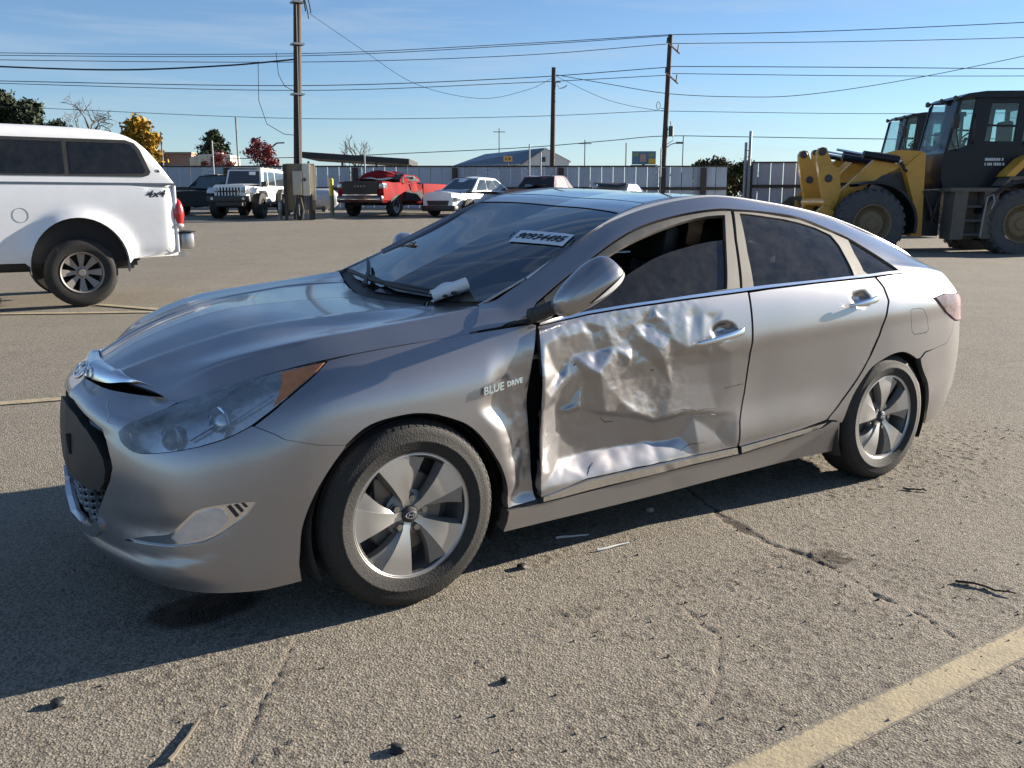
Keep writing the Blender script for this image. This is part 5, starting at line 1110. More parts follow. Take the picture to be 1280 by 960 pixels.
    for y in (.52, 1.90):
        b.prism([(2.56, 2.40), (2.90, 2.42), (3.00, 3.30), (4.06, 3.30), (4.06, 2.45), (4.13, 2.45), (4.13, 3.42), (2.66, 3.42)], y, y + .08)
        b.prism([(3.56, 2.42), (3.72, 2.42), (3.80, 3.34), (3.62, 3.34)], y, y + .08); b.prism([(2.88, 2.42), (3.7, 2.42), (3.7, 2.50), (2.90, 2.50)], y, y + .08); b.prism([(2.90, 2.82), (3.62, 2.80), (3.62, 2.845), (2.90, 2.86)], y, y + .05); b.prism([(2.05, 2.22), (2.12, 2.25), (2.36, 3.42), (2.27, 3.34)], y, y + .05)
    b.box(4.06, 4.13, .52, 1.98, 3.25, 3.42).box(4.06, 4.13, .52, 1.98, 2.42, 2.52); b.build('pillars', BLUBLK, c)
    b = MB(); b.prism([(2.24, 3.40), (2.45, 3.50), (2.83, 3.55), (4.16, 3.56), (4.18, 3.42), (2.60, 3.41)], .45, 2.05); rf = b.build('roof', BLUBLK, c)
    for y in (.55, 1.2, 1.9):
        b = MB(); b.M = Matrix.Translation((2.22, y, 3.40)); b.lathe([(0, -.04), (.055, -.04), (.065, 0), (.03, .06)], 12, 'x'); b.build('roof_lamp', GREYP, rf)
    b = MB(); b.add([(2.07, .56, 2.25), (2.07, 1.94, 2.25), (2.30, 1.94, 3.36), (2.30, .56, 3.36)], [(0, 1, 2, 3)]); b.build('windscreen', CABGL, c)
    for y in (.545, 1.955):
        b = MB(); b.prism([(2.12, 2.30), (2.60, 2.42), (2.70, 3.38), (2.34, 3.36)], y, y + .006); b.build('window', CABGL, c)
        b = MB(); b.prism([(2.92, 2.50), (3.57, 2.50), (3.64, 3.30), (3.0, 3.30)], y, y + .006); b.build('window', CABGL, c)
        b = MB(); b.prism([(3.71, 2.50), (4.06, 2.50), (4.06, 3.30), (3.79, 3.30)], y, y + .006); b.build('window', CABGL, c)
    b = MB(); b.add([(4.10, .60, 2.52), (4.10, 1.9, 2.52), (4.10, 1.9, 3.25), (4.10, .60, 3.25)], [(0, 1, 2, 3)]); b.build('rear_window', CABGL, c)
    b = MB(); b.box(3.25, 3.75, 1.0, 1.5, 2.2, 2.42, .04).box(3.62, 3.78, 1.0, 1.5, 2.42, 2.98, .05).tube([(2.75, 1.25, 2.3), (2.85, 1.25, 2.62)], .04, 8); b.M = Matrix.Translation((2.88, 1.25, 2.66)) @ Matrix.Rotation(R(-40), 4, 'Y'); b.tube([(.19 * math.cos(q), .19 * math.sin(q), 0) for q in np.linspace(0, 2 * math.pi, 20)], .02, 6, cap=False); b.build('cab_seat', DARK, c)
    b = MB(); b.tube([(2.66, .50, 2.45), (2.60, .38, 2.55), (2.60, .38, 2.95), (2.68, .5, 3.05)], .016, 6).tube([(2.35, .48, 2.3), (2.15, .30, 2.8)], .014, 6); b.box(2.08, 2.2, .22, .34, 2.75, 3.05, .02); b.build('wing_mirror', BLACK, c)
    # lettering on the door
    txm = mat('label_white', (.70, .70, .68), .5)
    for k, zz in enumerate((2.115, 2.015)):
        b = MB(); x0 = 2.96
        rr_ = random.Random(k)
        while x0 < 3.38:
            wd = rr_.uniform(.018, .034); b.box(x0, x0 + wd, .512, .519, zz - .030, zz + .030); x0 += wd + (.010 if rr_.random() < .78 else .035)
        b.build('door_lettering', txm, c)
    # platform, ladder, rear body
    MB().prism([(2.45, 1.42), (3.55, 1.42), (3.73, 1.66), (5.9, 1.66), (5.9, 1.74), (3.70, 1.74), (3.52, 1.50), (2.45, 1.50)], .02, .60).build('platform', DUSTY, t)
    b = MB(); b.prism([(2.55, 1.42), (2.85, 1.42), (2.80, .40), (2.52, .40)], .05, .55).prism([(3.2, 1.42), (3.52, 1.42), (3.42, .42), (3.18, .42)], .05, .55).box(2.8, 3.2, .35, .55, .40, 1.42); b.build('step_box', DUSTY, t)
    b = MB()
    for zz in (.48, .78, 1.08): MB().box(2.80, 3.22, .06, .32, zz, zz + .05).build('step', GREYP, t)
    b = MB(); b.tube([(3.15, .0, .45), (3.17, -.03, .9), (3.22, -.03, 1.30), (3.34, -.03, 1.36), (3.38, -.03, 1.22), (3.33, -.02, 1.05)], .018, 8); b.build('handrail', mat('grey_rail', (.30, .29, .27), .5), t)
    b = MB()
    for k in range(6): b.tube([(2.12 + .05 * k, .60, 1.45 - .1 * k), (2.3, .55, 1.0 - .05 * k), (2.5, .65, .75 + .12 * k)], .03, 6)
    b.box(2.15, 2.55, .7, 1.8, .45, 1.45); b.build('hydraulic_hoses', BLACK, t)
    b = MB(); b.prism([(4.12, 1.5), (4.12, 2.35), (4.6, 2.42), (5.9, 2.25), (6.15, 2.0), (6.15, 1.1), (4.9, .9), (4.12, .9)], .55, 1.95); b.build('engine_cover', YEL, t)
    b = MB(); b.prism([(3.62, 1.74), (3.80, 1.74), (4.03, 1.98), (4.14, 2.04), (4.14, 2.2), (3.98, 2.12), (3.70, 1.84)], .05, .50); b.build('rear_guard_edge', YEL, t)
    b = MB(); a_ = [R(q) for q in np.linspace(165, 20, 18)]
    b.prism([(4.05 + .95 * math.cos(q), .72 + .97 * math.sin(q)) for q in a_] + [(4.05 + .88 * math.cos(q), .72 + .88 * math.sin(q)) for q in a_[::-1]], .02, .56); b.build('rear_mudguard', BLUBLK, t)
    MB().box(5.8, 6.35, .4, 2.1, .45, 1.3, .06).build('counterweight', YEL, t)
    return t
ld = loader(); tag(ld, 'yellow wheel loader with black cab parked nearest behind the sedan', 'wheel loader', 'wheel loaders parked in the yard')
def put_loader(o, r, d, z=None, turn=0):
    p_ = lot(r, d, z); o.location = p_; o.rotation_euler = (0, 0, math.atan2(RH[1], RH[0]) + R(turn))
ld.scale = (1.275,) * 3; put_loader(ld, 8.92, 25.5, -.08)
ld2 = copy_tree(ld); tag(ld2, 'second wheel loader farther back showing its cab above the nearer loader', 'wheel loader', 'wheel loaders parked in the yard')
put_loader(ld2, 12.9, 38.4, .56)
# ------------------------------------------------------------------ wrecks in the row along the fence
def quadgrid(b, c, nu=1, nv=1, off=0.0, inset_=(0, 0)):
    """a thin plate over four corners (a, b, c, d), lifted off along its normal"""
    a, bb, cc, d = [Vector(q) for q in c]; n_ = (bb - a).cross(d - a).normalized()
    iu, iv = inset_
    f = lambda i, j: tuple((a * (1 - i) + bb * i) * (1 - j) + (d * (1 - i) + cc * i) * j + n_ * off)
    b.grid(lambda i, j: f(iu + (1 - 2 * iu) * i, iv + (1 - 2 * iv) * j), nu, nv); return b
def crumple(P_, amt, s, seed):
    v = Vector(P_); q = mnoise.noise_vector(v * s + Vector((seed, seed * 2, 0))); return tuple(v + Vector((q.x, q.y, q.z)) * amt)

def car_body(name, S, G, paint, parent, crush=0, seed=1, roofcrush=0, cabin_paint=None):
    """S: stations (x, half width, sill z, mid z, shoulder z, centre z); G: greenhouse dict"""
    b = MB(); S = [np.array(s, float) for s in S]; n_ = 60
    xs = np.array([s[0] for s in S]); T_ = np.array(S)
    def f(i, j):
        x = xs[0] + (xs[-1] - xs[0]) * i; q = [np.interp(x, xs, T_[:, k]) for k in range(1, 6)]; w, zs, zm, zh, zc = q
        t = j * 8; pts = [(w * .88, zs), (w * .985, zs + .10), (w, zm), (w * .985, (zm + zh) / 2), (w * .93, zh), (w * .55, zh * .35 + zc * .65), (0, zc)]
        sgn = 1; u_ = j * 12
        if u_ > 6: u_ = 12 - u_; sgn = -1
        k = min(int(u_), 5); fr = u_ - k; y = pts[k][0] * (1 - fr) + pts[k + 1][0] * fr; z = pts[k][1] * (1 - fr) + pts[k + 1][1] * fr
        P_ = (x, sgn * y, z)
        if crush: P_ = crumple(P_, crush * sstep(.0, .35, i) if crush > 0 else 0, 1.7, seed)
        return P_
    b.grid(f, 40, 24)
    for i in (0, 1):
        vs = [f(i, j / 24) for j in range(25)]; b.add(vs, [tuple(range(25))])
    return b.build(name, paint, parent, ang=40)
def greenhouse(G, paint, glass, parent, crush=0, seed=1, side_split=(.52,), broken=()):
    zb, zr, wb, wr, x0, x1, x2, x3 = [G[k] for k in ('zb', 'zr', 'wb', 'wr', 'x0', 'x1', 'x2', 'x3')]   # x0 front base, x1 roof front, x2 roof rear, x3 rear base
    b = MB(); c_ = lambda p_: crumple(p_, crush, 1.3, seed) if crush else p_
    rl = np.linspace(x1, x2, 7); bl = np.linspace(x0, x3, 7)
    def rz(x): t = (x - x1) / (x2 - x1); return zr + .04 * math.sin(math.pi * min(1, max(0, t)))
    b.grid(lambda i, j: c_((x1 + (x2 - x1) * i, wr * (1 - 2 * j), rz(x1 + (x2 - x1) * i) + .03 * (1 - (1 - 2 * j) ** 2))), 10, 8)
    fr = {}
    for sg in (1, -1):
        b.grid(lambda i, j: c_((x0 + (x3 - x0) * i + ((x1 + (x2 - x1) * i) - (x0 + (x3 - x0) * i)) * j, sg * (wb + (wr - wb) * j), zb + (rz(x1 + (x2 - x1) * i) - zb) * j)), 10, 5)
    b.grid(lambda i, j: c_((x0 + (x1 - x0) * j, (wb + (wr - wb) * j) * (1 - 2 * i), zb + (zr - zb) * j)), 8, 4)
    b.grid(lambda i, j: c_((x3 + (x2 - x3) * j, (wb + (wr - wb) * j) * (1 - 2 * i), zb + (zr - zb) * j)), 8, 4)
    cab = b.build('cabin', paint, parent, ang=30)
    P3 = lambda i, j, sg: Vector(c_((x0 + (x3 - x0) * i + ((x1 + (x2 - x1) * i) - (x0 + (x3 - x0) * i)) * j, sg * (wb + (wr - wb) * j), zb + (rz(x1 + (x2 - x1) * i) - zb) * j)))
    cen = Vector(((x0 + x3) / 2, 0, (zb + zr) / 2))
    def plate(name, pts, m_, th=.012):
        pts = [Vector(q) for q in pts]; n_ = (pts[1] - pts[0]).cross(pts[-1] - pts[0]).normalized()
        if n_.dot(pts[0] - cen) < 0: n_ = -n_
        k = len(pts); vs = [q + n_ * th for q in pts] + [q - n_ * .004 for q in pts]; bb = MB(); bb.add([tuple(q) for q in vs], [tuple(range(k)), tuple(range(2 * k - 1, k - 1, -1))] + [(i, i + k, (i + 1) % k + k, (i + 1) % k) for i in range(k)]); return bb.build(name, m_, cab)
    edges = [.07] + list(side_split) + [.93]
    for sg in (1, -1):
        for a_, e_ in zip(edges[:-1], edges[1:]):
            plate('window', [P3(a_ + .012, .10, sg), P3(e_ - .012, .10, sg), P3(e_ - .02, .86, sg), P3(a_ + .02, .86, sg)], glass)
    W_ = lambda i, j, xa, xb: Vector(c_((xa + (xb - xa) * j, (wb + (wr - wb) * j) * (1 - 2 * i), zb + (zr - zb) * j)))
    plate('windscreen', [W_(.05, .06, x0, x1), W_(.95, .06, x0, x1), W_(.95, .92, x0, x1), W_(.05, .92, x0, x1)], glass)
    plate('rear_screen', [W_(.08, .12, x3, x2), W_(.92, .12, x3, x2), W_(.90, .90, x3, x2), W_(.10, .90, x3, x2)], glass)
    return cab
def four_wheels(t, xf, xr, y, r_, w_, m_, arch=True, rim_r=.62, spokes=5, skip=()):
    for x in (xf, xr):
        for sg in (1, -1):
            if arch:
                b = MB(); b.M = Matrix.Translation((x, sg * (y + w_ * .5 + .005), r_)); b.lathe([(0, 0), (r_ * 1.16, 0), (r_ * 1.16, -.06 * sg)], 28, 'y', R(-12), R(192)); b.build('wheel_arch', DARK, t)
            if (x, sg) not in skip: simple_wheel('wheel', t, x, sg * (y + .02), r_, r_, w_, sg > 0, m_, rim_r, spokes)
LAMP = mat('headlamp_glass', (.34, .36, .38), .12, .5, coat=1)
ALLOY = mat('alloy_wheel', (.52, .51, .50), .35, .8, dust=.2)
def put(o, r, d, heading, dz=0): at_lot(o, r, d, heading); o.location.z += dz; return o

# white jeep-like off roader
def offroader():
    t = empty('off_road_car'); tag(t, 'white boxy four door off roader with black bumper beside the utility pole', 'car')
    b = MB(); b.box(-3.60, .30, -.72, .72, .62, 1.16, .03).box(-.05, .86, -.55, .55, .70, 1.16, .04); b.build('body', WHITE, t)
    b = MB(); b.grid(lambda i, j: (-.45 + 1.32 * i, (.70 - .12 * i) * (1 - 2 * j), 1.17 + .09 * (1 - i) + .03 * (1 - (1 - 2 * j) ** 2)), 6, 8); b.box(-.45, .86, -.58, .58, 1.10, 1.17); b.build('bonnet', WHITE, t)
    b = MB(); b.prism([(-.56, .72), (.56, .72), (.60, 1.16), (.50, 1.22), (-.50, 1.22), (-.60, 1.16)], .84, .92, 'x'); gr = b.build('grille', WHITE, t)
    for k in range(7): MB().box(.915, .928, -.345 + .115 * k - .03, -.345 + .115 * k + .03, .80, 1.12, .005).build('grille_slot', DARK, gr)
    for sg in (1, -1):
        b = MB(); b.M = Matrix.Translation((.91, sg * .50, 1.02)); b.lathe([(0, .03), (.07, .025), (.095, .01), (.105, -.02)], 20, 'x'); b.build('headlight', LAMP, t)
        b = MB(); b.prism([(-.62, .80), (-.56, 1.06), (-.35, 1.14), (.55, 1.12), (.72, 1.02), (.74, .92), (.62, .94), (.5, 1.0), (-.25, 1.02), (-.45, .92), (-.52, .78)], sg * .58, sg * .93); b.build('front_wing', mat('wing_white', (.62, .64, .67), .3, coat=.6, dust=.15), t)
        b = MB(); b.prism([(-3.5, .62), (-3.4, .98), (-3.15, 1.10), (-2.35, 1.10), (-2.1, .95), (-2.0, .62), (-2.12, .62), (-2.2, .92), (-2.4, 1.02), (-3.1, 1.02), (-3.32, .92), (-3.4, .62)], sg * .71, sg * .92); b.build('wheel_flare', BLACK, t)
        for x0, x1 in ((-1.22, -.52), (-2.02, -1.25)):
            d_ = MB().box(x0, x1, sg * .72 - .012, sg * .72 + .012, .66, 1.15, .008).build('door', WHITE, t)
            MB().box(x0 + .06, x0 + .22, sg * .74 - .012, sg * .74 + .018, 1.04, 1.08).build('handle', BLACK, d_)
        b = MB(); b.box(-.62, -.48, sg * .80 - .10, sg * .80 + .10, 1.16, 1.36, .02); b.build('door_mirror', BLACK, t)
        MB().box(-2.0, -.5, sg * .74 - .05, sg * .74 + .05, .50, .60, .02).build('sill_step', BLACK, t)
    greenhouse(dict(zb=1.15, zr=1.80, wb=.71, wr=.63, x0=-.48, x1=-.70, x2=-3.55, x3=-3.62), WHITE, BODYGL, t, side_split=(.245, .52))
    b = MB(); b.box(-3.4, -.9, -.55, .55, 1.85, 1.875); [b.box(-3.3 + .55 * k, -3.25 + .55 * k, -.6, .6, 1.88, 1.91) for k in range(5)]; b.build('roof_panel', mat('faded_roof', (.55, .50, .42), .7), t)
    b = MB(); b.box(.95, 1.16, -.80, .80, .60, .82, .05).box(.95, 1.1, -.5, .5, .45, .62, .03).tube([(1.06, -.42, .82), (1.10, -.36, .98), (1.10, .36, .98), (1.06, .42, .82)], .025, 8).build('front_bumper', BLACK, t)
    for sg in (1, -1):
        b = MB(); b.M = Matrix.Translation((1.17, sg * .58, .72)); b.lathe([(0, .01), (.05, .01), (.055, 0)], 12, 'x'); b.build('fog_light', LAMP, t)
    MB().box(-3.3, .8, -.5, .5, .42, .66).tube([(.2, -.7, .46), (.2, .7, .46)], .07, 8).tube([(-2.75, -.7, .46), (-2.75, .7, .46)], .07, 8).build('chassis', DARK, t)
    st_ = MB().box(-.585, -.575, .22, .46, 1.60, 1.72); st_.build('sticker', PAPER, t)
    four_wheels(t, .10, -2.75, .78, .47, .32, mat('black_rim', (.02, .02, .02), .45), arch=False, rim_r=.55, spokes=5)
    return t
put(offroader(), -10.15, 34.6, 4)

# dark wrecked estate half hidden behind the pickup
def dark_wreck():
    t = empty('wrecked_car'); tag(t, 'black wrecked car with shattered green glass between the white pickup and the white off roader', 'car')
    DKP = mat('dark_blue_paint', (.008, .010, .015), .5, coat=.05, spec=.2, dust=.01)
    car_body('body', [(1.0, .62, .30, .45, .58, .62), (.85, .86, .24, .5, .72, .78), (.3, .92, .22, .52, .86, .95), (-.6, .93, .22, .52, .98, 1.04), (-2.6, .93, .22, .52, 1.0, 1.05), (-3.4, .90, .25, .55, 1.0, 1.06), (-3.7, .80, .35, .55, .9, .95)], None, DKP, t, crush=.10, seed=3)
    cb = greenhouse(dict(zb=.98, zr=1.55, wb=.84, wr=.66, x0=-.25, x1=-1.0, x2=-2.7, x3=-3.5), DKP, mat('shattered_glass', (.05, .075, .075), .25, coat=.6, var=.6, scale=14), t, crush=.10, seed=5, side_split=(.36, .66))
    MB().box(-2.6, -.95, -.40, .20, 1.60, 1.63).build('roof_panel', mat('torn_roof', (.16, .15, .15), .5), cb)
    MB().box(-1.05, -.80, .45, .72, 1.30, 1.42, .03).build('airbag', mat('airbag_cloth', (.40, .48, .34), .8), cb)
    b = MB(); b.prism([(-.40, .36), (.40, .36), (.45, .60), (-.45, .62)], .94, .99, 'x'); b.build('grille', BLACK, t)
    b = MB(); b.box(-.40, -.05, .55, .88, .80, .92, .04); b.build('torn_wing', mat('primer_white', (.45, .43, .42), .5), t)
    four_wheels(t, .05, -2.75, .80, .33, .22, ALLOY)
    return t
put(dark_wreck(), -12.4, 37.4, 8)

# red pickup with its roof crushed down
def red_pickup():
    t = empty('crushed_pickup'); tag(t, 'red pickup with a big black grille and crushed roof beside the yellow bollard', 'pickup')
    RED_ = mat('red_paint', (.23, .008, .010), .75, coat=0, spec=.12, var=.2, dust=.02)
    car_body('body', [(1.02, .86, .62, .80, 1.22, 1.30), (.92, .98, .55, .82, 1.30, 1.36), (.2, 1.0, .52, .80, 1.34, 1.42), (-.7, .99, .52, .80, 1.34, 1.40), (-2.4, .99, .52, .80, 1.30, 1.32)], None, RED_, t, crush=.10, seed=11)
    b = MB(); b.box(-4.75, -2.42, -1.0, 1.0, .60, 1.30, .03); b.build('cargo_bed', RED_, t); b = MB(); b.box(-4.65, -2.5, -.82, .82, 1.0, 1.305); b.build('bed_floor', DARK, t)
    b = MB(); b.prism([(-.72, .84), (.72, .84), (.78, 1.26), (.66, 1.33), (-.66, 1.33), (-.78, 1.26)], .98, 1.07, 'x'); gr = b.build('grille', mat('grille_dark', (.012, .011, .012), .45), t)
    for k in range(4): MB().box(1.065, 1.085, -.68, .68, .90 + .10 * k, .925 + .10 * k).build('grille_bar', BLACK, gr)
    bd = MB()
    for k, dx in enumerate((-.20, -.07, .06, .20)): bd.box(1.072, 1.092, dx - .035, dx + .035, 1.10, 1.17)
    bd.build('grille_lettering', mat('dull_chrome', (.25, .24, .24), .3, .9), gr)
    MB().box(.95, 1.18, -.98, .98, .52, .80, .06).build('front_bumper', mat('bumper_dark_red', (.06, .012, .014), .3, coat=.6), t)
    MB().box(1.17, 1.19, -.80, .80, .64, .665).build('bumper_strip', CHROME, t); MB().box(1.07, 1.10, -.75, .75, .80, .835).build('grille_strip', CHROME, t)
    for sg in (1, -1):
        b = MB(); b.box(.70, 1.03, sg * .86 - .14, sg * .86 + .125, 1.04, 1.26, .04); b.build('headlight', LAMP, t)
        MB().box(.96, 1.19, sg * .84 - .07, sg * .84 + .07, .60, .70, .02).build('fog_light', LAMP, t)
    greenhouse(dict(zb=1.32, zr=1.66, wb=.90, wr=.72, x0=-.50, x1=-1.0, x2=-2.15, x3=-2.42), RED_, mat('smashed_window', (.10, .12, .115), .3, var=.8, scale=9), t, crush=.22, seed=21, side_split=(.55,))
    b = MB(); b.grid(lambda i, j: crumple((-1.9 + 2.2 * i, .85 * (1 - 2 * j), 1.50 + .05 * math.sin(9 * i) - .10 * i), .12, 2.2, 4), 12, 8); b.build('buckled_bonnet', mat('grey_primer', (.20, .20, .205), .4, .3, var=.3), t)
    for k, (x, y, z) in enumerate(((-1.3, .5, 1.62), (-1.7, .2, 1.70), (-.9, .6, 1.56))): MB().grid(lambda i, j: crumple((x + .4 * (i - .5), y + .3 * (j - .5), z + .1 * math.sin(5 * i)), .12, 3, k), 5, 5).build('torn_panel', (mat('bare_metal', (.35, .34, .33), .4, .6), RED_, mat('torn_dark', (.05, .05, .05), .5))[k], t)
    b = MB(); b.prism([(-2.45, .62), (-2.2, 1.0), (-1.6, 1.06), (-.75, .95), (-.62, .60)], .97, 1.035); b.build('torn_door_opening', DARK, t)
    MB().grid(lambda i, j: crumple((-1.2 - .9 * i, 1.03, .95 + .32 * j), .10, 3, 8), 8, 5).build('crushed_door', RED_, t)
    MB().box(-4.6, .8, -.5, .5, .42, .62).build('chassis', DARK, t)
    four_wheels(t, .05, -3.6, .86, .41, .28, ALLOY, rim_r=.64, spokes=8)
    return t
put(red_pickup(), -5.4, 36.3, 20)

def white_wreck():
    t = empty('wrecked_sedan'); tag(t, 'white wrecked sedan with a blue grey bonnet right of the crushed red pickup', 'car')
    car_body('body', [(.95, .55, .28, .42, .56, .60), (.80, .82, .22, .48, .70, .76), (.3, .90, .20, .50, .82, .88), (-.6, .91, .20, .50, .93, .98), (-2.4, .91, .20, .52, .97, 1.0), (-3.4, .86, .24, .55, 1.0, 1.04), (-3.75, .70, .34, .55, .86, .95)], None, WHITE, t, crush=.05, seed=31)
    greenhouse(dict(zb=.95, zr=1.47, wb=.80, wr=.58, x0=-.25, x1=-1.05, x2=-2.3, x3=-3.25), WHITE, mat('green_glass', (.035, .05, .05), .12, coat=1, var=.4, scale=10), t, crush=.05, seed=7, side_split=(.36, .66))
    MB().grid(lambda i, j: crumple((-.30 + 1.15 * i, .78 * (1 - 2 * j), 1.02 - .22 * i + .05 * math.sin(6 * i)), .06, 2, 2), 10, 8).build('bonnet', mat('blue_grey_bonnet', (.33, .36, .41), .3, coat=.4), t)
    b = MB(); b.prism([(-.45, .42), (.45, .42), (.52, .60), (-.52, .60)], .93, .98, 'x'); b.build('grille', BLACK, t); MB().box(.70, .99, -.80, .80, .20, .42, .06).build('front_bumper', BLACK, t)
    for sg in (1, -1): MB().box(.55, .88, sg * .70 - .14, sg * .70 + .12, .58, .74, .05).build('headlight', LAMP, t)
    b = MB(); b.prism([(-1.0, .26), (-.95, .62), (-.2, .70), (-2.45, .72), (-2.40, .26)], .905, .925) if False else b.prism([(-.72, .28), (-.70, .55), (-1.0, .70), (-2.3, .78), (-2.45, .55), (-2.40, .28)], .905, .925); b.build('dented_doors', mat('shaded_grey', (.30, .32, .36), .35, coat=.5), t)  # doors in a greyer copy of the white, shade put into the colour
    b = MB(); b.grid(lambda i, j: (-3.3 - .9 * i, .80 + .12 * i, .35 + .55 * j * (1 - .7 * i)), 6, 4); b.build('hanging_bumper', WHITE, t)
    four_wheels(t, .05, -2.75, .78, .32, .21, mat('rusty_hub', (.20, .13, .10), .6, .4), rim_r=.66)
    return t
put(white_wreck(), -2.35, 36.4, 31)

def maroon_wreck():
    t = empty('wrecked_hatchback'); tag(t, 'maroon wrecked car with an empty windscreen opening behind the sedan roof', 'car')
    MAR = mat('maroon_paint', (.13, .015, .022), .3, coat=.6, dust=.15)
    car_body('body', [(.95, .60, .30, .45, .66, .72), (.80, .86, .24, .5, .84, .92), (.3, .92, .22, .52, .95, 1.02), (-.6, .93, .22, .52, 1.04, 1.08), (-2.6, .93, .22, .52, 1.06, 1.08), (-3.5, .86, .30, .55, 1.06, 1.08)], None, MAR, t, crush=.08, seed=41)
    greenhouse(dict(zb=1.05, zr=1.60, wb=.84, wr=.66, x0=-.35, x1=-1.0, x2=-2.7, x3=-3.4), MAR, mat('dark_void', (.012, .011, .012), .4), t, crush=.06, seed=17, side_split=(.36, .66))
    MB().grid(lambda i, j: crumple((-.9 + .55 * i, .5 * (1 - 2 * j), 1.22 + .08 * math.sin(7 * i + 3 * j)), .10, 3, 6), 8, 8).build('crumpled_glass', mat('crazed_glass', (.20, .21, .21), .35, var=.6, scale=12), t)
    b = MB(); b.prism([(-.50, .66), (.50, .66), (.56, .90), (-.56, .90)], .86, .93, 'x'); gr = b.build('grille', BLACK, t)
    for k in range(7): MB().box(.92, .94, -.42 + .14 * k - .012, -.42 + .14 * k + .012, .68, .88).build('grille_bar', CHROME, gr)
    four_wheels(t, .05, -2.7, .80, .34, .22, ALLOY); return t
put(maroon_wreck(), .80, 37.6, 20)

def white_hulk():
    t = empty('burst_car'); tag(t, 'white wrecked car with black folded bonnet and deployed airbag behind the sedan roof', 'car')
    car_body('body', [(.95, .60, .30, .45, .62, .66), (.80, .84, .24, .5, .80, .86), (.3, .90, .22, .52, .92, 1.0), (-.6, .92, .22, .52, 1.02, 1.06), (-2.6, .92, .22, .52, 1.05, 1.07), (-3.5, .86, .30, .55, 1.05, 1.08)], None, WHITE, t, crush=.06, seed=51)
    greenhouse(dict(zb=1.02, zr=1.50, wb=.84, wr=.64, x0=-.35, x1=-1.2, x2=-2.6, x3=-3.3), WHITE, mat('airbag_white', (.62, .62, .60), .7), t, crush=.05, seed=13, side_split=(.5,))
    MB().grid(lambda i, j: crumple((-1.25 + .85 * i, .72 * (1 - 2 * j), 1.55 + .10 * math.sin(3 * i) - .16 * i), .06, 2, 3), 8, 10).build('folded_bonnet', mat('matt_black', (.03, .03, .031), .7), t)
    b = MB(); b.M = Matrix.Translation((-.45, -.52, 1.42)); b.lathe([(0, .12), (.10, .06), (.12, -.1), (.02, -.2)], 14, 'y'); b.build('headlight', LAMP, t)
    four_wheels(t, .05, -2.7, .78, .33, .22, ALLOY); return t
put(white_hulk(), 3.75, 37.8, 24)
# ------------------------------------------------------------------ corrugated fence along the back of the yard
SHEET = mat('fence_sheet', (.40, .46, .54), .42, .25, var=.10, scale=.7, dust=.25, dustcol=(.30, .28, .26))
SHEETD = mat('fence_sheet_weathered', (.35, .40, .47), .45, .25, var=.14, scale=.9, dust=.30, dustcol=(.26, .24, .22))
WOOD = mat('weathered_wood', (.062, .048, .038), .85, var=.35, scale=4, bump=.4, bscale=30)
POLEWOOD = mat('pole_wood', (.048, .034, .026), .8, var=.4, scale=3, bump=.4, bscale=25)
GALV = mat('galvanised_steel', (.25, .27, .29), .45, .7, var=.15, dust=.2)
def sheet_mesh(w, h, nm, m):
    b = MB(); prof = []; nrib = 5
    for k in range(nrib):
        x0 = w * k / nrib; s_ = w / nrib
        prof += [(x0, 0), (x0 + s_ * .62, 0), (x0 + s_ * .74, .004), (x0 + s_ * .88, .004)]
    prof.append((w, 0)); n_ = len(prof)
    b.add([(x, y, z) for x, y in prof for z in (0, h)], [(2 * i, 2 * i + 2, 2 * i + 3, 2 * i + 1) for i in range(n_ - 1)]); return b.mesh(nm, m, 20)
def fence(name, label, r0, r1, d0, d1, top, n_, post_r, group=None):
    p0 = lot(r0, d0, 0); p1 = lot(r1, d1, 0); L_ = (p1 - p0).length; t = empty(name, (p0.x, p0.y, 0), math.atan2(p1.y - p0.y, p1.x - p0.x)); tag(t, label, 'fence')
    w = L_ / n_; zg = min(lot(r0, d0).z, lot(r1, d1).z) - .2; ms = [sheet_mesh(w - .03, 1, 'panel', m_) for m_ in (SHEET, SHEETD)]
    rr_ = random.Random(5)
    for k in range(n_):
        o = link('panel', ms[0 if rr_.random() < .7 else 1], t); dz = rr_.uniform(-.02, .02); z0 = zg; o.location = (k * w + .015, rr_.uniform(-.006, .006), z0); o.scale = (1, 1, top + dz - z0)
    MB().box(0, L_, -.10, -.04, top - 1.12, top - .98).build('rail', WOOD, t)
    MB().box(0, L_, -.06, .05, top - .015, top + .05).build('top_rail', WOOD, t)
    for x in post_r:
        MB().box(x - .14, x + .14, -.22, -.102, zg, top - .06).build('post', WOOD, t)
    return t
fence('metal_fence', 'long white corrugated metal fence with dark wooden posts behind the wrecked cars', -22, 10.6, 46, 46, 3.16, 58, [3.2, 8.0, 14.3, 19.2, 24.4, 29.4, 31.4])
fence('metal_fence', 'taller corrugated metal fence section at the right running behind the yellow wheel loader', 10.75, 22, 43, 42, 3.22, 20, [.15, 5, 9.6])

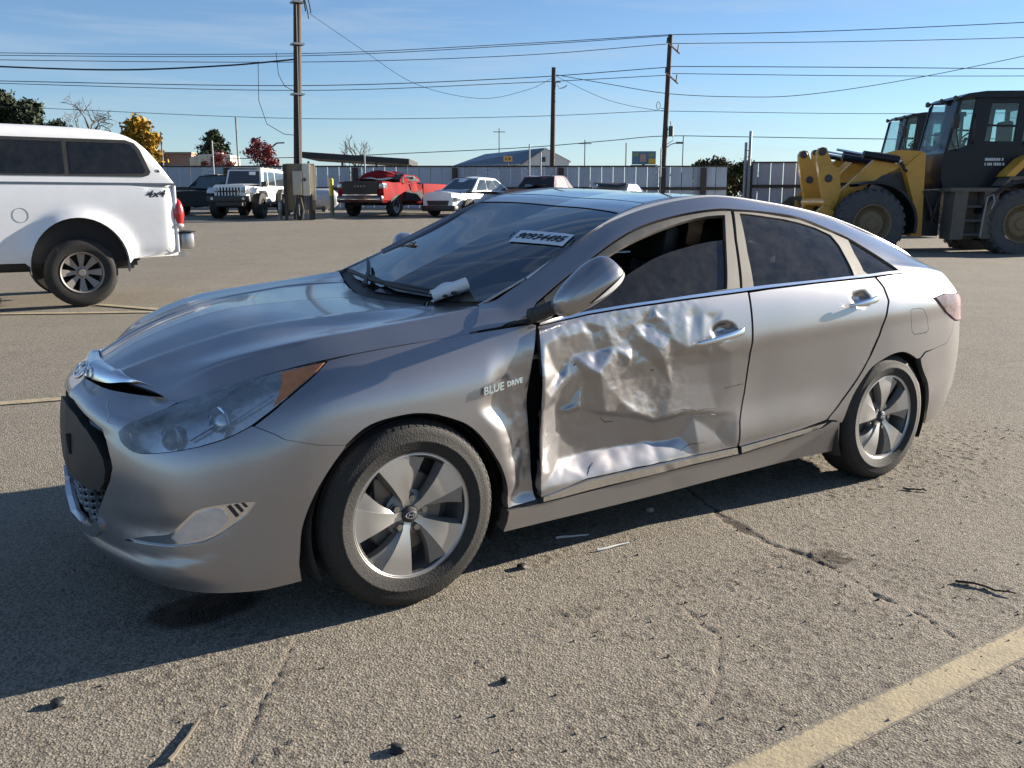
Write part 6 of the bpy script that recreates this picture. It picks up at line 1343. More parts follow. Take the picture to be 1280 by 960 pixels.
# steel posts that carry the barbed wire
def wire_post(r, d, top, label, twin=False):
    t = empty('steel_post', lot(r, d)); tag(t, label, 'post'); zb = lot(r, d).z; h = top - zb
    MB().tube([(0, 0, 0), (0, 0, h)], .07 if twin else .035, 10).build('pole', GALV, t)
    for k in range(5): MB().tube([(-.35, 0, h - 1.5 + .28 * k - .5), (.05, 0, h - 1.45 + .28 * k - .5)], .015, 5).build('wire_arm', GALV, t)
    if twin: MB().tube([(-.22, .05, 0), (-.22, .05, h - .5)], .06, 8).build('brace_post', GALV, t)
    return t
wire_post(10.8, 42.6, 4.6, 'twin grey steel post standing at the step in the fence near the loader', True)
wire_post(.82, 44, 4.12, 'thin grey steel post before the fence above the maroon wreck')
wire_post(1.35, 44, 3.75, 'short thin steel post right of the grey one above the maroon wreck')
wire_post(-14.2, 44.5, 4.3, 'thin pale post before the fence above the black wreck')
wire_post(-10.9 + 3.9, 44.5, 3.9, 'thin pale post before the fence above the red pickup')
wire_post(7.15, 45, 4.0, 'slim steel post before the fence under the billboard')

# ------------------------------------------------------------------ poles
def pole(name, label, pts, r0, r1):
    t = empty(name, pts[0]); tag(t, label, 'utility pole'); o = Vector(pts[0])
    b = MB(); P_ = [Vector(p_) - o for p_ in pts]; q = [P_[0] + (P_[-1] - P_[0]) * k / 12 for k in range(13)]; b.tube([tuple(v) for v in q], [r0 + (r1 - r0) * k / 12 for k in range(13)], 14); b.build('pole', POLEWOOD, t); return t
p0 = lot(-7.86, 34); p1 = lot(-7.50, 34, 9.4); pl = pole('utility_pole', 'dark wooden utility pole rising out of the picture behind the meter cabinets', [p0, p1], .155, .135)
rx = Vector((RH[0], RH[1], 0)); fx_ = Vector((FH[0], FH[1], 0)); up = Vector((0, 0, 1))
def rel(t, r, d, z): return tuple(lot(r, d, z) - t.location)
b = MB(); b.tube([rel(pl, -7.72, 33.85, 2.0), rel(pl, -7.56, 33.85, 8.9)], .05, 8).tube([rel(pl, -7.82, 33.82, 2.0), rel(pl, -7.68, 33.82, 5.0)], .035, 8); b.build('conduit', mat('grey_conduit', (.022, .021, .021), .7), pl)
b = MB()
for k, (dr, dz) in enumerate(((.22, -.1), (.32, -.35), (.40, -.15))): b.tube([rel(pl, -7.5, 33.9, 8.9), rel(pl, -7.5 + dr * .6, 33.85, 8.8 + dz * .2), rel(pl, -7.48 + dr, 33.8, 8.4 + dz), rel(pl, -7.44 + dr, 33.8, 8.1 + dz)], .022, 6)
b.build('drip_loop', BLACK, pl)
b = MB(); b.tube([rel(pl, -8.35, 33.9, 7.2 - .55), rel(pl, -8.3, 33.9, 6.2 - .3), rel(pl, -8.1, 33.9, 5.5), rel(pl, -7.7, 33.9, 5.3)], .012, 5).tube([rel(pl, -9.0, 33.9, 6.35), rel(pl, -9.05, 33.9, 5.0), rel(pl, -8.8, 33.9, 4.2), rel(pl, -8.2, 33.9, 3.85), rel(pl, -7.7, 33.9, 3.8)], .012, 5); b.build('loose_wire', BLACK, pl)
b = MB()
for zz in (5.2, 6.9, 8.3): b.box(-.2, .2, -.2, .2, 0, .06); b.v[-8:] = [tuple(Vector(v) + Vector(rel(pl, -7.86 + .36 * (zz - p0.z) / 8.6, 34, zz))) for v in b.v[-8:]]
b.build('band', GALV, pl)
p2 = pole('utility_pole', 'bare wooden pole without cross arms near the grey metal building', [lot(2.56, 60), lot(2.63, 60, 9.75)], .17, .14)
b = MB(); b.box(-.06, .5, -.05, .05, 7.55, 7.62).tube([(.3, 0, 7.5), (.45, 0, 7.2), (.7, 0, 7.25), (.9, 0, 7.4)], .03, 6); b.v = [tuple(rx * v[0] + fx_ * v[1] + up * (v[2])) for v in b.v]; b.build('wire_clamp', GALV, p2)
p3 = pole('utility_pole', 'wooden utility pole with two short cross arms, a transformer and a street lamp', [lot(9.95, 62), lot(10.22, 62, 12.05)], .19, .15)
def on3(fn, nm, m_):
    b = MB(); fn(b); b.v = [tuple(rx * v[0] + fx_ * v[1] + up * v[2]) for v in b.v]; return b.build(nm, m_, p3)
zb3 = lot(9.95, 62).z
lean3 = lambda z: .27 * (z - zb3) / (12.05 - zb3)
for z_ in (11.35, 9.5): on3(lambda b: b.tube([(lean3(z_) - .25, -.15, z_ - zb3 + .25), (lean3(z_) + .62, -.15, z_ - zb3 - .50)], .055, 6), 'cross_arm', mat('pale_wood', (.26, .20, .15), .8))
for z_ in (11.35, 9.5): on3(lambda b: b.tube([(lean3(z_) + .50, -.15, z_ - zb3 - .35), (lean3(z_) + .54, -.15, z_ - zb3 + .05)], .05, 6).tube([(lean3(z_) - .20, -.15, z_ - zb3 + .25), (lean3(z_) - .18, -.15, z_ - zb3 + .5)], .05, 6), 'insulator', GREYP)
on3(lambda b: b.tube([(lean3(7) + .34, -.1, 5.35), (lean3(7) + .34, -.1, 6.0)], .16, 12).tube([(lean3(7), 0, 5.8), (lean3(7) + .3, -.1, 5.8)], .03, 6).tube([(lean3(7) + .34, -.1, 6.0), (lean3(7) + .30, -.1, 6.3)], .04, 6).tube([(lean3(7) + .45, -.1, 5.4), (lean3(7) + .50, -.1, 5.1), (lean3(7) + .1, -.1, 4.85)], .02, 6), 'transformer', GREYP)
on3(lambda b: b.tube([(lean3(6), 0, 4.55), (lean3(6) + .4, -.05, 4.85), (lean3(6) + .8, -.1, 4.95)], .03, 6).box(lean3(6) + .72, lean3(6) + 1.15, -.16, -.02, 4.88, 5.0), 'street_lamp', GREYP)
on3(lambda b: b.tube([(lean3(8) - .55 + .12 * math.cos(q), 0, 7.3 + .25 * math.sin(q)) for q in np.linspace(0, 2 * math.pi, 14)], .02, 5, cap=False).tube([(lean3(8) - .4, 0, 7.15), (lean3(8), 0, 7.1)], .02, 5), 'bracket', GREYP)
def far_pole(name, label, r, d, top, rad=.09, arm=True, cat='utility pole'):
    t = empty(name, lot(r, d)); tag(t, label, cat); h = top - t.location.z; MB().tube([(0, 0, 0), (0, 0, h)], rad, 8).build('pole', mat('far_pole_grey', (.20, .20, .21), .7), t)
    if arm: b = MB(); b.tube([tuple(rx * -.9 + up * (h - .5)), tuple(rx * .9 + up * (h - .5))], .06, 5); b.build('cross_arm', mat('far_pole_grey', (.20, .20, .21), .7), t)
    return t
far_pole('utility_pole', 'distant thin pole with cross arm rising behind the grey building', -1.9, 140, 12.2)
far_pole('utility_pole', 'distant pole with cross arm right of the grey building', 10.1, 130, 9.9)
far_pole('utility_pole', 'distant bare pole between the building and the billboard', 15.2, 125, 9.2, arm=False)
far_pole('utility_pole', 'distant bare pole just right of the billboard', 25.5, 140, 11.2, arm=False)
far_pole('flagpole', 'tall thin pole beyond the fence above the white off roader', -15.2, 52, 6.05, .05, False, 'pole')
far_pole('utility_pole', 'thin pole seen just beyond the sloping canopy of the white pickup', -24.6, 66, 6.3, .06, False)
sl = far_pole('street_lamp', 'distant street lamp with a curved arm above the red leaved tree', -15.9, 62, 5.2, .05, False, 'street lamp')
MB().tube([tuple(up * 3.3), tuple(rx * .4 + up * 3.6), tuple(rx * .9 + up * 3.62)], .05, 6).build('lamp_arm', GREYP, sl)

# ------------------------------------------------------------------ overhead lines, each one a thing
def wire(label, pts, d, rad=.022, group='overhead power lines'):
    P_ = [np.array(q) for q in pts]
    q = [2 * P_[0] - P_[1]] + P_ + [2 * P_[-1] - P_[-2]]; out = []
    for i in range(1, len(q) - 2):
        for t in np.linspace(0, 1, 12, endpoint=i == len(q) - 3):
            a, b_, c, e_ = q[i - 1], q[i], q[i + 1], q[i + 2]; out.append(.5 * (2 * b_ + (c - a) * t + (2 * a - 5 * b_ + 4 * c - e_) * t * t + (3 * b_ - a - 3 * c + e_) * t ** 3))
    dd = d if isinstance(d, (list, tuple)) else [d, d]
    n_ = len(out); b = MB(); b.tube([tuple(lot(v[0], dd[0] + (dd[1] - dd[0]) * k / (n_ - 1), v[1])) for k, v in enumerate(out)], rad, 5)
    o = b.build('power_line', mat('wire_black', (.035, .036, .04), .6)); tag(o, label, 'power line', group); return o
wire('topmost overhead line left of the pole with the transformer', [(-45, 11.3), (-33.1, 10.93), (-14, 10.88), (0, 11.47), (10.1, 12.04)], 62)
wire('overhead line just beneath the topmost one left of the transformer pole', [(-45, 10.8), (-33.2, 10.50), (-14, 10.36), (0, 10.75), (10, 11.47)], 62)
wire('double of the topmost overhead line, hanging closely under it on the left', [(-45, 11.1), (-33.1, 10.78), (-14, 10.74), (0, 11.36), (10.1, 11.98)], 62)
wire('thick black service cable sagging from the left edge to the nearest dark pole', [(-22, 6.4), (-18.2, 6.18), (-13.96, 6.07), (-10.25, 6.21), (-7.75, 6.42)], 34, .030)
wire('upper line of the middle pair crossing behind the nearest dark pole', [(-45, 9.5), (-33.3, 9.19), (-14.1, 8.90), (0, 9.35), (10.1, 10.04)], 62, .026)
wire('lower line of the middle pair crossing behind the nearest dark pole', [(-45, 9.4), (-33.3, 9.04), (-14.1, 8.60), (0, 9.05), (10.2, 9.55)], 62)
wire('lowest long line crossing left of the transformer pole above the trees', [(-45, 8.1), (-30.9, 7.49), (-14.2, 6.84), (0, 6.94), (10, 7.34)], 62, .018)
wire('topmost line running right from the pole with the transformer', [(10.2, 12.04), (20, 12.25), (32.9, 12.79), (45, 13.4)], 62, .026)
wire('second line from the top running right from the transformer pole', [(10.3, 11.50), (21.7, 11.62), (33.0, 11.87), (45, 12.3)], 62)
wire('third line from the top running right, level above the wheel loaders', [(10.3, 10.09), (21.8, 10.04), (33.2, 9.95), (45, 9.95)], 62, .026)
wire('fourth line from the top running right, level above the wheel loaders', [(10.4, 9.65), (21.8, 9.52), (33.3, 9.50), (45, 9.6)], 62)
wire('slack line sagging from the bare pole and climbing away at the right edge', [(2.7, 9.6), (6.25, 9.0), (10.2, 8.4), (14.6, 8.2), (18.8, 8.3), (25, 9.15), (33.2, 10.74), (45, 13.3)], 62)
wire('lowest level line running right behind the cab of the nearest loader', [(10.3, 7.3), (22, 7.15), (33.5, 7.2), (45, 7.4)], 62, .018)
wire('low dark cable rising gently over the grey building towards the transformer pole', [(-20, 4.25), (-12.7, 4.39), (-6.3, 4.65), (1.05, 5.0), (6.3, 5.42), (10.0, 5.72), (15.3, 5.67), (27.9, 5.52), (45, 5.7)], 62, .026)
wire('curly slack wire dropping from the top of the nearest pole to the bare pole', [(-13.1, 13.4), (-9.83, 11.22), (-6.26, 9.0), (-2.1, 8.1), (1.04, 8.65), (2.7, 9.4)], 62, .014)
wire('thin slack wire falling from the bare pole towards the transformer pole', [(2.8, 9.5), (6.27, 8.0), (9.43, 7.35), (10.1, 7.35)], 62, .014)

# ------------------------------------------------------------------ meter cabinets, bollard, tank
bx = empty('meter_cabinet', lot(-7.55, 33.4)); tag(bx, 'tan electrical meter boxes on a wooden backboard at the foot of the pole', 'electrical box'); bx.rotation_euler = (0, 0, math.atan2(RH[1], RH[0]) + R(14))
PLY = mat('plywood', (.26, .19, .12), .8, var=.3, scale=2, bump=.2); TAN = mat('tan_metal', (.50, .44, .33), .5, var=.08, dust=.2)
MB().box(-.50, .48, .02, .10, .35, 1.98).build('backboard', PLY, bx)
MB().box(-.62, -.50, -.08, .10, -.1, 1.96).build('post', WOOD, bx); MB().box(.34, .46, .10, .22, -.1, 1.9).build('post', WOOD, bx); MB().box(-.10, 0, .10, .2, -.1, 1.6).build('post', WOOD, bx)
c1 = MB().box(-.30, .02, -.28, .02, .88, 1.72, .012).build('cabinet', TAN, bx); MB().box(-.285, .005, -.292, -.28, .9, 1.70, .004).build('door', TAN, c1)
c2_ = MB().box(.04, .30, -.22, .02, .86, 1.98, .012).build('cabinet', mat('cream_metal', (.66, .61, .50), .45, var=.06, dust=.15), bx); b = MB(); b.M = Matrix.Translation((.12, -.22, 1.42)); b.lathe([(0, -.07), (.05, -.07), (.06, 0)], 14); b.build('meter', GREYP, c2_)
MB().box(.30, .50, -.05, .02, .70, 1.94, .01).build('cabinet', TAN, bx)
b = MB()
for x in (-.22, -.12, .10, .16, .24): b.tube([(x, -.10, -.1), (x, -.10, .88)], .022, 8)
b.build('conduit', GALV, bx)
b = MB(); b.tube([(-.10, -.2, -.05), (-.22, -.3, .4), (-.12, -.26, .86)], .05, 8).tube([(-.05, -.25, -.05), (.02, -.32, .35), (-.06, -.26, .8)], .04, 8).box(.25, .36, -.2, -.06, -.1, .9); b.build('cable_bundle', BLACK, bx)
def bollard(label, r, d, h, m_, rad=.085):
    t = empty('bollard', lot(r, d)); tag(t, label, 'bollard'); MB().tube([(0, 0, -.1), (0, 0, h * .55)], rad, 12).build('base_sleeve', mat('faded_sleeve', (.20, .21, .14), .6), t); MB().tube([(0, 0, h * .55), (0, 0, h - .04), (0, 0, h)], [rad, rad, rad * .5], 12).build('post', m_, t)
bollard('yellow topped bollard left of the crushed red pickup', -6.98, 36, 1.46, mat('bollard_yellow', (.60, .42, .03), .5))
bollard('short grey bollard between the off roader and the meter boxes', -8.5, 34, .62, mat('bollard_grey', (.36, .38, .40), .5), .07)
tk = empty('gas_tank', lot(-9.0, 41)); tag(tk, 'pale round gas tank lying on its side behind the meter boxes', 'tank'); tk.rotation_euler = (0, 0, math.atan2(RH[1], RH[0]))
b = MB(); b.M = Matrix.Translation((0, 0, .55)); b.lathe([(0, -1.35), (.25, -1.30), (.40, -1.12), (.44, -.95), (.44, .95), (.40, 1.12), (.25, 1.30), (0, 1.35)], 28, 'x'); b.build('vessel', mat('tank_white', (.55, .57, .58), .4, var=.08, dust=.2), tk)
MB().box(-.8, -.65, -.3, .3, -.05, .25).box(.65, .8, -.3, .3, -.05, .25).build('cradle', GREYP, tk)

# ------------------------------------------------------------------ things beyond the fence
ZB = 2.0
def place(name, label, cat, r, d, z=None, yaw=0):
    t = empty(name, lot(r, d, z)); tag(t, label, cat); t.rotation_euler = (0, 0, math.atan2(RH[1], RH[0]) + R(yaw)); return t
bd = place('metal_building', 'grey metal building with a blue sloping roof beyond the fence', 'building', -1.2, 112, 3.0)
WALLM = mat('pale_wall', (.60, .61, .61), .6, var=.05, scale=.3); ROOFB = mat('blue_roof', (.27, .32, .37), .45, .2, var=.08, scale=.4)
# gable end faces right, long side towards us
rg0, rg1, gz1 = 2.2, 8.1, 3.2
MB().box(-5.6, 2.2, 0, .3, -1, 2.85).build('wall', WALLM, bd)
b = MB(); b.prism([(2.2, -1), (8.0, -1), (8.0, 3.2), (5.15, 4.75), (2.2, 3.0)], 0, .3); b.build('gable_wall', mat('sun_toned_gable', (.70, .67, .62), .6, var=.05, scale=.3), bd)  # sunlight on the gable is put into a paler, warmer wall colour
b = MB(); b.add([(-5.8, -.3, 2.75), (2.25, -.35, 2.95), (5.15, -.1, 4.82), (-2.2, 6, 4.4)], [(0, 1, 2, 3)]); b.add([(-5.8, -.3, 2.65), (2.25, -.35, 2.85), (5.15, -.1, 4.72), (-2.2, 6, 4.3)], [(3, 2, 1, 0)]); b.add([(-5.8, -.3, 2.65), (2.25, -.35, 2.85), (2.25, -.35, 2.95), (-5.8, -.3, 2.75)], [(0, 1, 2, 3)]); b.add([(5.15, -.1, 4.82), (8.3, -.2, 3.22), (8.3, 6, 3.22), (5.15, 6, 4.82)], [(0, 1, 2, 3)]); b.build('roof', ROOFB, bd)
for x in (-4.2, -2.2, 1.4): MB().box(x, x + .10, -.06, 0, -1, 2.8).build('downpipe', GREYP, bd)
MB().box(-2.0, -.6, -.05, 0, 1.5, 2.3).build('door', mat('dark_opening', (.06, .065, .07), .6), bd)
MB().box(4.6, 5.2, -.06, 0, 3.2, 3.75).build('vent', mat('dark_opening', (.06, .065, .07), .6), bd)
sg_ = place('road_sign', 'small orange sign showing over the roof of the grey building', 'sign', -.35, 80, 2.9); MB().box(-.38, .38, -.04, 0, 1.95, 2.42).build('board', mat('sign_orange', (.66, .36, .10), .5), sg_); MB().box(-.22, -.10, -.05, -.04, 2.08, 2.28).build('figure', mat('sign_grey', (.12, .08, .04), .6), sg_); MB().box(.06, .22, -.05, -.04, 2.08, 2.28).build('figure', mat('sign_grey', (.12, .08, .04), .6), sg_); MB().tube([(0, 0, -2), (0, 0, 1.8)], .05, 6).build('post', GREYP, sg_)
bb = place('billboard', 'small distant billboard with a blue and yellow advert on one post', 'billboard', 21.1, 150, 4.3)
MB().box(-1.9, 1.9, -.1, .1, 3.1, 5.15).build('board', mat('board_blue', (.09, .17, .24), .5, var=.3, scale=1.2), bb); MB().box(.75, 1.85, -.14, -.1, 3.15, 4.0).build('advert', mat('advert_yellow', (.62, .36, .03), .5), bb); MB().box(-.6, .3, -.13, -.1, 3.5, 4.7).build('advert', mat('advert_pink', (.40, .26, .24), .6, var=.3), bb); MB().box(-1.7, -.9, -.13, -.1, 4.4, 4.9).box(.8, 1.6, -.13, -.1, 4.3, 4.8).build('advert', mat('advert_green', (.22, .28, .12), .6), bb); MB().tube([(0, .2, -3), (0, .2, 3.2)], .25, 10).build('post', GREYP, bb); MB().box(-2.1, 2.1, -.5, .1, 2.9, 3.0).build('catwalk', GREYP, bb)
cp = place('carport', 'long low dark carport roof behind the meter cabinets', 'shelter', -10.0, 62, 1.65)
b = MB(); b.prism([(-3.6, 2.62), (3.35, 2.20), (3.35, 2.55), (-3.6, 3.0)], -1.5, 4); b.build('roof', mat('carport_dark', (.022, .022, .024), .7), cp)  # roof coloured near black
for x in (-3.2, -1, 1.2, 3.2): MB().tube([(x, -1.3, 0), (x, -1.3, 2.4)], .08, 6).build('post', GREYP, cp)
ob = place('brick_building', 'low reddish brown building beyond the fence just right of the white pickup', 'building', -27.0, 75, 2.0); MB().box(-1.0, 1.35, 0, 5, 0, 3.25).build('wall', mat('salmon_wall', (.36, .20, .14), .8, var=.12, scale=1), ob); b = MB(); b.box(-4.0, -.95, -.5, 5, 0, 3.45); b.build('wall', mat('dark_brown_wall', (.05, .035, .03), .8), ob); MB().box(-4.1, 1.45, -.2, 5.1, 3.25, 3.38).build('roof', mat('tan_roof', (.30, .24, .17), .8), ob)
rv = place('motorhome', 'cream motorhome with small dark windows beyond the fence', 'motorhome', -20.7, 65, 1.75); MB().box(-1.15, 1.2, 0, 2.3, .8, 2.95, .12).build('body', mat('cream_gelcoat', (.60, .54, .40), .4, coat=.3, var=.05), rv); MB().box(-1.75, -1.1, .1, 2.2, 1.7, 2.8, .15).build('overcab', mat('cream_gelcoat', (.60, .54, .40), .4), rv)
for x in (-.9, -.1, .65): MB().box(x, x + .32, -.03, 0, 2.05, 2.45).build('window', BODYGL, rv)
MB().box(-.2, .35, .6, 1.4, 2.95, 3.12).build('roof_unit', WALLM, rv)
vn = place('storage_trailer', 'pale trailer box glimpsed over the fence beside the motorhome', 'trailer', -23.6, 66, 1.75); MB().box(-.7, .75, 0, 2, .5, 2.25, .05).build('body', mat('pale_box', (.55, .56, .55), .5), vn)
sh = place('shed', 'long low grey shed roof beyond the fence left of the grey building', 'shed', -4.6, 90, 2.4); MB().box(-5.2, 3.2, 0, 6, 0, 2.15).build('wall', mat('shed_tan', (.30, .27, .22), .8), sh); MB().box(-5.4, 3.4, -.3, 6, 2.15, 2.35).build('roof', mat('shed_roof', (.17, .16, .15), .7), sh)
# ------------------------------------------------------------------ trees beyond the fence
def leaf_mat(name, a, b_, rough=.7):
    if name in MATS: return MATS[name]
    m, n, l, p = new_mat(name); g = n.new('ShaderNodeNewGeometry'); r_ = n.new('ShaderNodeValToRGB'); r_.color_ramp.elements[0].color = (*a, 1); r_.color_ramp.elements[1].color = (*b_, 1)
    l.new(g.outputs['Random Per Island'], r_.inputs[0]); l.new(r_.outputs[0], p.inputs['Base Color']); p.inputs['Roughness'].default_value = rough; p.inputs['Specular IOR Level'].default_value = .2; MATS[name] = m; return m
BARK = mat('bark', (.075, .058, .045), .9, var=.3, scale=5)
def branches(h, spread, rr_, levels=3, n0=7, rad=.16, base=.3):
    """limbs as (points, radii) from the ground up, plus their tips"""
    out = []; tips = []
    def grow(p_, d, ln, r_, lv):
        pts = [p_]; q = p_; dd = d.copy()
        for k in range(4):
            dd = (dd + Vector((rr_.uniform(-.22, .22), rr_.uniform(-.22, .22), rr_.uniform(-.05, .16)))).normalized(); q = q + dd * ln / 4; pts.append(q)
        out.append((pts, [r_ * (1 - .16 * k) for k in range(5)]))
        if lv == 0: tips.append(q); return
        for k in range(rr_.choice((2, 3, 3))):
            i = rr_.choice((2, 3, 4)); d2 = (dd + Vector((rr_.uniform(-1, 1), rr_.uniform(-1, 1), rr_.uniform(-.2, .7))) * spread).normalized(); grow(pts[i], d2, ln * rr_.uniform(.55, .8), r_ * .5, lv - 1)
        tips.append(q)
    tr = [Vector((0, 0, -.3))]
    for k in range(1, 7): tr.append(Vector((rr_.uniform(-.06, .06) * h * .2, rr_.uniform(-.06, .06) * h * .2, h * .8 * k / 6)))
    out.append((tr, [rad * (1 - .13 * k) for k in range(7)]))
    for k in range(n0):
        t_ = base + (1 - base) * k / max(1, n0 - 1); z_ = h * .8 * t_; i = min(5, int(t_ * 6)); p_ = tr[i].lerp(tr[i + 1], t_ * 6 - i if i < 6 else 1); a = k * 2.4 + rr_.uniform(-.4, .4)
        grow(p_, Vector((math.cos(a), math.sin(a), .55 + .5 * t_)).normalized(), h * .36 * (1.15 - .6 * t_), rad * .45, levels - 1)
    return out, tips
def limb_mesh(limbs, nm, m, rmin=.0):
    b = MB()
    for pts, rs in limbs: b.tube([tuple(p_) for p_ in pts], [max(r_, rmin) for r_ in rs], 5)
    return b.mesh(nm, m)
def leaves(centres, n_, size, sx, rr_, stretch=1.0, up=.3):
    g = np.random.default_rng(rr_.randrange(9999)); C_ = np.array([tuple(c) for c in centres]); k = g.integers(0, len(C_), n_); P_ = C_[k] + g.normal(0, 1, (n_, 3)) * sx * np.array([1, 1, .75])
    N = g.normal(0, 1, (n_, 3)); N[:, 2] += up; N /= np.linalg.norm(N, axis=1, keepdims=True); T_ = np.cross(N, g.normal(0, 1, (n_, 3))); T_ /= np.linalg.norm(T_, axis=1, keepdims=True); B_ = np.cross(N, T_); s_ = size * g.uniform(.6, 1.4, (n_, 1))
    V = np.stack([P_ - T_ * s_ * stretch, P_ + B_ * s_ * .5, P_ + T_ * s_ * stretch, P_ - B_ * s_ * .5], 1).reshape(-1, 3); return V, np.arange(n_ * 4).reshape(-1, 4)
def tree(name, label, cat, r, d, h, kind, seed, width=1.0, z=None):
    rr_ = random.Random(seed); t = empty(name, lot(r, d, z)); tag(t, label, cat)
    if kind == 'conifer':
        limbs = [([Vector((0, 0, -.3)), Vector((0, 0, h * .5)), Vector((.05, 0, h))], [.18, .10, .02])]; cen = []
        n_ = 90
        for k in range(n_):
            t_ = .06 + .94 * k / n_; a = k * 2.4; rad = width * h * .34 * (1 - t_) ** .7 * (t_ + .12) ** .25 * rr_.uniform(.7, 1.1) * 1.25; p1 = Vector((rad * math.cos(a), rad * math.sin(a), h * t_ - .1 * rad + .25 * rad)); limbs.append(([Vector((0, 0, h * t_)), p1 * .5 + Vector((0, 0, h * t_)) * .5, p1], [.03, .02, .01]))
            for q in (.45, .75, 1.0): cen.append(Vector((0, 0, h * t_)).lerp(p1, q))
        V, F = leaves(cen, 5200, .10 * h / 4, .10 * h / 4, rr_, 1.2); m_ = leaf_mat('conifer_leaf', (.012, .022, .012), (.055, .075, .035))
    else:
        limbs, tips = branches(h, dict(round=.9, bare=.75, sparse=.8)[kind], rr_, 3 if kind != 'bare' else 4, 8, .05 * h * .7)
        for pts, rs in limbs:
            for p_ in pts: p_.x *= width; p_.y *= width
        for p_ in tips: pass
    if kind == 'conifer': pass
    elif kind == 'bare': V = None
    if kind in ('round', 'sparse'):
        tp = [Vector((p_.x, p_.y, p_.z)) for l_ in limbs[1:] for p_ in (l_[0][-1], l_[0][-2])]
        n_ = (16000 if h > 7 else 9000) if kind == 'round' else 2400; V, F = leaves(tp, n_, h * (.036 if kind == 'round' else .026), h * (.065 if kind == 'round' else .04), rr_)
        m_ = LEAF
    link('trunk', limb_mesh(limbs, 'trunk', BARK, .006 if kind != 'bare' else .012), t)
    if kind != 'bare':
        me = bpy.data.meshes.new('crown'); me.from_pydata(V.tolist(), [], F.tolist()); me.update(); me.materials.append(m_); link('crown', me, t)
    return t
LEAF = leaf_mat('dark_evergreen_leaf', (.010, .018, .010), (.055, .068, .035))
tree('evergreen_tree', 'large dark evergreen rising behind the roof of the white pickup canopy', 'tree', -42.9, 80, 7.4, 'round', 3, 1.0)
tree('evergreen_tree', 'lower dark evergreen just right of the large one behind the pickup', 'tree', -39.6, 82, 5.2, 'round', 9, .9)
tree('bare_tree', 'bare grey twiggy tree over the pickup roof left of the yellow tree', 'tree', -40.5, 90, 7.4, 'bare', 5, 1.2)
LEAF = leaf_mat('yellow_leaf', (.10, .075, .012), (.52, .30, .025))
tree('yellow_tree', 'tree with golden yellow autumn leaves right of the bare tree', 'tree', -23.9, 60, 4.2, 'round', 12, .50)
tree('conifer_tree', 'dark green conifer above the cream motorhome', 'tree', -22.5, 71, 4.7, 'conifer', 4, 1.35)
LEAF = leaf_mat('red_leaf', (.08, .016, .018), (.30, .055, .05))
tree('red_tree', 'small tree with red autumn leaves above the white off roader', 'tree', -14.8, 55, 3.15, 'sparse', 8, .72)
tree('red_shrub', 'low red leaved shrub left of the red tree over the fence', 'shrub', -17.4, 56, 2.5, 'sparse', 18, 1.0)
tree('bare_tree', 'small rounded bare tree over the carport roof', 'tree', -13.4, 80, 4.1, 'bare', 22, 1.0)
tree('bare_tree', 'tiny bare sapling right of the grey building', 'tree', 8.9, 100, 3.6, 'bare', 31, .45)
LEAF = leaf_mat('olive_leaf', (.012, .020, .008), (.095, .085, .032))
tree('broadleaf_tree', 'broad dark olive tree above the fence beside the twin steel post', 'tree', 16.0, 75, 4.0, 'round', 41, 1.35)
tree('broadleaf_tree', 'right half of the dark olive clump nearest the wheel loader', 'tree', 18.2, 76, 4.0, 'round', 44, 1.25)
# ------------------------------------------------------------------ painted bay lines and litter on the ground
LINE, n, l, p = new_mat('worn_yellow_line')
tc = n.new('ShaderNodeTexCoord'); base = mixc(ramp(noise_(5, 8, .75), .30, .54, (0, 0, 0), (1, 1, 1)), (.27, .23, .165), (.46, .375, .225))
base = mixc(ramp(noise_(60, 5, .8), .56, .68, (0, 0, 0), (.9, .9, .9)), base, (.12, .10, .08)); l.new(base, p.inputs['Base Color']); p.inputs['Roughness'].default_value = .85
wa = n.new('ShaderNodeAttribute'); wa.attribute_name = 'wear'
wm = n.new('ShaderNodeMath'); wm.operation = 'MULTIPLY_ADD'; wm.inputs[1].default_value = 1.5; l.new(noise_(45, 6, .75), wm.inputs[0]); l.new(wa.outputs['Fac'], wm.inputs[2])
base = mixc(ramp(wm.outputs[0], .96, 1.10, (0, 0, 0), (1, 1, 1)), base, (.21, .185, .14)); l.new(base, p.inputs['Base Color'])
bp = n.new('ShaderNodeBump'); bp.inputs['Strength'].default_value = .5; bp.inputs['Distance'].default_value = .005; l.new(noise_(75, 5, .65), bp.inputs['Height']); l.new(bp.outputs[0], p.inputs['Normal'])
def ground_line(label, pts, w, dz=.004, wob=.006):
    b = MB(); vs = []; n_ = 0; rr_ = random.Random(len(label))
    for (x0, y0), (x1, y1) in zip(pts[:-1], pts[1:]):
        k = max(2, int(math.hypot(x1 - x0, y1 - y0) / .025))
        nx, ny = -(y1 - y0), x1 - x0; q = math.hypot(nx, ny); nx /= q; ny /= q
        for i in range(k + 1):
            t = i / k; x = x0 + (x1 - x0) * t; y = y0 + (y1 - y0) * t
            for s_ in (-1.06, -.8, 0, .8, 1.06):
                ww = w / 2 * s_; vs.append((x + nx * ww, y + ny * ww, float(gz(x + nx * ww, y + ny * ww)) + dz)); 
            n_ += 1
    b.add(vs, [(5 * i + j, 5 * i + j + 1, 5 * i + 5 + j + 1, 5 * i + 5 + j) for i in range(n_ - 1) for j in range(4)])
    o = b.build('parking_line', LINE); o['kind'] = 'structure'; a_ = o.data.attributes.new('wear', 'FLOAT', 'POINT'); a_.data.foreach_set('value', [(.42, .10, .0, .10, .42)[i % 5] for i in range(len(o.data.vertices))]); return o
ground_line('near', [(-.6, -2.275), (.23, -2.275), (4.4, -2.295)], .12, .003)
P2 = lambda r, d: tuple(lot(r, d))[:2]
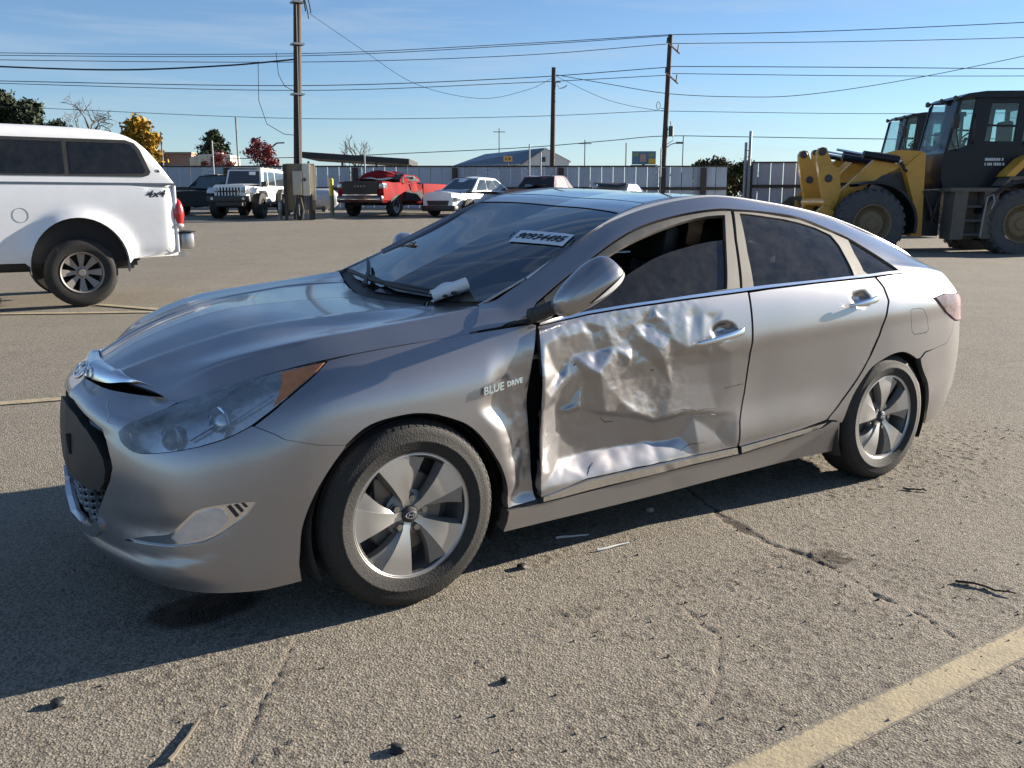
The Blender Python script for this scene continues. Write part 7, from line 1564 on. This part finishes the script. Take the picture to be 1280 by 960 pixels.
def px_line(label, x0, y0, x1, y1, w): ground_line(label, [(x0, y0), (x1, y1)], w, .008)
px_line('a', -3.2, 4.18, -.50, 3.62, .12)
ground_line('b', [P2(-8.6, 10.55), P2(-6.2, 10.75), P2(-4.02, 10.95)], .13, .010)
ground_line('c', [P2(-5.25, 11.55), P2(-4.02, 10.98)], .13, .012)
ground_line('d', [P2(8.5, 12.2), P2(5.6, 9.2)], .10, .010)

def ground_z(x, y): return float(gz(x, y))
def stick(name, label, cat, x, y, ln, ang, rad, m_, bend=.02, lift=.005):
    rr_ = random.Random(int((x + 9) * 977)); pts = []
    for k in range(7):
        t = k / 6 - .5; pts.append((t * ln * math.cos(ang) + rr_.uniform(-bend, bend) * .3, t * ln * math.sin(ang) + rr_.uniform(-bend, bend) * .3, lift + rr_.uniform(0, bend) * .3))
    b = MB(); b.tube(pts, [rad * (1 - .08 * k) for k in range(7)], 6); o = b.build(name, m_); o.location = (x, y, ground_z(x, y)); tag(o, label, cat); return o
TWIG = mat('twig_brown', (.05, .035, .025), .8); PALEW = mat('split_wood', (.13, .105, .08), .7); CHIP = mat('broken_trim_white', (.62, .62, .60), .5); BLKCH = mat('black_chip', (.02, .02, .02), .6)
stick('wooden_splinter', 'short split wooden stick lying on the asphalt at the lower left', 'stick', -.92, -1.31, .20, R(52), .007, PALEW, .01, .006)
stick('twig', 'thin dark twig lying on the asphalt right of the long crack', 'twig', 1.87, -1.98, .22, R(-70), .006, TWIG, .03)
stick('twig', 'small twig on the gravel behind the rear wheel', 'twig', 2.75, -1.12, .12, R(-50), .006, TWIG, .02)
stick('broken_trim', 'thin white broken trim strip on the ground near the sill shadow edge', 'debris', .97, -.865, .17, R(-2), .006, CHIP, .006)
stick('broken_trim', 'white broken trim strip lying in the shadow under the crushed door', 'debris', .90, -.67, .15, R(-20), .006, CHIP, .006)
def chip(name, label, cat, x, y, s_, m_, seed):
    b = MB(); bm = bmesh.new(); bmesh.ops.create_icosphere(bm, subdivisions=2, radius=1)
    for v in bm.verts:
        q = mnoise.noise(v.co * 1.3 + Vector((seed, 0, 0))); v.co *= 1 + .45 * q; v.co.z *= .55
    bm.verts.index_update(); b.add([tuple(v.co * s_) for v in bm.verts], [[v.index for v in f.verts] for f in bm.faces]); bm.free(); o = b.build(name, m_); o.location = (x, y, ground_z(x, y) + s_ * .35); tag(o, label, cat)
chip('stone', 'dark angular chip at the left edge outside the car shadow', 'stone', -1.18, -.91, .022, BLKCH, 1)
chip('stone', 'black flat lump on the asphalt at the bottom centre', 'stone', -.46, -1.67, .022, BLKCH, 2)
chip('stone', 'small dark stone on open asphalt in front of the front wheel', 'stone', -.02, -1.53, .016, BLKCH, 3)
chip('stone', 'dark lump beside the shadow edge behind the front wheel', 'stone', .52, -.83, .022, BLKCH, 5)
chip('stone', 'pale pebble in the shadow under the sill', 'stone', 1.42, -.60, .020, mat('pale_stone', (.30, .28, .25), .8), 6)
chip('stone', 'dark lump on the asphalt between the sedan bonnet and the white pickup', 'stone', *P2(-3.6, 9.2), .08, BLKCH, 8)
# loose grit scattered over the near asphalt
g = np.random.default_rng(11); n_ = 5200
X = g.uniform(-1.8, 4.4, n_); Y = g.uniform(-3.0, .2, n_); keep = g.random(n_) < .25 + .75 * sstep(.45, .62, vnoise(X, Y, 1.3, 6, .5, 4)) * (.5 + .5 * sstep(.5, 2.2, X)); X, Y = X[keep], Y[keep]
ico = bmesh.new(); bmesh.ops.create_icosphere(ico, subdivisions=1, radius=1); IV = np.array([v.co for v in ico.verts]); ico.verts.index_update(); IF = np.array([[v.index for v in f.verts] for f in ico.faces]); ico.free()
S_ = .0015 + .0045 * g.random(len(X)) ** 4; Zs = gz(X, Y); V = []; sc = S_[:, None, None] * (IV[None] * g.uniform(.6, 1.3, (len(X), 1, 3)) + g.normal(0, .12, (len(X), 12, 3))); sc[..., 0] += X[:, None]; sc[..., 1] += Y[:, None]; sc[..., 2] += (Zs + S_ * .3)[:, None]
FF = (IF[None] + 12 * np.arange(len(X))[:, None, None]).reshape(-1, 3); me = bpy.data.meshes.new('grit'); me.from_pydata(sc.reshape(-1, 3).tolist(), [], FF.tolist()); me.update(); me.materials.append(leaf_mat('grit_stone', (.04, .034, .028), (.26, .225, .18), .9)); o = link('grit', me); o['kind'] = 'stuff'
